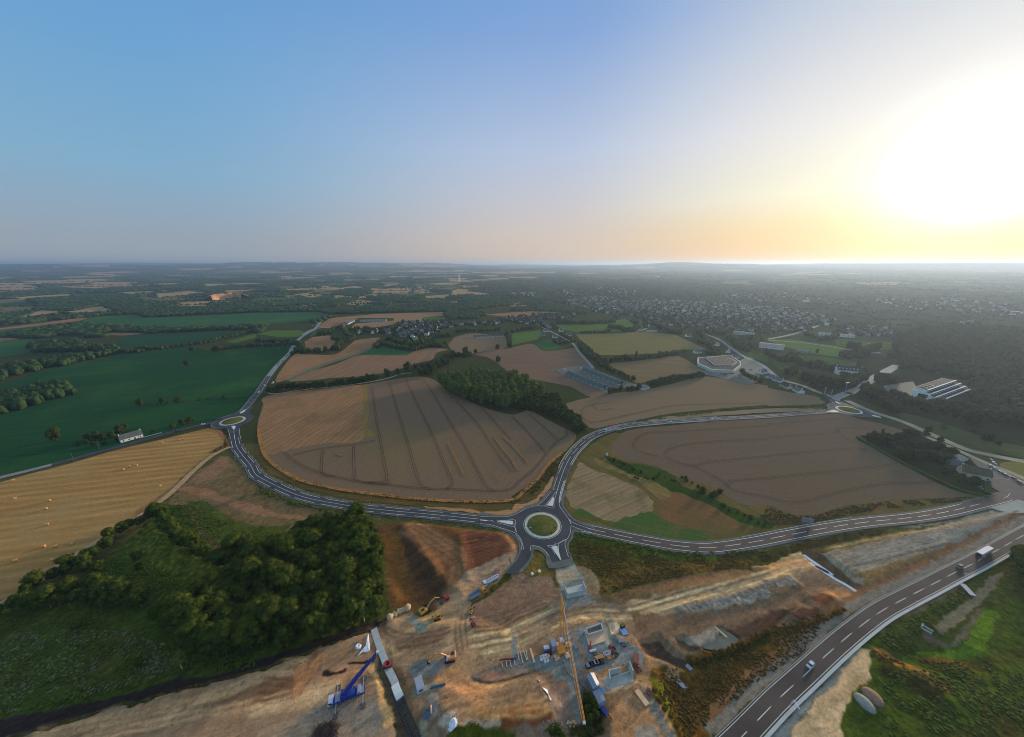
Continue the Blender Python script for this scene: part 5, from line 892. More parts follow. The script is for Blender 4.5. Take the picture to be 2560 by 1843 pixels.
for q, s_ in (((1700, 800), .8), ((1820, 820), .75), ((1560, 730), .7)): tree('hedge', *on('B3', *q)[:2], s_, 'round dark tree next to the farmhouse on the right', 'trees next to the farmhouse')
tree('conifer', *on('B3', 1390, 415)[:2], 1.15, 'tall pointed tree by the track above the hedged plot'); tree('conifer', *on('B3', 1008, 395)[:2], .65, 'smaller pointed tree on the corner of the hedged plot'); tree('right', *on('B3', 1300, 400)[:2], .6, 'low dark tree beside the tall pointed tree'); tree('right', *on('B3', 1520, 450)[:2], .6, 'low dark tree at the track bend right of the pointed tree')
# ditch bushes inside the road loop
for s, a_, b_ in (("B2 850,590 950,630 1050,670 1120,710", .8, 1.2), ("B2 1090,770 1150,770 1210,780 1280,760", .9, 1.2), ("B2 1500,760 1560,800 1640,850 1700,880", .8, 1.3), ("B2 1700,905 1740,920 1800,930 1830,900", 1.6, 2.0), ("B2 1850,1010 1950,1060 2050,1100 2150,1150 2230,1200", .8, 1.2), ("B2 1320,740 1380,760 1450,800", .5, .9)): hedge(s, 3.4, 'bush', 'green bush along the ditch inside the road loop', 'bushes of the ditch inside the road loop', a_*.6, b_, 'bush', .5)
# bottom right and centre
for q, s_ in (((2230, 90), 1.5), ((2200, 30), 1.3), ((2268, 180), 1.5), ((2330, 60), 1.6), ((2350, 200), 1.7), ((2240, -20), 1.0), ((2420, 120), 1.7), ((2300, 330), 1.3), ((2420, 330), 1.5)): tree('wood', *on('C3', *q)[:2], s_*.75, 'yellow-green tree at the right edge beside the main road', 'trees at the right edge by the main road')
for q, s_ in (((690, 1260), .36), ((725, 1320), .36), ((670, 1340), .32), ((740, 1400), .34), ((690, 1440), .3), ((650, 1260), .26)): tree('wood', *on('C2', *q)[:2], s_, 'dark shrubby tree in the thicket beside the containers', 'thicket beside the containers')
for q, s_ in (((360, 1560), .34), ((405, 1545), .3), ((540, 1560), .2), ((450, 1600), .32)): tree('wood', *on('C2', *q)[:2], s_, 'green bush at the bottom edge by the crane jib tip', 'bushes below the jib tip', 'bush')
for q in ((790, 1500), (700, 1540), (620, 1560)): tree('bush', *on('C2', *q)[:2], .8, 'small bush on the bottom edge right of the jib tip', 'small bushes right of the jib tip', 'bush')
for s, n_ in (("C2 1250,1180 1340,1330 1450,1480 1520,1560", 5), ("C2 1600,900 1800,830 2000,770 2200,680 C3 0,640", 6), ("C3 200,640 400,570 600,480 670,460", 5)): hedge(s, 3.2, 'gold', 'russet scrub along the slope beside the main road', 'russet scrub beside the main road', .7, 1.2, 'shrub')
LATER.sort(key=lambda q: q[0]); MASS = LATER[285:]
for d_, kind, x, y, s_, lb, gp_ in LATER[:285]: tree_now(kind, x, y, s_, lb, gp_, 'hedgerow tree', nm='hedgerow_tree')
for p in PRO.values():
    for t in p:
        for c in [c for c in COL.objects if c.parent == t]: bpy.data.objects.remove(c)
        bpy.data.objects.remove(t)
# ------------------------------------------------------------------ far vegetation that reads as one mass
def lumps(name, pts, m, sub=1, kind='stuff', label=None, flatk=.8):
    """pts: x, y, z, radius, height"""
    pts = np.asarray(pts, float); B, FB = (I1 if sub == 1 else I2) if sub else ico(1); n = len(pts); V = []; g = RNG
    B3 = [B*(1+g.uniform(-.28, .28, (len(B), 1))) for _ in range(7)]; pick = g.integers(0, 7, n); BB = np.array(B3)[pick]
    a = g.uniform(0, 6.28, n); ca, sa = np.cos(a)[:, None], np.sin(a)[:, None]
    x = BB[:, :, 0]*ca-BB[:, :, 1]*sa; y = BB[:, :, 0]*sa+BB[:, :, 1]*ca
    V = np.stack([x*pts[:, 3:4]+pts[:, 0:1], y*pts[:, 3:4]+pts[:, 1:2], (BB[:, :, 2]*.55+.4)*pts[:, 4:5]+pts[:, 2:3]], 2).reshape(-1, 3)
    F = (FB[None]+(np.arange(n)*len(B))[:, None, None]).reshape(-1, 3); me = np_mesh(name, V, F, m); at_ = me.attributes.new('tone', 'FLOAT', 'POINT'); at_.data.foreach_set('value', np.repeat(g.uniform(0, 2.2, n), len(B)).astype(np.float32))
    o = link(name, me); tag(o, label, kind=kind); return o
p_ = []
for x, y in RIGHT_REST:
    for q in range(3): r = random.uniform(3.5, 6.5); p_.append((x+random.uniform(-4, 4), y+random.uniform(-4, 4), 0, r, random.uniform(9, 16)))
lumps('forest', p_, lf_right, 1)['category'] = 'forest'
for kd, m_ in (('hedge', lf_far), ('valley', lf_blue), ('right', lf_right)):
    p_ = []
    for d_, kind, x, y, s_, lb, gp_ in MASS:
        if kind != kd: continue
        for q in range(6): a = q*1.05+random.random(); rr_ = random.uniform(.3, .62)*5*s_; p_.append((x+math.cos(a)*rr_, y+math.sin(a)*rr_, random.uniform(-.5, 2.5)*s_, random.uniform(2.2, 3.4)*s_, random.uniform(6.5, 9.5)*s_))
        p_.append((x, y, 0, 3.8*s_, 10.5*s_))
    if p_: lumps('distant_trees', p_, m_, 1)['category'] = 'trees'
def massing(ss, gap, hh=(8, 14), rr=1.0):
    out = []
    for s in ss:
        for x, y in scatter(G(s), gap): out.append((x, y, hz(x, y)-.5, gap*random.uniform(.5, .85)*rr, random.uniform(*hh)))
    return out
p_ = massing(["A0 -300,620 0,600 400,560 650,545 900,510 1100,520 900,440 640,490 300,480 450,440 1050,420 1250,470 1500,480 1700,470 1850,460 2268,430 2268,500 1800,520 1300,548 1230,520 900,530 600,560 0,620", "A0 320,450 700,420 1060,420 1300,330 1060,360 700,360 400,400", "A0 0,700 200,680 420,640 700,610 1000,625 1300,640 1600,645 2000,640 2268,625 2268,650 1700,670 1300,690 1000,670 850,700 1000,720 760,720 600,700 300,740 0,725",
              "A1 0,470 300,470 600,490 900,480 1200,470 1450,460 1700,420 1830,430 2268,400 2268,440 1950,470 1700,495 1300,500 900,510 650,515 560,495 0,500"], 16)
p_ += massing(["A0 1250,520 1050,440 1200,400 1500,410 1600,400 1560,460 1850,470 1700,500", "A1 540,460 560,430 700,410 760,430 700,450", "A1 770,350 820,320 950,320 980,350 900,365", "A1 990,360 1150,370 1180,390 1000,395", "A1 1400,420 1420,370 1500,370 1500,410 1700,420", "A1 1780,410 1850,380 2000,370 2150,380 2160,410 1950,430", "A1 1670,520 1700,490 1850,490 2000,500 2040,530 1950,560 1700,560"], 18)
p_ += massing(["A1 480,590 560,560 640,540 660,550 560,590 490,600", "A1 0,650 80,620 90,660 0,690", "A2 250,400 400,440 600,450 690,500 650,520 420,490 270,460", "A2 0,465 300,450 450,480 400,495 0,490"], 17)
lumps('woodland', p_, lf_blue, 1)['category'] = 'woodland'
# patchwork of small fields out to the skyline, with hedges and woods between them
def patchwork():
    mats = [field_mat(n, A(*c), A(*[int(v*.85) for v in c]), None, ang=a, pitch=14, stripe=.2) for n, c, a in (('far_stubble', (146, 122, 92), 0), ('far_pasture', (70, 86, 52), 40), ('far_dark_pasture', (50, 64, 44), 90), ('far_hay', (98, 94, 66), 20), ('far_wood_floor', (44, 54, 38), 0), ('far_maize', (44, 70, 46), 60))]
    V = []; F = []; MI = []; H = []; Wd = []; g = random.Random(5)
    rings = [880]; 
    while rings[-1] < 17000: rings.append(rings[-1]*1.105)
    na = 74; angs = np.linspace(-1.08, 1.08, na)
    def vert(i, j):
        a = angs[j]+.016*math.sin(i*7.3+j*3.1)+.012*math.cos(i*2.1-j*5.7); r = rings[i]*(1+.03*math.sin(i*3.7+j*2.9)+.02*math.cos(j*7.9+i))
        return np.array([r*math.sin(a), r*math.cos(a)])
    G_ = [[vert(i, j) for j in range(na)] for i in range(len(rings))]
    for i in range(len(rings)-1):
        j = 0
        while j < na-1:
            w = min(g.choice((1, 1, 2, 3)), na-1-j); c = (G_[i][j]+G_[i+1][j+w])/2
            xx, yy = c; right = math.atan2(xx, yy); rr = rings[i]; t = g.random()
            town = rr < 3800 and -.1 < right < 1.2
            wood = (.3 if rr > 3500 else .28) + (.14 if right > .1 else 0); n0 = len(V)
            cell = [G_[i][k] for k in range(j, j+w+1)]+[G_[i+1][k] for k in range(j+w, j-1, -1)]
            for p in cell: V.append((p[0], p[1], hz(p[0], p[1])+.35+rr*.00012))
            k = g.random(); mi = 4 if t < wood or town else ((0 if k < .42 else 1 if k < .52 else 2 if k < .72 else 3 if k < .88 else 5) if right < .1 else (0 if k < .14 else 1 if k < .4 else 2 if k < .7 else 3 if k < .86 else 5))
            F.append((tuple(range(n0, len(V)))[::-1], mi))
            cx = rings[i]*.012+6
            if t < wood and not town: Wd.append((cell, rr))
            for a_, b_ in ((cell[0], cell[w]), (cell[0], cell[-1])):
                if g.random() < .8: H.append((a_, b_, rr))
            j += w
    return V, F, mats, H, Wd
V, F, mats_, H_, Wd_ = patchwork()
near_free = G("A0 -500,640 900,500 2268,500 A1 900,470 2268,440 A2 700,470 1100,640 1450,660 2268,700 A3 700,640 1400,620 2268,640 2600,640 2268,3000 A0 -500,3000")
keep = [f for f in F if True]
me = bpy.data.meshes.new('far_fields'); me.from_pydata(V, [], [f for f, _ in keep])
for m in mats_: me.materials.append(m)
me.polygons.foreach_set('material_index', [m for _, m in keep]); me.update()
VV = np.array(V); dd = sdist(VV[:, 0], VV[:, 1], near_free)
import bmesh
bm = bmesh.new(); bm.from_mesh(me); bm.verts.ensure_lookup_table(); bmesh.ops.delete(bm, geom=[f for f in bm.faces if min(dd[v.index] for v in f.verts) < 0], context='FACES'); bm.to_mesh(me); bm.free()
o = link('far_fields', me); o['kind'] = 'structure'
p_ = []
for a_, b_, rr in H_:
    n = max(2, int(np.linalg.norm(b_-a_)/(7+rr*.0022)))
    for k in range(n+1):
        if random.random() < .22: continue
        q = a_+(b_-a_)*(k/n); p_.append((q[0]+random.uniform(-4, 4), q[1]+random.uniform(-4, 4), 0, (3.5+rr*.0012)*random.uniform(.7, 1.3), random.uniform(5, 10)))
for cell, rr in Wd_:
    P = np.array(cell); gp_ = 14+rr*.0035
    for x, y in scatter(P, gp_): p_.append((x, y, 0, gp_*random.uniform(.5, .8), random.uniform(8, 15)))
p_ = np.array(p_); p_ = p_[sdist(p_[:, 0], p_[:, 1], near_free) > 6]; p_[:, 2] = height(p_[:, 0], p_[:, 1])-.5; print('far lumps', len(p_))
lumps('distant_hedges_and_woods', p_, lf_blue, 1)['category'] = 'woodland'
# ragged vegetation on the near rough ground
def tufts(name, ss, dens, r, h, m, seed, label=None):
    g = np.random.default_rng(seed); pts = []
    for s in ss:
        P = G(s); x0, y0 = P.min(0); x1, y1 = P.max(0); n = int((x1-x0)*(y1-y0)*dens); x = g.uniform(x0, x1, n); y = g.uniform(y0, y1, n); k = (sdist(x, y, P) < 0) & (fbm(x/9, y/9, seed) > .42); x, y = x[k], y[k]; z = height(x, y)
        q = g.uniform(.55, 1.4, len(x)); pts.append(np.column_stack([x, y, z+.05, r*q, h*q]))
    return lumps(name, np.concatenate(pts), m, 1)
lf_umb = leaf_mat('flowering_weeds', A(78, 88, 64), A(116, 124, 100), A(60, 72, 46)); lf_herb = leaf_mat('tall_herbs', A(58, 76, 30), A(78, 92, 36), A(68, 76, 38)); lf_rus = leaf_mat('russet_herbs', A(96, 72, 38), A(76, 64, 34), A(58, 60, 32))
meadow_s = "C0 -100,800 100,700 400,600 640,620 1100,640 1500,760 1560,980 1200,1110 800,1200 300,1310 -100,1400"
tufts('flowering_weeds', [meadow_s, "C0 1250,900 1500,880 1500,1000 1300,1020"], .8, .42, .5, lf_umb, 3)['category'] = 'weeds'
tufts('tall_herbs', [meadow_s, "C0 -200,520 200,430 700,400 1100,450 1650,800 2268,880 C1 0,900 0,960 C0 1500,1050 600,1270 -200,1420", "C0 850,0 1300,-40 1700,300 1300,330 1000,250", "B0 1550,1000 1700,1000 2200,1250 2268,1350 2100,1420 1800,1350", "C3 1000,1000 2268,900 2268,1570 700,1570 760,1350 1000,1200", "C3 960,700 1500,400 1800,240 1650,430 1400,560 1200,830"], .8, .55, .45, lf_herb, 4)['category'] = 'herbs'
tufts('russet_herbs', ["C2 1300,980 1500,950 2268,640 C3 0,600 600,460 300,830 0,1010 C2 2268,1010 1900,1300 1600,1560 1480,1560 1300,1200", "B2 560,1300 1000,1360 1500,1460 2268,1440 B3 500,1300 1040,1200 1000,1260 400,1380 B2 2100,1540 C2 1900,90 1000,250 800,300 780,150 B2 620,1540", "C3 900,790 1250,910 1680,1180 1500,1180 1000,900", "C3 1350,860 1850,880 1700,1000 1400,950"], 1.1, .42, .38, lf_rus, 5)['category'] = 'herbs'
tufts('verge_grass_tufts', ["B1 0,560 120,640 350,790 700,880 1100,935 1500,975 1950,995 2268,980 2268,960 1950,970 1500,950 1100,910 700,855 350,760 120,610", "B2 0,930 240,760 330,640 470,520 460,560 380,740 200,900 0,1000", "B3 0,1030 60,1040 250,1100 430,1090 700,1015 1100,970 1500,945 1850,930 1800,960 1100,1030 700,1090 350,1180 0,1180 B2 2200,1100", "B0 1990,420 2030,480 1900,560 1850,540 1980,470"], .9, .5, .6, lf_rus, 6)['category'] = 'grass'
tufts('verge_herbs', ["B2 1100,262 1450,200 1900,150 2268,128 B3 300,120 520,118 540,160 B2 2268,140 1900,175 1450,225 1150,275", "B1 -10,820 100,880 300,960 560,1030 900,1060 900,1080 560,1060 300,1000 100,930 -10,870", "B2 560,1240 1000,1330 1450,1425 2268,1400 2268,1420 1500,1460 1000,1360 560,1270"], .8, .6, .8, lf_herb, 9)['category'] = 'herbs'
tufts('corn_rows', ["A1 180,960 320,840 340,850 200,1000"], .1, 1, 1, lf_herb, 10)['category'] = 'herbs'
# clipped hedge round the plot on the right
hm = leaf_mat('hedge_clipped', A(56, 84, 30), A(60, 90, 32), A(48, 70, 28))
def clipped(nm, s, w, h, label):
    P = smooth(G(s), 1.0); c = P.mean(0); P = P-c; n = len(P); V = []
    for k, (o_, z) in enumerate(((w, 0), (w*1.05, h*.9), (w*.7, h), (-w*.7, h), (-w*1.05, h*.9), (-w, 0))):
        q = offset(P, o_); V.append(np.column_stack([q+RNG.uniform(-.12, .12, q.shape), z+RNG.uniform(-.15, .15, n)*(z > 0)]))
    F = []; i = np.arange(n-1)
    for k in range(5): F.append(np.stack([k*n+i+1, k*n+i, (k+1)*n+i, (k+1)*n+i+1], 1)[:, ::-1])
    o = link(nm, np_mesh(nm, np.concatenate(V), np.concatenate(F), hm)); o.location = (c[0], c[1], 0); return tag(o, label, 'hedge')
clipped('clipped_hedge', "B3 790,402 1050,560 1300,690 1500,790 1700,880 1930,932", 1.0, 2.0, 'long clipped green hedge between the right wheat field and the garden plot'); clipped('clipped_hedge', "B3 1940,915 1935,840", 1.5, 2.2, 'short bright clipped hedge by the junction gravel'); clipped('clipped_hedge', "B3 790,398 1000,388 1260,378", .9, 1.6, 'dark hedge along the top of the garden plot')
# ------------------------------------------------------------------ buildings
wl = {k: mat('wall_'+k, A(*c), .85, var=.07, scale=.4) for k, c in dict(white=(190, 194, 200), cream=(176, 166, 144), grey=(136, 138, 138), stone=(124, 112, 96), pale=(160, 164, 164)).items()}
rf = {k: mat('roof_'+k, A(*c), .9, var=.2, scale=.5, spec=.12) for k, c in dict(slate=(80, 84, 94), dark=(52, 54, 60), brown=(84, 74, 64), grey=(104, 108, 112), fibre=(66, 82, 86)).items()}
glass = mat('window_glass', (.03, .04, .05), .15, spec=.6); dk = mat('dark_opening', (.02, .02, .025), .8); wfr = mat('window_frame', A(196, 198, 200), .6)
def dirw(p, q): return math.atan2(q[1]-p[1], q[0]-p[0])
def gable(t, L_, w, h, rh, wm, rm, chim=2, over=.4, wins=3, dormers=0, doors=1):
    """a gabled house along x, centred at 0,0: wall, roof (> chimney), windows, door"""
    m = MB(); m.box((0, 0, h/2-.5), (L_, w, h+1)); m.add([(-L_/2, -w/2, h), (-L_/2, w/2, h), (-L_/2, 0, h+rh-.12), (L_/2, -w/2, h), (L_/2, w/2, h), (L_/2, 0, h+rh-.12)], [(0, 2, 1), (3, 4, 5)]); m.build('wall', wm, t)
    m = MB(); a = math.atan2(rh, w/2); ln = math.hypot(rh, w/2)+over
    for s in (-1, 1):
        x0, x1 = -L_/2-over, L_/2+over; ye = s*(w/2+over*math.cos(a)); ze = h-over*math.sin(a)
        m.add([(x0, ye, ze), (x1, ye, ze), (x1, 0, h+rh), (x0, 0, h+rh), (x0, ye, ze+.18), (x1, ye, ze+.18), (x1, 0, h+rh+.18), (x0, 0, h+rh+.18)], [(3, 2, 1, 0), (4, 5, 6, 7), (0, 1, 5, 4), (1, 2, 6, 5), (3, 0, 4, 7)] if s < 0 else [(0, 1, 2, 3), (7, 6, 5, 4), (4, 5, 1, 0), (5, 6, 2, 1), (7, 4, 0, 3)])
    r = m.build('roof', rm, t)
    for k in range(chim): MB().box(((-1 if k % 2 else 1)*(L_/2-.5), 0, h+rh+.25), (.7, 1.1, 1.5)).build('chimney', wm, r)
    for s in (-1, 1):
        for k in range(wins):
            x = -L_/2+(k+.5)*L_/wins
            for z in ([1.5] if h < 4.4 else [1.5, 4.2]):
                if h >= 7.5 and z > 4: pass
                if s < 0 and k == wins//2 and z < 2 and doors: MB().box((x, s*(w/2+.01), 1.05), (1.0, .08, 2.1)).build('door', dk, t)
                else: MB().box((x, s*(w/2+.01), z), (1.1, .08, 1.3)).build('window', glass, t)
            if dormers: m = MB(); m.box((x, s*w*.3, h+rh*.42), (1.5, 1.6, 1.5)); f = m.build('dormer', wm, r); 
    for s in (-1, 1):
        if h >= 3: MB().box((s*(L_/2+.01), 0, h+rh*.3), (.08, .9, 1.1)).build('window', glass, t)
def house_at(t0, a, b, rz, L_, w, h, rh, wm, rm, label, nm='house', group=None, **k):
    p = at(t0, a, b); t = thing(nm, label, 'house', (p[0], p[1], 0), rz, group); gable(t, L_, w, h, rh, wl[wm], rf[rm], **k); return t
def ang(t0, a, b, c, d): p = at(t0, a, b); q = at(t0, c, d); return dirw(p, q)
house_at('B0', 1165, 415, ang('B0', 1080, 430, 1240, 385), 17, 8, 3.2, 4.2, 'white', 'slate', 'white cottage with grey slate roof and two chimneys by the lane beside the maize', 'cottage', wins=4)
fm = house_at('B3', 1815, 745, ang('B3', 1770, 690, 1890, 800)+R(90), 17, 10, 4.2, 5, 'cream', 'brown', 'farmhouse with brown tiled roof behind dark trees at the right junction', 'farmhouse', wins=4)
house_at('B3', 1700, 670, ang('B3', 1650, 640, 1760, 690), 16, 9, 3, 2.6, 'grey', 'slate', 'low outbuilding with blue-grey roof behind the farmhouse', 'outbuilding', chim=0); house_at('B3', 1665, 600, .3, 13, 10, 2.6, 1.2, 'pale', 'grey', 'pale flat-roofed shed behind the blue-grey outbuilding', 'outbuilding', chim=0, wins=2)
house_at('B3', 1728, 690, 1.0, 7, 5, 2.8, 2.0, 'white', 'grey', 'small white shed beside the farmhouse', 'outbuilding', chim=0, wins=1)
for i, (a, b, L_, c) in enumerate(((30, 1085, 15, 'white'), (92, 1112, 13, 'white'), (158, 1165, 17, 'cream'), (268, 1205, 13, 'white'))):
    house_at('A3', a, b, ang('A3', 30, 1085, 158, 1165)+(.5 if i < 2 else .1), L_, 9, 3.2, 3.6, c, 'slate' if i != 2 else 'dark', ['leftmost white bungalow of the row above the upper wheat field', 'second white bungalow from the left in the row above the upper wheat', 'cream bungalow with dark roof, third in the row above the wheat', 'low white house at the right end of the row above the wheat'][i], 'bungalow', wins=3)
for a, b, t0, rz, L_, lb in ((2215, 1040, 'A2', .5, 17, 'white gabled house beside the supermarket yard'), (1915, 855, 'A2', .9, 13, 'white gabled house above the supermarket'), (1975, 905, 'A2', .2, 16, 'wide pale house just behind the supermarket'), (1560, 715, 'A2', .3, 14, 'white house at the right end of the hay meadow'), (1640, 860, 'A2', .2, 15, 'dark-roofed house at the hay meadow corner'), (1815, 795, 'A2', .8, 12, 'small white house on the road towards the town')):
    house_at(t0, a, b, rz, L_, 9, 3.4, 4, 'white', 'slate', lb, wins=3)
house_at('A2', 1235, 670, .1, 26, 10, 3.4, .9, 'white', 'grey', 'long low white house with flat roof behind the hay meadow', 'house', chim=0, wins=5)
for a, b, lb in ((300, 672, 'white house on the left of the lane above the small green field'), (437, 668, 'white house right of the lane near the bright meadow'), (500, 708, 'white dark-roofed house at the corner of the bright meadow'), (270, 710, 'grey-roofed house on the left of the lane'), (380, 725, 'grey house hidden in trees at the lane bend')): house_at('A2', a, b, .4, 13, 8.5, 3.2, 4, 'white' if a != 270 else 'grey', 'slate', lb, wins=3)
# apartment house with dormers
t = thing('apartment_house', 'large white three-storey house with dark dormer roof among trees on the right', 'building', (*at('A3', 703, 1050)[:2], 0), ang('A3', 628, 1050, 775, 1062)); gable(t, 34, 13, 8.6, 6.2, wl['white'], rf['dark'], chim=3, wins=7, dormers=1)
# poultry sheds
def shed(nm, lb, t0, q0, q1, w, h, rh, wm='pale', rm='fibre', vents=9, silo=True):
    p = at(t0, *q0); q = at(t0, *q1); c = (p+q)/2; L_ = np.linalg.norm(q-p); t = thing(nm, lb, 'shed', (c[0], c[1], 0), dirw(p, q)); m = MB(); m.box((0, 0, h/2), (L_, w, h)); m.build('wall', wl[wm], t)
    m = MB(); m.side([(-w/2-.5, h), (w/2+.5, h), (w/2+.5, h+.15), (0, h+rh), (-w/2-.5, h+.15)], -L_/2-.4, L_/2+.4); 
    o = m.build('roof', rf[rm], t); o.rotation_euler = (0, 0, R(90))
    for k in range(vents): MB().box((-L_/2+(k+.5)*L_/vents, 0, h+rh+.1), (1.0, .9, .7)).build('ridge_vent', wl['grey'], t)
    for k in range(8): 
        for s in (-1, 1): MB().box((-L_/2+(k+.5)*L_/8, s*(w/2+.02), h*.55), (L_/14, .06, .8)).build('window', dk, t)
    MB().box((L_/2+.02, 0, 1.5), (.1, 3, 2.8)).build('door', dk, t)
    return t
shed('poultry_shed', 'front long poultry shed with blue-green roof, nearest the wheat field', 'A2', (500, 1050), (820, 1180), 15, 2.8, 3.6); shed('poultry_shed', 'rear long poultry shed with blue-green roof, nearest the tree-lined lane', 'A2', (640, 1020), (970, 1145), 15, 2.8, 3.6)
shed('long_shed', 'very long pale-roofed shed in the stubble behind the village', 'A1', (925, 582), (1155, 575), 20, 3, 3, rm='grey'); shed('barn', 'dark-roofed barn beside the long shed behind the village', 'A1', (790, 610), (850, 582), 18, 4, 4, rm='slate', vents=0); shed('long_shed', 'long shed with weathered roof and white pillars in the wheat right of the village', 'A1', (1930, 722), (2195, 712), 16, 2.8, 3, 'white', vents=0)
shed('small_barn', 'small white barn between hedges above the upper wheat field', 'A2', (1125, 1180), (1195, 1168), 11, 3, 1.4, 'white', 'grey', vents=0); shed('sports_hall', 'low hall with arched-looking grey roof by the sports field', 'A3', (265, 845), (365, 865), 12, 4, 2, 'grey', 'grey', 0); shed('sports_hall', 'big white sports hall at the left end of the sports field', 'A3', (-80, 800), (140, 825), 30, 7, 1.5, 'white', 'grey', 0)
shed('school_block', 'long white two-storey block behind the sports fields', 'A3', (450, 700), (760, 722), 14, 6, .8, 'white', 'grey', 0); shed('school_block', 'long grey school block at the front of the town', 'A2', (1960, 690), (2140, 710), 14, 7, .8, 'pale', 'grey', 0)
for a, b in ((465, 1028), (612, 1020)):
    p = at('A2', a, b); t = thing('feed_silo', 'pale feed silo at the end of the front poultry shed' if a == 465 else 'pale feed silo between the two poultry sheds', 'silo', (p[0], p[1], 0)); MB().lathe([(.4, .8), (1.4, 2.4), (1.4, 6.2), (.2, 7.2)], n=12).build('tank', wl['pale'], t)
    for k in range(4): MB().bar((1.2*math.cos(k*1.57), 1.2*math.sin(k*1.57), 0), (1.2*math.cos(k*1.57), 1.2*math.sin(k*1.57), 3), .15).build('leg', wl['grey'], t)
# supermarket: polygonal white box with a sunken dark roof
P = G("A2 1640,975 1765,1035 1960,1042 2025,990 2020,960 1925,900 1640,925"); c = P.mean(0); t = thing('supermarket', 'large angular white supermarket with dark flat roof and parked cars in front', 'building', (c[0], c[1], 0)); m = MB(); m.prism(P-c, 0, 5.6); m.build('wall', wl['pale'], t); m = MB(); m.prism((P-c)*.94, 5.61, 5.7); m.build('roof', rf['dark'], t)
P2 = (G("A2 1700,930 1780,1000 1960,1000 2005,970 1930,925 1800,915")-c)*.9; m = MB(); m.prism(P2, 5.7, 6.9); m.build('upper_storey', wl['white'], t); m = MB(); m.prism(P2*.97, 6.91, 7.0); rr_ = m.build('upper_roof', rf['brown'], t)
for k in range(7): MB().box((P2[:, 0].mean()+(k-3)*6, P2[:, 1].mean()+(k % 3-1)*7, 7.4), (2.2, 1.6, .8)).build('rooftop_unit', wl['white'], t)
MB().box((0, 0, 0), (0.1, .1, .1)) if False else None
# school with stepped terraces
c = at('D5', 1560, 600); a0 = ang('D5', 1290, 640, 1900, 420)
t = thing('school_building', 'modern white school with stepped strip-window terraces in front of the forest', 'building', (c[0], c[1], 0), a0)
L_ = np.linalg.norm(at('D5', 1290, 700)[:2]-at('D5', 1980, 560)[:2])*.92
for k in range(4):
    m = MB(); y0 = -12+k*5.0; m.box((0, (y0+16)/2, 1.6+k*3.3), (L_-k*4, 16-y0, 3.2-.01)); m.build('storey', wl['white'], t)
    MB().box((0, y0-.03, 1.6+k*3.3), (L_-k*4-3, .1, 2.0)).build('window_band', glass, t); MB().box((0, y0-.3, 3.4+k*3.3), (L_-k*4+1, 1.6, .5)).build('terrace_edge', wl['white'], t); MB().box((0, y0+3.0, 3.24+k*3.3), (L_-k*4-1, 3.9, .06)).build('terrace_floor', rf['dark'], t)
MB().box((0, 9.6, 13.3), (L_-14, 11.5, .2)).build('roof', rf['dark'], t)
for k in range(6): MB().box((-L_/2+14+k*5, 6+(k % 2)*5, 13.9), (2.6, 2.0, .9)).build('rooftop_unit', wl['cream'], t)
MB().box((-L_/2-.04, 4, 4.5), (.1, 9, 7)).build('stair_window', glass, t)
for k in range(5): MB().box((-L_/2-7, -6+k*5, 4-.3*k), (13, .5, .5)).build('canopy_beam', wl['pale'], t)
# water tower
p = at('A1', 1800, 232); t = thing('water_tower', 'tiny white water tower on the skyline fields', 'tower', (p[0], p[1], hz(p[0], p[1]))); MB().cyl((0, 0, 0), (0, 0, 50), 7, 6, 12).build('shaft', wl['white'], t); MB().lathe([(6, 50), (16, 60), (16, 68), (1, 73)], n=16).build('tank', wl['white'], t)
# village and town: shared house shapes
HP = []
for k, (L_, w, h, rh, wm, rm) in enumerate(((13, 8.5, 3.2, 4.2, 'white', 'slate'), (11, 8, 5.6, 4, 'white', 'dark'), (16, 9, 3.2, 3.6, 'cream', 'slate'), (12, 9, 3.2, 4.6, 'grey', 'slate'), (14, 8, 5.4, 3.4, 'pale', 'brown'))):
    t = thing('house', 'x', 'house', (0, -6000, 0)); m = MB(); m.box((0, 0, h/2-.5), (L_, w, h+1)); m.add([(-L_/2, -w/2, h), (-L_/2, w/2, h), (-L_/2, 0, h+rh-.1), (L_/2, -w/2, h), (L_/2, w/2, h), (L_/2, 0, h+rh-.1)], [(0, 2, 1), (3, 4, 5)]); 
    for s in (-1, 1):
        for x in (-.35, 0, .35): m.box((x*L_, s*(w/2+.02), 1.6), (1.3, .06, 1.3), mi=1)
    m.build('wall', [wl[wm], dk], t)
    m = MB()
    for s in (-1, 1): m.add([(-L_/2-.3, s*(w/2+.4), h-.35), (L_/2+.3, s*(w/2+.4), h-.35), (L_/2+.3, 0, h+rh), (-L_/2-.3, 0, h+rh)], [(0, 1, 2, 3) if s < 0 else (3, 2, 1, 0)])
    for s in (-1, 1): m.box((s*(L_/2-.5), 0, h+rh+.2), (.7, 1, 1.2))
    m.build('roof', rf[rm], t)
    HP.append(t)
HS = []
def village(s, gap, base, lb, gp, keep=1.0):
    for x, y in scatter(G(s), gap, .22):
        if random.random() < keep: HS.append((math.hypot(x, y), x, y, base+random.choice((0, 0, R(90)))+random.uniform(-.25, .25), lb, gp))
village("A1 880,700 1080,690 1230,690 1300,740 1420,745 1550,700 1650,660 1740,640 1760,610 1640,585 1290,585 1280,640 1200,655 900,670", 24, .1, 'small white or grey gabled house in the hamlet beyond the stubble fields', 'houses of the hamlet', .85)
village("A1 1780,610 2050,620 2200,590 2268,575 A2 150,610 250,560 420,550 430,525 0,560 A1 2268,545 2010,590", 24, .1, 'gabled house in the row of the hamlet behind the long wheat shed', 'houses on the hamlet street', .8)
village("A2 0,560 220,590 330,650 380,640 250,570 440,560 600,520 400,510 0,540", 26, .3, 'gabled house along the lane into the town', 'houses along the lane', .7)
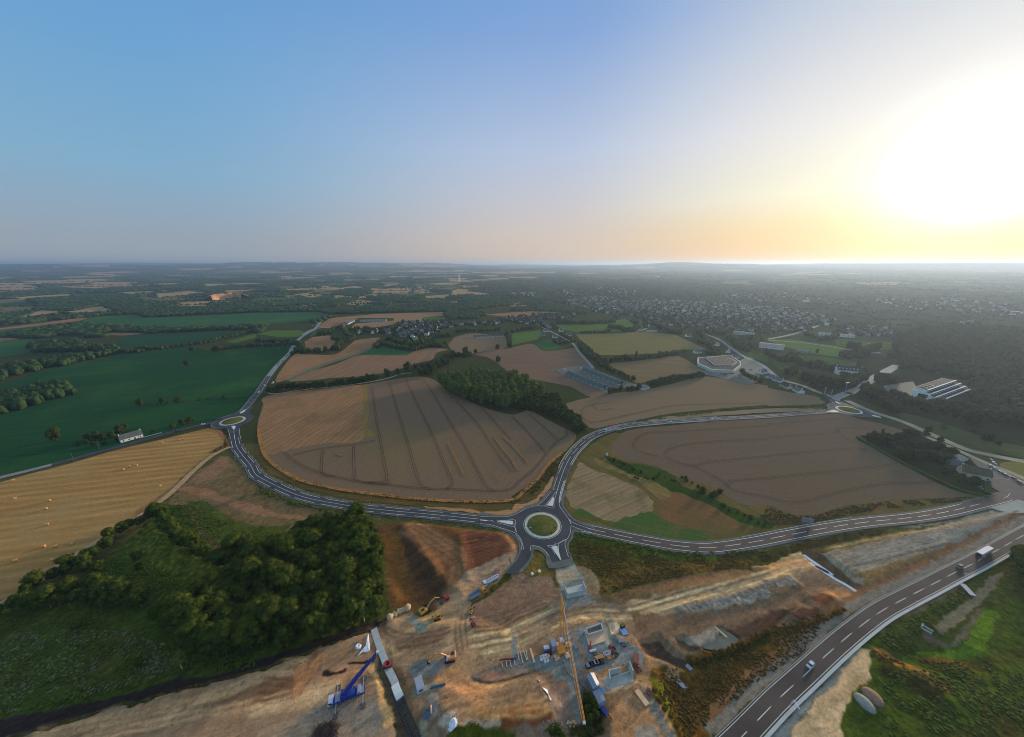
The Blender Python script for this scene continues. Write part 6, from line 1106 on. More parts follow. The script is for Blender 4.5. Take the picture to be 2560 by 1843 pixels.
tn = ('pale gabled house in the town at the foot of the hills', 'houses of the town')
village("A2 500,400 700,350 1000,400 1350,400 1700,420 2268,460 2268,600 2100,700 1900,660 1700,640 1500,640 1250,600 1200,560 900,510 700,500 450,440", 29, .3, *tn, .75)
village("A3 0,440 300,500 600,560 520,620 400,600 300,660 100,680 0,700", 28, .3, *tn, .75); village("A3 700,640 1100,640 1120,740 900,730 700,690", 28, .3, 'house in the new estate behind the school block', 'houses of the new estate', .7)
village("A2 1050,560 1150,600 1140,610 1100,600", 24, .3, 'white house at the road bend behind the bright meadow', 'houses at the road bend', .9)
village("A2 1230,560 1300,530 1330,610 1260,620", 24, .3, 'white house at the road bend behind the bright meadow', 'houses at the road bend', .9)
village("A2 0,325 200,330 190,360 0,360", 34, 0, 'white house in the far village on the slope', 'far village houses', .8); village("A1 1200,265 1500,275 1560,300 1420,305 1220,295", 45, 0, 'white house in the far village on the slope', 'far village houses', .6)
village("A2 700,260 950,290 1150,320 1200,350 950,350 750,300", 50, 0, *tn, .5); village("A2 400,310 500,300 760,380 700,420 480,360", 42, 0, *tn, .5); village("A2 1850,340 2268,350 2268,430 1900,380", 50, 0, *tn, .5)
village("A3 300,380 500,390 720,430 700,450 300,410", 45, 0, *tn, .7); village("A3 0,320 200,330 300,380 100,400 0,370", 55, 0, *tn, .4); village("A3 1060,440 1300,430 1600,370 2000,420 2268,450 2400,560 2000,530 1500,500 1200,470", 52, 0, *tn, .55); village("A3 900,360 1300,390 1250,440 1050,450", 60, 0, *tn, .4)
village("A3 1650,590 1900,580 1720,610", 40, 0, *tn, .5)
HS.sort(key=lambda q: q[0]); print('houses', len(HS))
def town_lab(x, y, lb, gp):
    u = px_of(x, y)
    if gp == 'houses of the town':
        k = 'pale house at the left end of the town, near the lane' if u[0] < 1560 else 'pale house in the middle of the town above the supermarket' if u[0] < 1800 else 'pale house at the right end of the town near the sports field'; return k, k[10:]
    if gp == 'houses on the hamlet street': k = 'gabled house on the left half of the hamlet street' if u[0] < 1280 else 'gabled house on the hamlet street, towards the lane'; return k, k
    if gp == 'houses of the hamlet': k = 'gabled hamlet house in the front, by the gardens' if u[1] > 828 else 'gabled hamlet house in the rear rows'; return k, k
    return lb, gp
HS = [(d, x, y, rz, *town_lab(x, y, lb, gp)) for d, x, y, rz, lb, gp in HS]
for d, x, y, rz, lb, gp in HS[:285]: dup(random.choice(HP), (x, y, hz(x, y)), rz, lb, gp, random.uniform(.85, 1.15))
m = MB(); mts = [wl['white'], wl['cream'], wl['grey'], rf['grey'], rf['brown'], wl['pale']]
for d, x, y, rz, lb, gp in HS[285:]:
    L_, w, h, rh = random.uniform(10, 17), random.uniform(8, 10), random.uniform(4, 7.5), random.uniform(2.2, 3.8); z = hz(x, y); m.M = Matrix.Translation((x, y, z)) @ Matrix.Rotation(rz, 4, 'Z'); wi = random.choice((0, 0, 0, 1, 2, 5)); ri = random.choice((3, 3, 3, 4))
    if random.random() < .1: L_ *= 2.4; w *= 1.8; rh = .5
    m.box((0, 0, h/2), (L_, w, h), mi=wi); m.add([(-L_/2, -w/2, h), (-L_/2, w/2, h), (-L_/2, 0, h+rh-.1), (L_/2, -w/2, h), (L_/2, w/2, h), (L_/2, 0, h+rh-.1)], [(0, 2, 1), (3, 4, 5)], wi)
    for s in (-1, 1): m.add([(-L_/2-.3, s*(w/2+.4), h-.35), (L_/2+.3, s*(w/2+.4), h-.35), (L_/2+.3, 0, h+rh), (-L_/2-.3, 0, h+rh)], [(0, 1, 2, 3) if s < 0 else (3, 2, 1, 0)], ri)
m.M = Matrix.Identity(4); o = m.build('distant_houses', mts); o['kind'] = 'stuff'; o['category'] = 'houses'
tp = []                                                               # the trees between the far houses
for d, x, y, rz, lb, gp in HS:
    for k in range(6 if d > 900 and x > 0 else 3):
        a = random.uniform(0, 6.28); r = random.uniform(12, 22); s_ = random.uniform(.8, 1.4)
        for q in range(3): tp.append((x+math.cos(a)*r+random.uniform(-3, 3), y+math.sin(a)*r+random.uniform(-3, 3), hz(x, y)-.3, random.uniform(2.6, 4.2)*s_, random.uniform(5, 9)*s_))
lumps('town_trees', tp, lf_right, 1)['category'] = 'trees'
for t in HP:
    for c_ in [c_ for c_ in COL.objects if c_.parent == t]: bpy.data.objects.remove(c_)
    bpy.data.objects.remove(t)
# ------------------------------------------------------------------ vehicles
def paint(name, c, r=.35, met=0.0): return mat('paint_'+name, c, r, met, spec=.5)
PT = dict(white=paint('white', (.72, .73, .74)), black=paint('black', (.02, .02, .022)), grey=paint('grey', (.18, .19, .2)), silver=paint('silver', (.42, .44, .46)), teal=paint('teal', (.03, .12, .15)), red=paint('red', (.42, .03, .03)), blue=paint('blue', (.015, .05, .32)), sky=paint('sky', (.2, .4, .65)), bronze=paint('bronze', (.16, .12, .07)), yellow=paint('yellow', (.6, .34, .03)), orange=paint('orange', (.75, .28, .04)), steel=paint('steel', (.3, .33, .38)), rust=paint('rust', (.3, .09, .05), .8), brown=paint('brown', (.13, .1, .08)))
rub = mat('tyre_rubber', (.015, .015, .016), .9); rimm = mat('wheel_rim', (.45, .45, .47), .4, .6); lampw = mat('headlight_glass', (.8, .82, .85), .1); lampr = mat('tail_lamp', (.45, .02, .02), .3); dmet = mat('dark_steel', (.05, .05, .055), .6, .3); gmet = mat('galvanised', (.34, .37, .4), .5, .4); cret = mat('cast_concrete', A(150, 158, 166), .9, var=.12, scale=.5); crew = mat('warm_concrete', A(186, 160, 138), .9, var=.12, scale=.5); timb = mat('timber', A(168, 128, 84), .9, var=.2, scale=1.5)
def wheel(t, x, y, r=.33, w=.22, rm=None):
    o = MB().cyl((x, y-w/2, r), (x, y+w/2, r), r, n=14).build('wheel', rub, t); s = 1 if y > 0 else -1
    MB().cyl((x, y+s*w/2, r), (x, y+s*(w/2+.02), r), r*.6, n=12).build('rim', rm or rimm, o); return o
def carmk(col, L_=4.3, w=1.78, h=1.48, van=False):
    t = thing('car', 'x', 'car', (0, -7000, 0)); x = L_/2; b = MB()
    prof = [(-x, .3), (-x, .75), (-x*.93, .93), (-x*.5, .98), (x*.42, .95), (x*.93, .78), (x, .6), (x, .28)]; n = len(prof)
    for i in range(n-1):
        (x0, z0), (x1, z1) = prof[i], prof[i+1]
    b.side(prof, -w/2+.08, w/2-.08); b.side([(px_*.985, z*.97) for px_, z in prof], -w/2, -w/2+.09); b.side([(px_*.985, z*.97) for px_, z in prof], w/2-.09, w/2)
    b.build('body', PT[col], t)
    xr, xf = (-x*.9, x*.32) if not van else (-x*.97, x*.5); g = MB(); tw = w*.4
    lo = [(xr, w/2-.08), (xf+.35, w/2-.08)]; hi = [(xr+.3 if not van else xr+.08, tw), (xf-.35, tw)]
    g.add([(xr, -w/2+.06, .93), (xf+.4, -w/2+.06, .93), (xf+.4, w/2-.06, .93), (xr, w/2-.06, .93), (hi[0][0], -tw, h-.06), (hi[1][0], -tw, h-.06), (hi[1][0], tw, h-.06), (hi[0][0], tw, h-.06)], [(0, 1, 5, 4), (1, 2, 6, 5), (2, 3, 7, 6), (3, 0, 4, 7)]); g.build('windows', glass, t)
    r = MB(); r.box(((hi[0][0]+hi[1][0])/2, 0, h-.03), (hi[1][0]-hi[0][0]+.06, tw*2+.04, .07), taper=.93); r.build('roof', PT[col], t)
    for sx in (-1, 1):
        for sy in (-1, 1): wheel(t, sx*L_*.3, sy*(w/2-.1))
    for sy in (-1, 1): MB().box((x-.03, sy*w*.36, .66), (.12, .32, .14)).build('headlight', lampw, t); MB().box((-x+.02, sy*w*.38, .78), (.1, .26, .16)).build('tail_lamp', lampr, t)
    return t
CP = {c: carmk(c) for c in ('white', 'black', 'grey', 'silver', 'teal', 'red', 'bronze')}; CP['van'] = carmk('white', 5.0, 1.95, 1.95, True)
def place_car(c, t0, a, b, a2, b2, label, nm='parked_car', group=None, s=1.0, z=None):
    p = at(t0, a, b); o = dup(CP[c], (p[0], p[1], (ZR+.035) if z is None else z), ang(t0, a, b, a2, b2), label, group, s, nm); o['category'] = 'car' if c != 'van' else 'van'; return o
place_car('white', 'C3', 372, 945, 230, 1080, 'white car driving down the wide main road', 'car', s=1.05); place_car('bronze', 'C3', 1692, 72, 1500, 180, 'dark bronze car following the lorry on the main road', 'car', s=1.1)
place_car('van', 'B2', 1400, 277, 1300, 285, 'white van on the upper road, right of the red and white lorry', 'van'); place_car('white', 'B2', 1768, 250, 1700, 252, 'small white car far along the upper road', 'car')
place_car('white', 'B0', 1800, 295, 1900, 270, 'white car entering the left roundabout', 'car'); place_car('black', 'B0', 1958, 245, 2050, 215, 'black car beside the verge at the left roundabout', 'car'); place_car('teal', 'B0', 1566, 352, 1480, 372, 'teal car on the lane left of the left roundabout', 'car')
place_car('van', 'A1', 150, 1130, 80, 1165, 'white van turning at the hedge end on the left road', 'van'); place_car('white', 'A1', 78, 1155, 40, 1200, 'white car following the van on the left road', 'car'); place_car('white', 'A1', 24, 1212, 0, 1240, 'white car, nearest the left roundabout on the left road', 'car')
for t0, a, b, c, lb in (('D4', 1730, 845, 'white', 'white car parked first on the stone verge right of the farmhouse'), ('D4', 1690, 800, 'grey', 'grey car parked at the back on the stone verge'), ('D4', 1680, 900, 'silver', 'silver car at the edge of the side road'), ('D4', 1745, 940, 'silver', 'pale silver car below the white one on the verge'), ('D4', 1850, 1010, 'grey', 'dark car half on the verge above the black car'), ('D4', 1940, 1060, 'black', 'black car with pale roof parked on the right verge'), ('D4', 2090, 1120, 'red', 'bright red car parked on the right verge'), ('D4', 2190, 1190, 'red', 'dark red car, lowest of the row on the right verge'), ('D4', 1550, 1000, 'grey', 'grey car parked at the farmhouse wall'), ('D4', 1500, 1240, 'black', 'black car parked inside the hedge corner'), ('D4', 1500, 1290, 'grey', 'grey car beside the black one inside the hedge corner')): place_car(c, t0, a, b, a+110, b+60, lb, z=.14)
for i, (a, b, c) in enumerate(((1700, 1048, 'silver'), (1800, 1055, 'white'), (1830, 1052, 'white'), (1880, 1053, 'black'), (1918, 1058, 'white'), (1915, 1072, 'white'), (1960, 1045, 'grey'), (1990, 1075, 'white'), (2020, 1055, 'silver'), (2060, 1050, 'silver'), (2120, 1010, 'grey'), (2180, 1040, 'white'))): place_car(c, 'A2', a, b, a+30, b-4, c+' car parked in front of the supermarket', group='cars at the supermarket', z=.1)
for a, b, c in ((1085, 1215, 'white'), (1110, 1210, 'black'), (1128, 1205, 'white'), (890, 780, 'white')): place_car(c, 'A3', a, b, a+20, b-8, c+' car parked in the yard left of the school', group='cars at the school', z=.1)
for a, b in ((440, 690), (540, 592), (500, 622)): place_car('white', 'A1', a, b, a+10, b-15, 'white vehicle near the road junction left of the hamlet', 'car', 'vehicles at the far junction', s=1.4)
for a, b in ((625, 563),): place_car('van', 'A1', a, b, a+10, b-5, 'white lorry on the far left road', 'van', s=1.8)
# lorries
def cab(t, x, w, h, col, L_=2.2, z0=.6):
    b = MB(); b.side([(x, z0), (x, z0+h*.55), (x-.25, z0+h), (x-L_, z0+h), (x-L_, z0)], -w/2, w/2); c_ = b.build('cab', PT[col], t); MB().add([(x-.01, -w*.44, z0+h*.55), (x-.01, w*.44, z0+h*.55), (x-.22, w*.42, z0+h*.93), (x-.22, -w*.42, z0+h*.93)], [(0, 1, 2, 3)]).build('windscreen', glass, c_).location = (.03, 0, 0)
    for s in (-1, 1): MB().box((x-.9, s*(w/2+.01), z0+h*.7), (1.1, .06, h*.35)).build('side_window', glass, c_)
    return c_
def axle(t, xs_, w, r=.5):
    for x in xs_:
        for s in (-1, 1): wheel(t, x, s*(w/2-.18), r, .34)
def lorry(nm, label, loc, rz, L_=16.5, boxc='white', cabc='white', stripe=None, tail=None):
    t = thing(nm, label, 'lorry', loc, rz); cab(t, L_/2, 2.5, 2.9, cabc); b = MB(); b.box((-1.4, 0, 2.55), (L_-3.2, 2.55, 2.8)); bx = b.build('box_body', PT[boxc], t)
    MB().box((-.7, 0, .85), (L_-1.6, 1.0, .35)).build('chassis', dmet, t); axle(t, [L_/2-1.3, L_/2-4.2, -L_/2+1.4, -L_/2+2.7, -L_/2+4.0] if L_ > 13 else [L_/2-1.4, -L_/2+2], 2.5)
    if stripe:
        MB().box((-1.4, 0, 3.96), (L_-3.4, 2.2, .05)).build('roof_stripe', PT[stripe], bx)
        for s in (-1, 1): MB().box((-1.4, s*1.29, 3.5), (L_-3.2, .04, .5)).build('side_stripe', PT[stripe], bx)
    if tail: MB().box((-L_/2+.18, 0, 2.4), (.06, 2.3, 2.2)).build('tail_door', PT[tail], bx); MB().box((-L_/2+.16, 0, 1.1), (.08, 2.4, .2)).build('tail_lamp', lampr, t)
    return t
p = at('B2', 877, 350); lorry('articulated_lorry', 'white articulated lorry with red roof stripe on the upper road bend', (p[0], p[1], ZR+.03), ang('B2', 925, 340, 830, 362), 18, stripe='red')
p = at('B3', 1905, 1448); lorry('box_lorry', 'white box lorry seen from behind at the upper end of the main road', (p[0], p[1], ZR+.03), ang('B3', 1850, 1475, 1960, 1410), 16, tail='black')
# tank lorry
o_ = on('C1', 2080, 200); t = thing('tank_lorry', 'white tanker with blue markings parked on the track south-west of the roundabout', 'lorry', o_, ang('C1', 2130, 170, 2030, 225)); cab(t, 5.2, 2.4, 2.5, 'white'); m = MB(); m.cyl((-5, 0, 2.0), (2.6, 0, 2.0), 1.15, n=16); tk = m.build('tank', PT['white'], t)
MB().box((-5.05, 0, 2.0), (.1, 1.6, .7)).build('blue_panel', PT['sky'], tk); MB().box((-1.2, -1.16, 1.9), (5, .06, .55)).build('blue_panel', PT['sky'], tk)
for k in range(5): MB().cyl((-4+k*1.5, .3, 3.05), (-4+k*1.5, .3, 3.35), .35, n=10).build('hatch', dmet, tk)
MB().box((0, 0, .9), (10, 1, .3)).build('chassis', dmet, t); axle(t, [3.9, -1.8, -3.2], 2.4)
# tipper
o_ = on('C1', 1962, 318); t = thing('tipper_lorry', 'orange-cabbed tipper lorry with empty blue-grey skip parked on the gravel', 'lorry', o_, ang('C1', 1930, 335, 2015, 280)); c_ = cab(t, 5.0, 2.5, 2.5, 'orange', 2.6); MB().box((3.7, 0, 3.15), (1.6, 1.8, .35), taper=.8).build('roof_fairing', PT['yellow'], c_)
m = MB(); L0, L1, w = -4.9, 1.6, 2.5
for q in (((L0+L1)/2, 0, 1.25, L1-L0, w, .12), ((L0+L1)/2, w/2, 2.0, L1-L0, .12, 1.5), ((L0+L1)/2, -w/2, 2.0, L1-L0, .12, 1.5), (L0, 0, 1.9, .12, w-.13, 1.3), (L1, 0, 2.2, .12, w-.13, 1.9)): m.box(q[:3], q[3:])
m.build('skip', PT['steel'], t); MB().box((0, 0, .85), (9.5, 1, .4)).build('chassis', dmet, t); axle(t, [3.8, -1.2, -2.7, -4.0], 2.5)
# excavators
def digger(nm, label, loc, rz, col, reach=9.0, s=1.0, armc=None, lift=3.8, cabc='black', cw=None, swing=0.0):
    t = thing(nm, label, 'excavator', loc, rz); t.scale = (s*1.15,)*3; armc = armc or col
    for sy in (-1, 1):
        m = MB(); m.side([(-2.2, .45), (-1.9, .95), (1.9, .95), (2.2, .45), (1.9, .0), (-1.9, .0)], sy*1.3-.3, sy*1.3+.3); m.build('track', dmet, t)
    MB().box((0, 0, .75), (1.8, 2.2, .4)).build('undercarriage', dmet, t)
    h = MB(); h.side([(-2.6, 1.1), (-2.6, 2.2), (-2.2, 2.45), (.2, 2.35), (.9, 1.9), (.9, 1.1)], -1.35, 1.35); hs = h.build('house', PT[col], t); MB().box((-2.3, 0, 1.7), (.8, 2.72, 1.2)).build('counterweight', PT[cw or col], hs); MB().box((-1.2, -.4, 2.5), (1.4, 1.2, .12)).build('engine_cover', dmet, hs)
    c = MB(); c.side([(.0, 1.2), (1.5, 1.2), (1.5, 2.1), (1.15, 3.0), (0, 3.05)], .45, 1.33); c2 = c.build('cab', PT[cabc], t); MB().box((.6, .89, 3.08), (1.1, .8, .08)).build('cab_roof', PT['white' if cabc == 'white' else cabc], c2); MB().box((1.5, .89, 2.2), (.06, .7, .9)).build('windscreen', glass, c2)
    a = Vector((.6, -.2, 1.6)); b = Vector((reach*.38, -.2, lift)); e = Vector((reach*.62, -.2, lift+.2)); k = Vector((reach*.9, -.2, 1.5))
    m = MB(); m.cyl(a, b, .28, .38, 6); m.cyl(b, e, .38, .25, 6); m.build('boom', PT[armc], t); m = MB(); m.cyl(e+(e-k).normalized()*.8, k, .24, .18, 6); m.build('stick', PT[armc], t)
    m = MB(); m.cyl((.9, -.55, 1.7), (b.x*.9, -.55, b.z*.95), .1, n=6); m.cyl((b.x, -.2, b.z+.45), (e.x, -.2, e.z+.6), .1, n=6); m.build('ram', gmet, t)
    m = MB(); m.side([(k.x-.1, k.z), (k.x+.45, k.z-.2), (k.x+.35, k.z-1.2), (k.x-.5, k.z-1.4), (k.x-.9, k.z-.9)], -.75, .35); m.build('bucket', dmet, t)
    return t
digger('excavator', 'large yellow tracked excavator with raised boom by the boulders', on('D3', 385, 1175), ang('D3', 385, 1175, 620, 1000), 'yellow', 9.5); digger('excavator', 'orange and white excavator digging the blue-grey gravel heap', on('D2', 775, 425), ang('D2', 800, 400, 480, 470), 'orange', 9.6, cabc='white', cw='silver')
digger('small_excavator', 'small red mini excavator beside the haul road crossing', on('D3', 1480, 1475), 2.2, 'red', 6.5, .5, cabc='red'); digger('small_excavator', 'small dark red mini digger at the corner of the concrete footing', on('D8', 1045, 1095), 1.3, 'red', 6.5, .42, cabc='red'); digger('small_excavator', 'small yellow machine at the dark grass strip', on('D3', 1435, 1190), 1.2, 'yellow', 6.5, .5)
# dumper
def dumper(label, loc, rz, col, s=1.0):
    t = thing('site_dumper', label, 'dumper', loc, rz); t.scale = (s,)*3; m = MB(); m.box((1.2, 0, 1.35), (2.4, 2.2, .1)); m.box((1.2, 1.1, 1.8), (2.4, .1, .9)); m.box((1.2, -1.1, 1.8), (2.4, .1, .9)); m.box((0, 0, 1.8), (.1, 2.1, .9)); m.build('skip', PT['brown'], t); m = MB(); m.box((-1.4, 0, 1.2), (2, 1.7, .9), taper=.9); m.build('engine_body', PT[col], t); m = MB(); m.bar((-.5, .7, 1.5), (-.5, .7, 2.9), .1); m.bar((-.5, -.7, 1.5), (-.5, -.7, 2.9), .1); m.bar((-.5, .7, 2.9), (-.5, -.7, 2.9), .1); m.build('roll_bar', PT[col], t); axle(t, [1.4, -1.4], 2.4, .55); return t
dumper('red tracked dumper beside the raised excavator boom', on('D3', 810, 935), ang('D3', 880, 880, 740, 960), 'red', 1.3); dumper('red dumper among the stacked materials', on('D8', 1600, 1250), ang('D8', 1560, 1200, 1650, 1290), 'red', .75); dumper('small red site dumper above the other one', on('D8', 1540, 1120), ang('D8', 1500, 1060, 1580, 1150), 'red', .75); dumper('small red machine by the rust-red container', on('C2', 1120, 985), .3, 'red', .6)
# bulldozer
o_ = on('D3', 655, 1340); t = thing('bulldozer', 'yellow and dark bulldozer below the big excavator', 'bulldozer', o_, ang('D3', 760, 1320, 540, 1400))
for sy in (-1, 1): MB().side([(-2, .5), (-1.6, 1.1), (1.6, 1.1), (2, .5), (1.6, 0), (-1.6, 0)], sy*1.1-.28, sy*1.1+.28).build('track', dmet, t)
MB().box((.6, 0, 1.5), (2.4, 1.4, 1.0), taper=.9).build('hood', PT['yellow'], t); c_ = MB().box((-.9, 0, 2.2), (1.4, 1.5, 1.5), taper=.9).build('cab', glass, t); MB().box((-.9, 0, 3.0), (1.6, 1.7, .12)).build('cab_roof', PT['yellow'], c_); MB().box((2.7, 0, .75), (.25, 3.8, 1.3), ry=-.15).build('blade', PT['steel'], t); m = MB(); m.box((1.6, 1.6, .7), (2.4, .2, .25)); m.box((1.6, -1.6, .7), (2.4, .2, .25)); m.build('push_arms', dmet, t); MB().box((-2.5, 0, 1.0), (.6, 1.0, .3)).build('ripper', dmet, t)
# blue mobile crane
a_, b_ = px('D7', 60, 1250); cc = on('D7', 400, 1180); rz = ang('D7', 620, 1120, 130, 1300)
t = thing('mobile_crane', 'blue five-axle mobile crane with white cab and raised boom on the left platform', 'crane', cc, rz); L_ = 13.5
t.scale = (1.06, 1.25, 1.15); MB().box((-.3, 0, 1.25), (L_-.8, 2.6, .7)).build('chassis', PT['blue'], t); m = MB(); m.box((-5.0, 0, 1.68), (2.6, 2.3, .1)); m.box((3.2, 0, 1.7), (2.2, 2.3, .14)); m.build('deck', PT['steel'], t); c_ = cab(t, L_/2+.2, 2.6, 1.7, 'white', 1.9, .75); axle(t, [5.2, 2.4, .7, -2.0, -3.7], 2.6, .62)
m = MB(); m.box((-1.0, 0, 2.3), (4.4, 2.4, 1.0)); m.box((1.4, 0, 2.5), (1.6, 2.5, 1.4)); m.cyl((0, 0, 1.5), (0, 0, 1.85), 1.1, n=20); up = m.build('turntable', PT['blue'], t); MB().box((-1.4, -1.6, 2.6), (1.7, .8, 1.4), taper=.9).build('crane_cab', glass, up); MB().box((-4.6, 0, 2.4), (.9, 2.5, .9)).build('counterweight', PT['silver'], up); m = MB(); m.cyl((1.6, .4, 2.9), (1.6, .9, 2.9), .5, n=12); m.build('winch', dmet, up)
mw = Matrix.Translation(cc) @ Matrix.Rotation(rz, 4, 'Z') @ Matrix.Diagonal((1.06, 1.25, 1.15, 1)); base = Vector((.9, 0, 3.2)); tipz = cc.z+25
q = at('D7', 1010, 250, tipz); tip = mw.inverted() @ Vector((q[0], q[1], tipz)); d = tip-base; prev = base
for k, (f0, f1, w) in enumerate(((0, .42, .85), (.38, .62, .72), (.6, .8, .6), (.78, 1.0, .48))):
    m = MB(); m.cyl(base+d*f0, base+d*f1, w, w*.97, 8); m.build('boom_section', PT['blue'], t)
hd = MB().box(tip, (.9, .8, .9)).build('boom_head', PT['white'], t); dn = (tip-Vector((0, 0, 9))); m = MB(); m.bar(tip, dn, .07); m.build('hoist_rope', dmet, hd); MB().box(dn, (.5, .3, .8)).build('hook_block', dmet, hd)
m = MB(); m.cyl((-1.6, .0, 2.3), base+d*.3, .2, .16, 8); m.build('luffing_ram', gmet, t)
for (x, sy) in ((-6, 1), (-6, -1), (3.9, 1), (3.9, -1)):
    o = MB().box((x, sy*2.6, 1.1), (.35, 3.2, .35)).build('outrigger', PT['steel'], t); m = MB(); m.cyl((x, sy*4.0, .15), (x, sy*4.0, 1.1), .12, n=8); m.build('jack', gmet, o); MB().box((x, sy*4.2, .12), (1.9, 1.9, .2)).build('pad', PT['brown'], o)
for c in CP.values():
    for k in [k for k in COL.objects if k.parent == c]:
        for g_ in [g_ for g_ in COL.objects if g_.parent == k]: bpy.data.objects.remove(g_)
        bpy.data.objects.remove(k)
    bpy.data.objects.remove(c)
# ------------------------------------------------------------------ the building site
ORG_ = mat('crane_yellow', (.62, .28, .03), .5, spec=.4)
def lattice(m, p0, p1, w0, w1, n, r=.07, tri=False, cross=True):
    p0 = Vector(p0); p1 = Vector(p1); ax = (p1-p0).normalized(); sx = ax.cross(Vector((0, 0, 1))); sx = Vector((1, 0, 0)) if sx.length < .1 else sx.normalized(); sy = sx.cross(ax).normalized()
    cs = [(-1, -1), (1, -1), (1, 1), (-1, 1)] if not tri else [(-1, -.6), (1, -.6), (0, 1)]
    def pt(k, c): f = k/n; w = w0+(w1-w0)*f; return p0+(p1-p0)*f+sx*c[0]*w/2+sy*c[1]*w/2
    for c in cs: m.bar(pt(0, c), pt(n, c), r*2)
    for k in range(n+1):
        for i in range(len(cs)):
            c, d = cs[i], cs[(i+1) % len(cs)]; m.bar(pt(k, c), pt(k, d), r*1.2)
            if k < n: m.bar(pt(k, c if k % 2 else d), pt(k+1, d if k % 2 else c), r*1.2)
cb = on('C2', 430, 815); HT = 25.0; zt = cb.z+HT
t = thing('tower_crane', 'tall orange-yellow tower crane with lattice mast and long jib over the site', 'crane', cb)
m = MB(); lattice(m, (0, 0, 2.2), (0, 0, HT), 1.9, 1.5, 14, .09); m.build('mast', ORG_, t)
jt = at('C2', 640, 1450, zt+.8); je = Vector((jt[0]-cb.x, jt[1]-cb.y, HT+.8)); jd = je-Vector((0, 0, HT+.8)); ju = jd.normalized()
m = MB(); lattice(m, (0, 0, HT+.8), je, 1.5, 1.1, 34, .075, True); jb = m.build('jib', ORG_, t)
m = MB(); lattice(m, Vector((0, 0, HT+.8))-ju*.3, Vector((0, 0, HT+3.2))-ju*6.5, 1.5, .7, 5, .08); m.build('counter_jib', ORG_, t); m = MB(); lattice(m, (0, 0, HT), (0, 0, HT+2), 2.0, 1.6, 2, .1); m.build('slewing_head', ORG_, t)
m = MB(); a = Vector((0, 0, HT+3.2))-ju*6.5
for s in (-.9, .9): m.bar(a, (s, 1.9, 2.6), .09)
m.bar(a, Vector((0, 0, HT+1.9))+jd*.42, .08); m.build('tie_bars', ORG_, t)
MB().box(Vector((.3, 0, HT+1.9))+jd*.12, (.12, 7.5, 1.5), rz=math.atan2(jd.y, jd.x)-R(90)).build('jib_panel', PT['white'], jb); MB().box(Vector((0, 0, HT+.2))+jd*.36, (1.3, 1.8, .7), rz=math.atan2(jd.y, jd.x)-R(90)).build('trolley', ORG_, jb)
MB().box(je+Vector((0, 0, .4)), (.8, .8, .8)).build('jib_tip', PT['white'], jb)
MB().box((0, 0, 1.4), (3.6, 3.6, .8), rz=.3).build('undercarriage', ORG_, t); MB().box((-3.2, 1.6, 2.2), (2.6, 3.4, 3.4), rz=.25).build('counterweight', PT['steel'], t); MB().box((.6, 2.9, 3.6), (2.4, 2.2, .8), rz=.2).build('counterweight', PT['white'], t)
for q in (('C2', 398, 870), ('C2', 490, 848), ('C2', 395, 760), ('C2', 500, 750)):
    g_ = on(*q)-cb; o = MB().cyl((0, 0, 1.5), (g_.x, g_.y, g_.z+.5), .3, .22, 6).build('outrigger', ORG_, t); MB().box((g_.x, g_.y, g_.z+.25), (2.4, 2.4, .5), rz=.3).build('foot_block', crew, o)
def block(nm, label, t0, a, b, dims, rz, m, cat='box', z=0, group=None, detail=None):
    p = on(t0, a, b); o = thing(nm, label, cat, (p.x, p.y, p.z+z), rz, group); MB().box((0, 0, dims[2]/2), dims).build('body', m, o)
    if detail: MB().box((0, 0, dims[2]+.06), (dims[0]*.96, dims[1]*.94, .12)).build('lid', detail, o)
    return o
# containers and site huts
def container(nm, label, t0, q0, q1, w, h, m, rm=None, ribs=0, gab=0.0):
    p = on(t0, *q0); q = on(t0, *q1); c = (p+q)/2; L_ = (q.xy-p.xy).length; t = thing(nm, label, 'container', c, dirw(p, q)); b = MB(); b.box((0, 0, h/2), (L_, w, h)); b.build('body', m, t)
    r = MB(); r.side([(-w/2-.1, h), (w/2+.1, h), (w/2+.1, h+.12), (0, h+.14+gab), (-w/2-.1, h+.12)], -L_/2-.1, L_/2+.1); r_ = r.build('roof', rm or m, t); r_.rotation_euler = (0, 0, R(90))
    if ribs:
        k = MB()
        for i in range(ribs):
            for s in (-1, 1): k.box((-L_/2+(i+.5)*L_/ribs, s*(w/2+.04), h/2), (.18, .08, h*.94))
        k.build('ribs', m, t)
    MB().box((L_/2+.03, 0, h*.48), (.06, w*.9, h*.86)).build('doors', PT['silver'] if m is not PT['rust'] else m, t); return t
container('long_tent', 'long pale blue-grey tunnel container beside the U-shaped abutment', 'C2', (690, 1050), (745, 1185), 3.6, 3.2, PT['steel'], PT['steel'], 10, .9); container('site_container', 'grey container with dark ribbed roof at the lower end of the pair', 'C2', (742, 1200), (795, 1305), 3.6, 3.2, PT['silver'], PT['steel'], 8, .25)
container('rust_container', 'rust-red ribbed container right of the material stacks', 'C2', (1072, 905), (1115, 925), 4.4, 3.4, PT['rust'], PT['rust'], 7); container('small_trailer', 'narrow blue trailer below the grey containers', 'C2', (795, 1330), (840, 1385), 1.4, 1.4, PT['blue'], PT['blue'])
for i, q in enumerate(((848, 1392), (868, 1415))): p = on('C2', *q); t = thing('cable_drum', ['upper pale cable drum beside the blue trailer', 'lower pale cable drum beside the blue trailer'][i], 'drum', p, .5); m = MB(); m.cyl((-.4, 0, .8), (-.3, 0, .8), .8, n=14); m.cyl((.3, 0, .8), (.4, 0, .8), .8, n=14); m.build('flanges', timb, t); MB().cyl((-.3, 0, .8), (.3, 0, .8), .4, n=12).build('core', dmet, t)
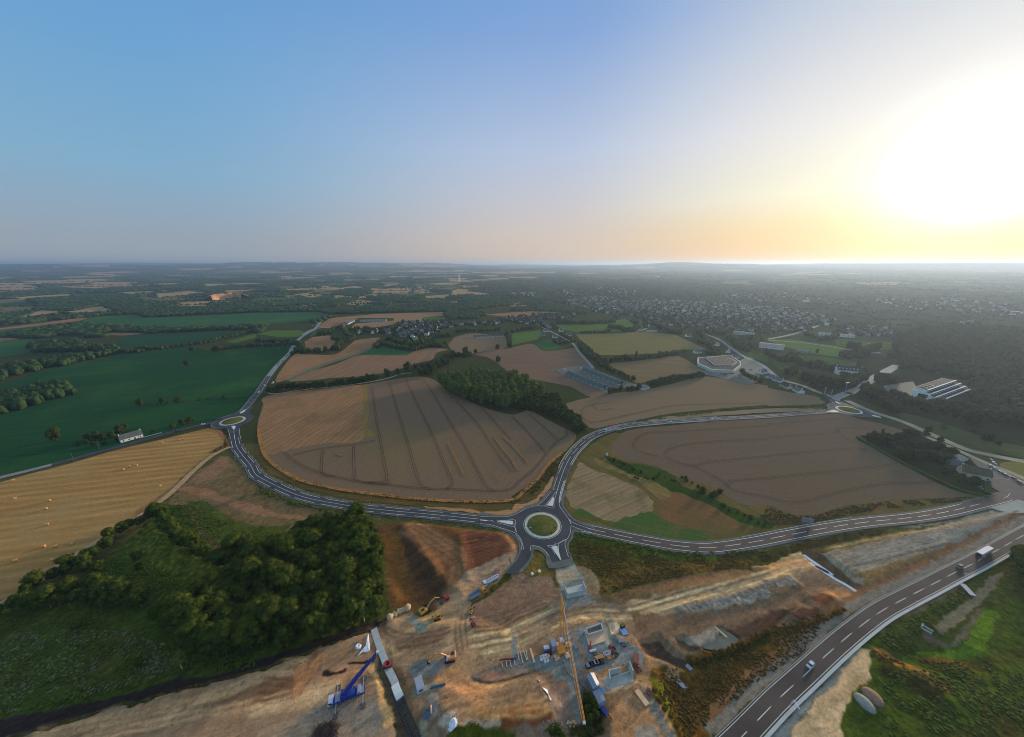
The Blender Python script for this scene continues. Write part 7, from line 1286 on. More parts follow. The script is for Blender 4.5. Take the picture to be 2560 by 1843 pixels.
t = block('site_cabin', 'small white site cabin with a dark window on the blue gravel', 'D2', 305, 850, (3.2, 5.4, 2.6), ang('D2', 305, 800, 330, 900)+R(90), PT['white'], 'cabin', detail=PT['silver']); MB().box((0, -2.72, 1.4), (1.4, .06, 1.0)).build('window', glass, t)
block('water_tank', 'white cube tank beside the lower container', 'C2', 805, 1168, (1.8, 1.8, 1.7), .3, PT['white'], 'tank', detail=PT['sky']); block('tool_box', 'blue-grey box next to the crane, left of its mast', 'C2', 305, 795, (2.8, 1.8, 1.6), .2, PT['steel'], detail=PT['white']); block('tool_box', 'small pale box between the blue box and the crane', 'C2', 358, 775, (1.8, 1.6, 1.5), .2, PT['silver'], detail=PT['white'])
block('crate_stack', 'dark red stack of shuttering left of the crane', 'C2', 315, 838, (4.2, 1.4, .8), .2, mat('dark_red', (.12, .02, .03), .8), 'stack'); block('material_bundle', 'tan wooden cube by the top of the long tunnel container', 'C2', 730, 1030, (1.5, 1.5, 1.3), .3, timb, 'crate')
for i, (a, b) in enumerate(((262, 868), (285, 858), (306, 852), (326, 856), (268, 890), (292, 880), (315, 875), (300, 905), (318, 900))): block('big_bag', 'pale square big bag in the group left of the crane feet', 'C2', a-5, b+3, (1.2, 1.2, 1.0), .2+.1*i, PT['white'] if i % 3 else crew, 'bag', group='big bags beside the crane')
t = block('pipe_bundle', 'white and blue cylinder tank lying on the gravel', 'D8', 1105, 1180, (3.4, 1.0, .2), ang('D8', 1050, 1195, 1165, 1165), PT['blue'], 'tank'); MB().cyl((-1.6, 0, .8), (1.6, 0, .8), .55, n=14).build('cylinder', PT['white'], t)
for i, (a, b) in enumerate(((1395, 1225), (1430, 1215), (1470, 1200))):
    p = on('D8', a, b); t = thing('pipe_coil', 'white ring-shaped coil in the row of coils', 'coil', (p.x, p.y, p.z), .3*i, 'row of white coils'); n = 16; m = MB()
    for k in range(n): a0 = 2*math.pi*k/n; a1 = 2*math.pi*(k+1)/n; m.cyl((.9*math.cos(a0), .9*math.sin(a0), .25), (.9*math.cos(a1), .9*math.sin(a1), .25), .24, n=6)
    m.build('hose', PT['white'], t); MB().box((0, 0, .06), (2, 2, .1)).build('pallet', timb, t)
def bundle(label, t0, q0, q1, w, n, m, group=None, h=.25, lay=1):
    p = on(t0, *q0); q = on(t0, *q1); c = (p+q)/2; L_ = (q.xy-p.xy).length; t = thing('timber_stack' if m is timb else 'material_stack', label, 'stack', c, dirw(p, q), group); b = MB()
    for l in range(lay):
        for k in range(n): b.box((random.uniform(-.3, .3), (k-(n-1)/2)*w/n, .3+l*h*1.1), (L_*random.uniform(.85, 1), w/n*.8, h))
    b.build('beams', m, t); g_ = MB(); g_.box((-L_*.3, 0, .08), (.2, w, .16)); g_.box((L_*.3, 0, .08), (.2, w, .16)); g_.build('bearers', dmet, t); return t
bundle('long tan timber stack between the coils and the dark frames', 'D8', (1160, 1340), (1350, 1285), 1.6, 5, timb, lay=2); bundle('short yellowish timber pallet below the coils', 'D8', (1430, 1330), (1510, 1320), 1.6, 4, timb, lay=3); bundle('brown board stack above the timber stack', 'D8', (1110, 1250), (1210, 1220), 1.4, 4, PT['brown'], lay=2); bundle('yellow pallet beside the red dumper', 'D8', (1570, 1290), (1610, 1310), 1.4, 3, timb, lay=2)
bundle('blue-grey steel sheets on the gravel right of the footing, upper stack', 'D8', (1680, 950), (1790, 935), 2, 5, PT['steel'], lay=2); bundle('brown-grey steel sheets on the gravel right of the footing, lower stack', 'D8', (1755, 1025), (1855, 1020), 2, 5, PT['brown'], lay=2); bundle('pale grey rebar mats right of the crane mast', 'D8', (700, 1010), (745, 1120), 1.8, 7, gmet); bundle('grey bars beside the crane mast', 'D8', (565, 835), (620, 900), 2.2, 6, gmet)
for i, (a, b) in enumerate(((1010, 1510), (1080, 1480), (1150, 1450), (1220, 1435), (1290, 1420))): block('steel_skip', 'open dark steel skip in the row below the timber stacks', 'D8', a, b, (2.6, 2.0, 1.1), .3, dmet, 'skip', group='row of dark steel frames', detail=[PT['grey'], PT['black'], PT['steel']][i % 3])
block('generator', 'black and yellow generator beside the pinkish sand', 'D8', 1780, 620, (2.2, 1.6, 1.8), .5, PT['black'], 'machine', detail=PT['bronze']); t = block('washing_bay', 'pale square basin in the blue gravel pit', 'D8', 1815, 740, (3.2, 3.4, .5), .25, gmet, 'basin', detail=PT['sky'])
block('pallets', 'pale slatted pallets in a row near the bottom right of the site', 'C2', 1150, 1225, (2.4, 6.4, .5), ang('C2', 1130, 1195, 1170, 1250)-R(90), timb, 'pallet', detail=crew); dumper('small red machine at the corner of the gravel ramp', on('C2', 1205, 1175), 1, 'red', .6)
# rail of precast piles on bearers
for i, (a0, b0, a1, b1) in enumerate(((518, 1240, 548, 1355), (595, 1205, 622, 1350), (665, 1200, 697, 1350), (738, 1170, 765, 1320), (808, 1080, 838, 1230), (850, 1060, 905, 1280), (910, 1050, 970, 1225), (955, 1040, 985, 1215))):
    p = on('D1', a0, b0); q = on('D1', a1, b1); c = (p+q)/2; L_ = (q.xy-p.xy).length; t = thing('precast_beam', 'slender pale precast beam lying on the gravel ledge in the row of eight', 'beam', c, dirw(p, q), 'row of precast beams'); MB().box((0, 0, .5), (L_, .35, .4)).build('beam', cret, t)
    for s in (-1, 1): MB().box((s*L_*.35, 0, .15), (.25, .8, .3)).build('bearer', timb, t)
p = on('D1', 1035, 1020); q = on('D1', 1105, 1270); c = (p+q)/2; t = thing('precast_beam', 'single thick pink-white beam right of the row of beams', 'beam', c, dirw(p, q)); MB().box((0, 0, .5), ((q-p).length, .8, .6)).build('beam', crew, t); MB().box((0, 0, .1), (1, 1.6, .2)).build('bearer', timb, t)
p = on('D1', 490, 1225); q = on('D1', 780, 1200); c = (p+q)/2; t = thing('red_beam', 'dark red steel beam across the row of precast beams', 'beam', c, dirw(p, q)); MB().box((0, 0, .8), ((q-p).length, .5, .4)).build('beam', mat('dark_red', (.12, .02, .03)), t)
for i, (q0, q1, lb) in enumerate((((470, 885), (690, 825), 'lower blue-green pipe lying by the white cabin'), ((475, 895), (690, 840), 'upper blue-green pipe lying by the white cabin'))): p = on('D2', *q0); q = on('D2', *q1); t = thing('pipe', lb, 'pipe', (p+q)/2+Vector((0, i*.7, .35)), dirw(p, q)); L_ = (q-p).length; MB().cyl((-L_/2, 0, 0), (L_/2, 0, 0), .3, n=10).build('tube', PT['teal'], t); MB().cyl((L_/2, 0, 0), (L_/2+.3, 0, 0), .38, n=10).build('collar', PT['teal'], t)
p = on('D2', 480, 1150); q = on('D2', 490, 1280); t = thing('post', 'cream pipe lying at the edge of the pale stones', 'pipe', (p+q)/2+Vector((0, 0, .4)), dirw(p, q)); L_ = (q-p).length; MB().cyl((-L_/2, 0, 0), (L_/2, 0, 0), .4, n=10).build('tube', crew, t)
p = on('D3', 1415, 1350); t = thing('pipe', 'short white pipe on the ground by the red mini excavator', 'pipe', p+Vector((0, 0, .3)), ang('D3', 1360, 1380, 1470, 1310)); MB().cyl((-2.6, 0, 0), (2.6, 0, 0), .22, n=8).build('tube', PT['white'], t)
# concrete works
def walls(nm, label, segs, base=None, slab=None, m=cret, c0=None, z=0.0, inner=None):
    c = c0; t = thing(nm, label, 'concrete structure', c)
    if slab is not None: P = np.array([(on(*q)-c).xy[:] for q in slab]); MB().prism(P, -.6, .35+z).build('footing', crew if nm == 'foundation' else m, t)
    for (qa, qb, h, th) in segs:
        a = on(*qa)-c; b = on(*qb)-c; v = b-a; mm = (a+b)/2; MB().box((mm.x, mm.y, h/2+.36+z), (v.xy.length+th, th, h), rz=math.atan2(v.y, v.x)).build('wall', m, t)
    return t
walls('abutment', 'U-shaped pale concrete abutment on the gravel below the roundabout', [(('C2', 500, 332), ('C2', 648, 295), 2.6, .5), (('C2', 488, 325), ('C2', 468, 270), 2.6, .5), (('C2', 652, 290), ('C2', 628, 232), 3.0, .5)], slab=[('C2', 490, 345), ('C2', 660, 305), ('C2', 630, 215), ('C2', 455, 260)], c0=on('C2', 560, 290))
walls('abutment', 'large U-shaped concrete abutment with tall wing walls by the containers', [(('C2', 860, 1135), ('C2', 850, 1050), 5.2, .5), (('C2', 1062, 1060), ('C2', 1035, 985), 5.2, .5), (('C2', 880, 1060), ('C2', 1050, 1010), 1.2, .4), (('C2', 850, 1045), ('C2', 950, 1020), 4.6, .5)], slab=[('C2', 840, 1165), ('C2', 1080, 1080), ('C2', 1040, 990), ('C2', 810, 1060)], c0=on('C2', 945, 1075))
t = walls('foundation', 'stepped concrete footing with timber-lined recess beside the crane', [(('C2', 668, 690), ('C2', 800, 650), 2.0, .5), (('C2', 668, 690), ('C2', 655, 640), 2.0, .5), (('C2', 805, 648), ('C2', 785, 600), 2.0, .5), (('C2', 660, 635), ('C2', 780, 600), 2.0, .5)], slab=[('C2', 680, 770), ('C2', 828, 722), ('C2', 790, 600), ('C2', 640, 630)], c0=on('C2', 730, 690))
c0_ = on('C2', 730, 690); P = np.array([(on('C2', *q)-c0_).xy[:] for q in ((676, 684), (796, 646), (780, 606), (664, 638))]); MB().prism(P*.9, .4, 1.4).build('shuttering', PT['brown'], t)
for k in range(6): f = k/5; a = P[0]*(1-f)+P[1]*f; b = P[3]*(1-f)+P[2]*f; MB().bar((a[0]*.9, a[1]*.9, 1.5), (b[0]*.9, b[1]*.9, 1.5), .25).build('strut', timb, t)
# culvert in the trench
def boxrun(nm, label, t0, pts, w, h, m, z, lid=True, n=None, gap=.04, part='unit', cat='culvert'):
    P = G(t0, 1.0); S = smooth(P, 1.0); L_ = arclen(S); c = S.mean(0); t = thing(nm, label, cat, (c[0], c[1], 0)); n = n or int(L_[-1]/2.5); k = L_[-1]/n
    for i in range(n):
        s = (i+.5)*k; x = np.interp(s, L_, S[:, 0])-c[0]; y = np.interp(s, L_, S[:, 1])-c[1]; x2 = np.interp(s+.5, L_, S[:, 0])-c[0]; y2 = np.interp(s+.5, L_, S[:, 1])-c[1]; a = math.atan2(y2-y, x2-x)
        if lid: MB().box((x, y, z+h/2), (k-gap, w, h), rz=a).build(part, m, t)
        else:
            b = MB(); b.M = Matrix.Translation((x, y, z)) @ Matrix.Rotation(a, 4, 'Z'); b.box((0, 0, .1), (k-.02, w, .2)); b.box((0, w/2-.12, h/2), (k-.02, .24, h)); b.box((0, -w/2+.12, h/2), (k-.02, .24, h)); b.box((k/2-.12, 0, h-.15), (.24, w-.5, .3)); b.build(part, m, t)
    return t
boxrun('culvert', 'covered grey concrete culvert running down the trench from the wood', "C1 1045,620 1070,700 1100,790 1140,890 1175,980 1215,1060 1240,1115", 0, 3.0, 1.9, cret, 0, n=16)
boxrun('culvert', 'white capped culvert section between the covered part and the open part', "C1 1232,1115 1250,1165 1280,1235", 0, 3.2, 2.0, mat('white_cap', A(200, 206, 206), .8), 0, n=3); boxrun('open_culvert', 'open dark steel-braced culvert channel at the lower end of the trench', "C1 1275,1240 1310,1330 1350,1420 1385,1500 1430,1620", 0, 3.4, 2.2, mat('dark_channel', A(44, 58, 74), .7), 0, lid=False, n=16)
t = thing('gravel_bed', 'blue-grey gravel apron at the culvert head', 'gravel', on('C1', 1075, 620)); P = G("C1 1040,600 1070,590 1100,620 1105,700 1120,760 1085,700 1050,640"); flat('culvert_gravel', P, .35, gravel)
p = on('C1', 1168, 950); t = thing('ring_machine', 'bright red ring-shaped reel on a dark frame standing on the culvert', 'machine', (p.x, p.y, 1.95), .3); m = MB(); n = 18
bpy.data.objects.remove([o for o in COL.objects if o.name.startswith('gravel_bed')][0])
for k in range(n): a0 = 2*math.pi*k/n; a1 = 2*math.pi*(k+1)/n; m.cyl((1.25*math.cos(a0), 1.25*math.sin(a0), 1.1), (1.25*math.cos(a1), 1.25*math.sin(a1), 1.1), .5, n=8)
m.build('reel', PT['red'], t); MB().box((0, 0, .4), (3.6, 2.8, .6)).build('frame', mat('dark_green', (.02, .06, .05), .7), t); MB().cyl((0, 0, .6), (0, 0, 1.5), .4, n=10).build('hub', dmet, t)
# concrete channel of the cut
boxrun('concrete_channel', 'pale blue concrete channel along the bottom of the dark cut', "B3 318,1425 380,1470 470,1530 560,1595 C3 400,20 500,85 600,150 700,205 790,262", 0, 2.2, .9, mat('channel_concrete', A(160, 178, 200), .85, var=.08, scale=.3), -1.4, n=14, gap=.02)
# sheets of geotextile
def sheet(nm, label, s, m, up=.12, cat='sheet'):
    P = smooth(G(s, 1.5), 1.2, True); c = P.mean(0); n = len(P); r = []; V = [(0, 0, hz(*c)+.35)]
    for x, y in P: V.append((x-c[0], y-c[1], hz(x, y)+up))
    for x, y in P: V.append(((x-c[0])*.55, (y-c[1])*.55, hz(c[0]+(x-c[0])*.55, c[1]+(y-c[1])*.55)+.2+random.uniform(0, .5)))
    F = [(1+i, 1+(i+1) % n, 1+n+(i+1) % n, 1+n+i) for i in range(n)]+[(1+n+i, 1+n+(i+1) % n, 0) for i in range(n)]; me = bpy.data.meshes.new(nm); me.from_pydata(V, [], F); me.materials.append(m); me.update(); o = link(nm, me); o.location = (c[0], c[1], 0); return tag(o, label, cat)
gt = mat('white_geotextile', A(212, 216, 226), .7, var=.15, scale=.6); sheet('geotextile', 'crumpled white sheet draped down the end of the earth bank', "D9 130,590 250,600 280,720 320,830 340,860 310,890 280,860 290,810 240,720 180,640", gt); sheet('geotextile', 'large white sheet spread on the pale stones at the bottom edge', "D2 860,1380 900,1490 880,1560 780,1600 750,1560 770,1460", gt)
sheet('geotextile', 'white tent-shaped sheet on the left platform', "C1 880,765 900,745 940,760 925,795 900,802 880,790", gt); sheet('geotextile', 'L-shaped white sheet at the corner of the platform above the blue crane', "C1 995,660 1003,700 1008,810 940,828 900,860 950,810 975,770 980,710", gt, .2); sheet('geotextile', 'small white scrap at the top of the end bank', "D9 40,420 80,420 95,470 60,460", gt)
for a, b, lb in ((240, 108, 'white round object on the grass triangle under the roundabout, upper one'), (178, 132, 'white round object on the grass triangle, lower one'), (100, 0, '')):
    if lb: p = on('C2', a, b); t = thing('big_bag', lb, 'bag', p, .4); MB().lathe([(.7, 0), (.95, .5), (.85, 1.1), (.3, 1.3)], n=10).build('bag', gt, t); MB().lathe([(.3, 1.3), (.2, 1.45)], n=8).build('neck', gt, t)
# half pipe shells, brush heap, boulders, water
def shell(label, t0, q, r, L_, rz, m):
    p = on(t0, *q); t = thing('concrete_shell', label, 'concrete shell', (p.x, p.y, p.z-.2), rz); V = []; F = []; n = 12
    for (x, k) in ((-L_/2, 1), (L_/2, 1), (-L_/2, .9), (L_/2, .9)):
        for i in range(n+1): a = math.pi*i/n; V.append((x, r*k*math.cos(a), r*k*math.sin(a)))
    N_ = n+1
    for i in range(n): F += [(i, i+1, N_+i+1, N_+i), (2*N_+i+1, 2*N_+i, 3*N_+i, 3*N_+i+1), (i+1, i, 2*N_+i, 2*N_+i+1), (N_+i, N_+i+1, 3*N_+i+1, 3*N_+i)]
    b = MB(); b.lathe([(r, 0), (r*.96, r*.3), (r*.85, r*.52), (r*.65, r*.76), (r*.35, r*.93), (.02, r)], n=20); a_ = b.build('dome', m, t); a_.scale = (L_/r/1.2, 1, .62); q_ = MB(); q_.lathe([(r*.99, r*.02), (r*1.02, r*.1), (r*.99, r*.18)], n=20); q_ = q_.build('rim', m, t); q_.scale = (L_/r/1.2, 1, 1); return t
    b = MB(); b.build('arch', m, t); MB().add([(-L_/2+.3, r*.9*math.cos(math.pi*i/n), r*.9*math.sin(math.pi*i/n)) for i in range(n+1)], [tuple(range(n+1))]).build('end_wall', m, t); return t
shell('grey rounded concrete dome shell in the grass right of the sand', 'C3', (855, 1270), 3.9, 3.2, ang('C3', 780, 1290, 900, 1240), mat('mottled_concrete', A(132, 134, 132), .95, var=.3, scale=1.2, bump=.3)); shell('brownish rounded dome shell behind the grey one', 'C3', (925, 1215), 3.9, 3.8, ang('C3', 780, 1290, 900, 1240), mat('brown_concrete', A(128, 104, 92), .95, var=.3, scale=1.2, bump=.3))
p = on('C1', 620, 1520); t = thing('brushwood_heap', 'heap of dark twisted branches at the bottom left of the platform', 'branches', p); m = MB(); g_ = random.Random(3)
for k in range(320): a = g_.uniform(0, 6.28); r = g_.uniform(0, 4.2); x, y = r*math.cos(a)*1.25, r*math.sin(a)*.75; b = g_.uniform(0, 3.1); l = g_.uniform(.8, 2.4); m.cyl((x-l*math.cos(b), y-l*math.sin(b), g_.uniform(.1, .6)), (x+l*math.cos(b), y+l*math.sin(b), g_.uniform(.2, .9)), .09, .04, 4)
m.build('branches', mat('dead_wood', A(58, 48, 48), .9), t); MB().lathe([(2.6, 0), (1.8, .4), (1, .6), (.05, .7)], n=12).build('leaf_litter', mat('litter', A(60, 44, 40), .95), t)
bo = mat('pale_boulder', A(156, 140, 116), .9, var=.2, scale=1); lst = [(1185, 515, 1.8), (1200, 505, 1.3), (1235, 485, 1.2), (1250, 478, 1.0), (1260, 465, 1.3), (1275, 470, 1.1), (1262, 448, .9), (1285, 450, 1.3), (1300, 440, 1.1), (1310, 452, 1.1), (1322, 432, 1.0), (1345, 430, 2.0), (1330, 445, .9), (1222, 470, .8), (1290, 462, .8), (1240, 497, .8)]
for a, b, r in lst:
    v, f = I2; p = on('C1', a, b); q = v*(1+RNG.uniform(-.12, .12, (len(v), 1)))*np.array([r*1.1, r*.9, r*.7]); o = link('boulder', np_mesh('boulder', q, f, bo)); o.location = p+Vector((0, 0, r*.3)); o.rotation_euler = (0, 0, random.uniform(0, 3)); tag(o, 'pale boulder in the heap between wood and yellow excavator' if r < 1.9 else 'largest round boulder at the upper end of the boulder heap', 'boulder', 'boulder heap by the wood' if r < 1.9 else None)
for k in range(14):
    v, f = I2; p = on('D9', random.uniform(680, 880), random.uniform(1250, 1370)); r = random.uniform(.3, .7); o = link('boulder', np_mesh('boulder', v*(1+RNG.uniform(-.12, .12, (len(v), 1)))*np.array([r, r*.9, r*.7]), f, bo)); o.location = p+Vector((0, 0, r*.3)); tag(o, 'small pale rock left of the crane jib tip', 'boulder', 'rocks by the jib tip')
wat = mat('muddy_water', A(96, 98, 84), .08, spec=.6); flat('pond_water', G("C2 1800,580 2010,690 1960,760 1780,790 1690,770 1770,700"), -.75, wat, sm=3); flat('ditch_water', G("D9 700,560 780,560 1000,1250 960,1300 900,1200"), -.9, wat) if False else None
p = on('C2', 1820, 620); q = on('C2', 1880, 690); t = thing('pontoon_beam', 'white beam lying across the gravel pad and the pond', 'beam', ((p+q)/2).xy.to_3d()+Vector((0, 0, .1)), dirw(p, q)); MB().box((0, 0, .2), ((q-p).length+2, .7, .35)).build('beam', crew, t); MB().box((0, 0, -.4), (1, .4, .8)).build('prop', timb, t)
for a, b, lb in ((1582, 968, 'upper blue-grey plate on the scrub slope'), (1505, 1108, 'lower blue-grey plate on the scrub slope')): p = on('C2', a, b); t = thing('steel_plate', lb, 'plate', p+Vector((0, 0, .1)), 2.2); MB().box((0, 0, .15), (4.2, 2.0, .14)).build('plate', PT['steel'], t); MB().box((0, 0, .05), (3.8, .3, .1)).build('rib', dmet, t)
p = on('C3', 1765, 268); t = thing('steel_plate', 'blue-green slab bridging the ditch right of the main road', 'plate', p+Vector((0, 0, .3)), ang('C3', 1730, 230, 1800, 305)); MB().box((0, 0, .15), (8.5, 2.8, .25)).build('plate', PT['steel'], t); MB().box((0, 0, -.1), (7.8, .3, .3)).build('rib', dmet, t)
p = on('C3', 1385, 610); t = thing('pipe_outlet', 'pale concrete pipe outlet on the slope right of the main road', 'outlet', p, ang('C3', 1350, 600, 1420, 640)); m = MB(); m.box((-1, 0, .8), (.4, 3.2, 1.6)); m.box((1, 1.2, .4), (3.6, .3, .9)); m.box((1, -1.2, .4), (3.6, .3, .9)); m.build('headwall', cret, t); MB().cyl((-.79, 0, .8), (-.7, 0, .8), .6, n=12).build('pipe_mouth', dk, t)
st_m = leaf_mat('rubble_stones', A(120, 112, 104), A(170, 160, 148), A(96, 84, 74))
tufts('rubble', ["D2 560,900 640,960 640,1300 900,1290 880,1500 1300,1420 1540,1460 1200,1560 700,1600 560,1400", "D9 60,1450 330,1180 600,1000 860,1100 940,1300 600,1500 300,1600", "C2 1450,450 1900,330 2268,220 C3 210,160 240,240 C2 2268,340 1600,495"], .9, .22, .25, st_m, 11)['category'] = 'stones'
tufts('clods', ["C1 1150,560 1500,540 2268,480 C2 1100,600 1250,1000 1400,1500 C1 1480,1500 1250,900", "C0 600,1400 2268,1000 C1 1000,700 1050,900 1150,1400 C0 600,1570", "C2 1100,480 2268,340 C3 640,330 0,620 C2 1500,680", "B3 560,1440 2268,1080 2268,1180 1400,1500 C3 850,230"], .14, .2, .2, leaf_mat('soil_clods', A(100, 82, 68), A(150, 126, 104), A(84, 66, 54)), 12)['category'] = 'clods'
# site fence of orange mesh
def fence(label, s, m, h=1.1, gap=2.0, nm='site_fence'):
    P = smooth(G(s, 2), 2); L_ = arclen(P); c = P.mean(0); t = thing(nm, label, 'fence', (c[0], c[1], 0)); n = int(L_[-1]/gap); po = MB(); V = []; 
    for k in range(n+1): x = np.interp(k*gap, L_, P[:, 0]); y = np.interp(k*gap, L_, P[:, 1]); z = hz(x, y); V.append((x-c[0], y-c[1], z)); po.bar((x-c[0], y-c[1], z-.2), (x-c[0], y-c[1], z+h), .1)
    po.build('posts', m, t); r = MB()
    for k in range(n):
        for q in (.35, .7, 1.0): a = Vector(V[k]); b = Vector(V[k+1]); a.z += h*q; b.z += h*q; r.bar(a, b, .05)
    r.build('mesh_panel', m, t); return t
pk = mat('red_fence', (.5, .09, .06), .8); fence('red site fence between haul road and the blue pit', "D8 600,560 800,500 1000,440 1200,370 1320,370 1400,440 1480,580 1600,700", pk); fence('red site fence above the large abutment', "C2 700,1020 780,1000 900,960 1000,930 1040,925", pk); fence('faint red fence beneath the crane feet', "D8 200,1320 380,1370 600,1250", pk, .8)
p0 = [on('D8', *q) for q in ((400, 1400), (450, 1440), (470, 1560), (520, 1633))]+[on('D9', *q) for q in ((700, 240), (830, 340), (960, 450), (1100, 590), (1200, 620))]; m = MB()
for a, b in zip(p0[:-1], p0[1:]): m.cyl(a+Vector((0, 0, .2)), b+Vector((0, 0, .2)), .12, n=5)
tag(m.build('power_cable', mat('red_cable', (.16, .03, .05), .7)), 'dark red cable snaking from the crane foot to the containers', 'cable')
# ------------------------------------------------------------------ bales, posts, signs, guard rails
bs = mat('bale_straw', A(178, 146, 100), 1.0, var=.2, scale=3); be = mat('bale_end', A(150, 108, 62), .95, var=.2, scale=4)
BL = [(120, 775), (138, 935), (436, 955), (408, 1028), (420, 1168), (390, 1362), (498, 1362), (642, 1340), (140, 1488), (470, 1480), (1100, 680), (1145, 655), (1212, 642), (1425, 825), (1432, 440), (1595, 418), (1622, 408)]
dl = ['far left bale at the lane edge of the straw field', 'left bale of the middle row in the straw field', 'bale right of the left middle one', 'bale just below the middle pair', 'bale alone in the lower middle of the straw field', 'left bale of the lower trio', 'middle bale of the lower trio', 'right bale of the lower trio beside the track', 'bale at the lower left corner of the straw field', 'pale bale next to the farm track, lowest one', 'left bale of the upper trio', 'middle bale of the upper trio', 'right bale of the upper trio', 'bale alone on the right near the farm track', 'bale near the lane below the cottage fence', 'left bale of the close pair at the top of the field', 'right bale of the close pair at the top of the field']
for (a, b), lb in zip(BL, dl):
    p = at('B0', a, b+12, .1); t = thing('round_bale', lb, 'straw bale', (p[0], p[1], .08), random.uniform(.2, 1.0)); MB().cyl((-.75, 0, .8), (.75, 0, .8), .85, n=18).build('straw_roll', bs, t)
    for s in (-1, 1): MB().cyl((s*.75, 0, .8), (s*.76, 0, .8), .78, n=16).build('end_face', be, t)
wp = mat('white_post', (.7, .7, .72), .6); 
def post(nm, label, p, h, r, m, cat, group=None, top=None, z=None):
    t = thing(nm, label, cat, (p[0], p[1], 0 if z is None else z), 0, group); MB().cyl((0, 0, -.2), (0, 0, h), r, r*.8, 7).build('post', m, t)
    if top: MB().box((0, 0, h-.2), (r*2.3, r*2.3, .22)).build('band', top, t)
    return t
P = offset(RC['west'], 5.0) if False else RC['west']; 
for off_, side in ((-5.4, 'outer'), (5.4, 'inner')):
    Q = offset(RC['west'], off_); L_ = arclen(Q); 
    for k, s in enumerate(np.arange(30, L_[-1]-30, 11.5 if off_ < 0 else 26)): post('marker_post', 'white marker post along the %s edge of the curving road' % side, (np.interp(s, L_, Q[:, 0]), np.interp(s, L_, Q[:, 1])), 1.3, .16, wp, 'post', 'marker posts of the curving road, %s edge' % side, lampr)
for a, b in ((1005, 285), (1170, 275), (1768, 250)): p = at('B2', a, b); post('marker_post', 'white marker post beyond the upper road', (p[0], p[1]), 1.6, .15, wp, 'post', 'marker posts of the upper road', lampr)
for a, b, lb in ((883, 505, 'wooden pole left of the cottage thicket'), (655, 612, 'wooden pole on the maize side of the lane'), (1243, 440, 'pole in front of the cottage')): p = at('B0', a, b); t = post('utility_pole', lb, p, 9, .16, bark, 'pole'); MB().box((0, 0, 8.5), (1.6, .12, .15)).build('crossarm', bark, t)
def board(nm, label, t0, a, b, w, h, z, face, m, back=gmet, lines=None):
    p = on(t0, a, b); t = thing(nm, label, 'sign', p, face); 
    for s in (-1, 1): MB().cyl((s*w*.32, 0, -.2), (s*w*.32, 0, z+h), .07, n=6).build('post', gmet, t)
    bd = MB().box((0, 0, z+h/2), (w, .1, h)).build('panel', m, t)
    if lines: 
        for k in range(lines): MB().box((0, .06, z+h*(.2+.6*k/(max(1, lines-1)))), (w*.7, .03, h*.06)).build('bar', back, bd)
    return t
yel = mat('sign_yellow', (.75, .34, .02), .5); board('direction_sign', 'big yellow-orange sign on the bank above the curving road', 'B1', 335, 790, 5.0, 3.2, 1.5, -.5, yel); board('direction_sign', 'grey back of a large sign board beside the curving road', 'B1', 22, 895, 6.0, 3.6, 1.4, -.9, gmet, dmet, 4)
board('direction_sign', 'grey back of a big sign above the lower right road', 'B3', 345, 1170, 7.0, 3.8, 1.2, -.35, gmet, dmet, 4); board('direction_sign', 'small grey sign board above the lorry on the upper road', 'B2', 1085, 278, 3.6, 2.6, 1.6, .3, gmet, dmet, 3); board('direction_sign', 'small yellow sign at the edge of the main road', 'C3', 1300, 400, 3.0, 1.6, .8, .6, yel)
board('direction_sign', 'small yellow sign left of the grey board on the curve', 'B0', 2262, 665, 1.8, 1.2, .8, 0, yel); p = on('B2', 838, 565); t = thing('white_marker', 'white curved pipe vent at the top of the ditch', 'vent', p, .5); MB().lathe([(.9, 0), (.9, 2.0), (.6, 2.6)], n=10).build('pipe', wp, t); MB().box((.9, 0, 2.2), (1.2, .8, .8)).build('cowl', wp, t)
p = on('B2', 1272, 1450); post('white_stake', 'white stake on the grass slope below the east road', p, 3, .15, wp, 'stake', z=p.z)
for (a, b, lb) in ((620, 625, 'street sign with grey plate on the west splitter island'), (1420, 240, 'small sign on the north splitter island'), (1520, 1115, 'small sign at the roundabout end of the south island'), (1570, 1200, 'small sign halfway along the south island')): p = at('D6', a, b); t = post('road_sign', lb, p, 2.6, .07, gmet, 'sign', z=ZR+.17); MB().box((0, -.06, 2.4), (.9, .06, .9)).build('plate', PT['sky'], t)
for (a, b, lb) in ((1160, 450, 'dark sign on the upper rim of the roundabout island'), (960, 740, 'dark sign on the left rim of the roundabout island'), (1515, 770, 'blue sign on the right side of the roundabout island'), (1445, 880, 'small dark sign at the lower right rim of the island'), (1020, 770, 'white stake on the left of the island lawn')): p = at('D6', a, b); t = post('road_sign', lb, p, 1.6, .08, dmet, 'sign', z=ZR+.15); MB().box((0, -.06, 1.5), (1.3, .08, .9)).build('plate', PT['blue'] if 'blue' in lb else PT['black'] if 'dark' in lb else wp, t)
for q, h, lb in (((190, 1320), 8, 'white lamp post leaning over the gravel beside the main road'), ): p = on('C3', *q); t = post('lamp_post', lb, p, 5.5, .12, wp, 'lamp post', z=p.z); MB().box((.6, -1.6, 5.4), (.5, 3.2, .18)).build('arm', wp, t)
p = on('C3', 1735, 165); t = post('road_sign', 'white pole with plate on the gutter of the main road', p, 4, .12, wp, 'sign', z=p.z); MB().box((0, 0, 3.8), (2.0, .1, .5)).build('plate', wp, t)
for q, h, lb in (((1050, 525, 'D5'), 0, ''),):
    pass
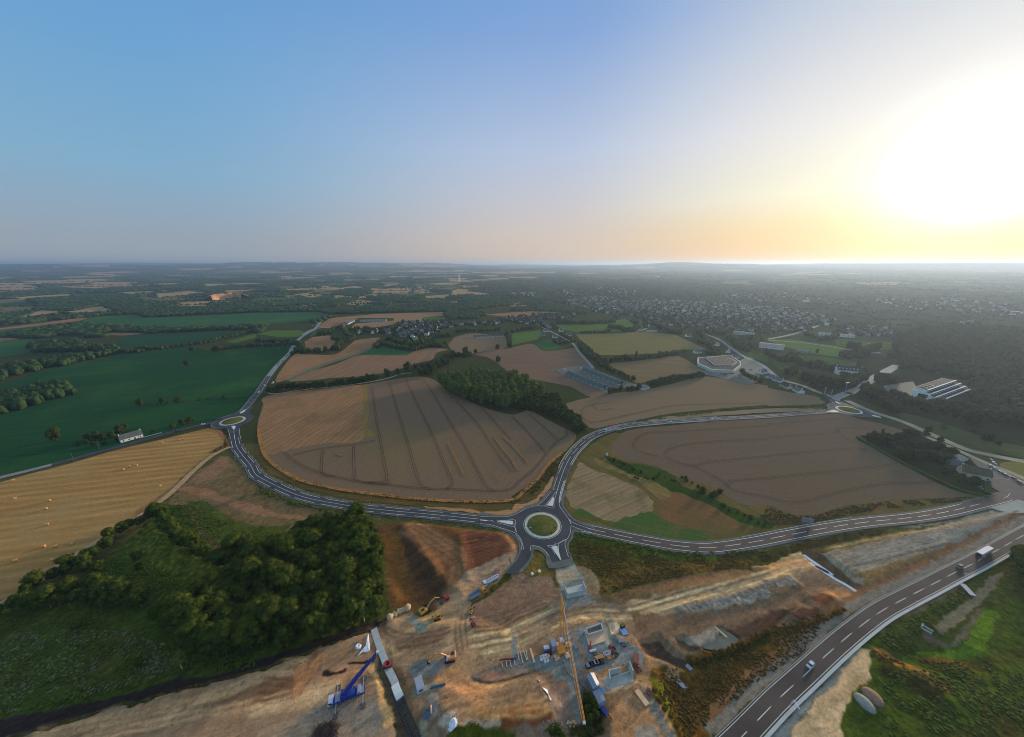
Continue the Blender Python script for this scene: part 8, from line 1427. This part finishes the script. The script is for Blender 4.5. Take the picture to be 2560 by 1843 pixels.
for (t0, a, b, h, lb) in (('D5', 178, 585, 16, 'pale T-shaped mast at the junction below the apartment house'), ('A3', 500, 1222, 9, 'pale sign column left of the right roundabout'), ('A3', 562, 1225, 6, 'small white sign column left of the right roundabout')): p = at(t0, a, b); t = post('sign_mast', lb, p, h, .35 if h > 10 else .5, PT['silver'], 'mast'); MB().box((0, 0, h), (5.5 if h > 10 else 1.2, .6, .8 if h > 10 else 2)).build('head', PT['silver'], t)
def rail(label, P, h=.75):
    c = P.mean(0); t = thing('guard_rail', label, 'guard rail', (c[0], c[1], 0)); Q = P-c; n = len(Q); l = offset(Q, .06); r = offset(Q, -.06)
    V = np.concatenate([np.column_stack([l, np.full(n, h-.3)]), np.column_stack([l, np.full(n, h)]), np.column_stack([r, np.full(n, h)]), np.column_stack([r, np.full(n, h-.3)])]); i = np.arange(n-1); F = np.concatenate([np.stack([k*n+i, k*n+i+1, (k+1)*n+i+1, (k+1)*n+i], 1) for k in range(3)])
    link('beam', np_mesh('beam', V, F, rl_m), t); m = MB()
    for k in range(0, n, 2): m.box((Q[k][0], Q[k][1], h/2-.1), (.12, .12, h))
    m.build('posts', rl_m, t); return t
rl_m = mat('rail_steel', A(176, 184, 192), .5, .1)
L_ = arclen(RC['north']); rail('pale guard rail along the outer edge of the upper road bend', offset(cut(RC['north'], 50, 300), 5.6)); rail('pale guard rail along the left edge of the main road', offset(cut(RC['south_east'], 0, arclen(RC['south_east'])[-1]-20), 4.75))
EL = arclen(RC['east'])[-1]; rail('pale guard rail along the north edge of the east road', offset(cut(RC['east'], 120, EL-160), 5.4)); rail('white fence rail in front of the cottage', G("B0 1250,415 1340,392 1430,368"), 1.2)
# white barriers by the tanker
for i, (a, b) in enumerate(((2130, 90), (2145, 105), (2160, 98))): block('road_barrier', 'white barrier lying at the blue gravel behind the tanker', 'C1', a, b, (2.2, .5, .8), .8*i, PT['white'], 'barrier', group='barriers behind the tanker', detail=PT['red'])
# ------------------------------------------------------------------ evening haze
hb = MB(); hb.box((0, 20000, 115), (150000, 160000, 300)); hm_ = bpy.data.materials.new('haze_air'); hm_.use_nodes = True; nt = hm_.node_tree
for n in list(nt.nodes): nt.nodes.remove(n)
o_ = nt.nodes.new('ShaderNodeOutputMaterial'); pv = nt.nodes.new('ShaderNodeVolumePrincipled'); pv.inputs['Color'].default_value = (.62, .8, 1, 1); pv.inputs['Density'].default_value = 8.5e-5; pv.inputs['Anisotropy'].default_value = .45; nt.links.new(pv.outputs[0], o_.inputs['Volume'])
hz_ = hb.build('haze', hm_); hz_['kind'] = 'stuff'
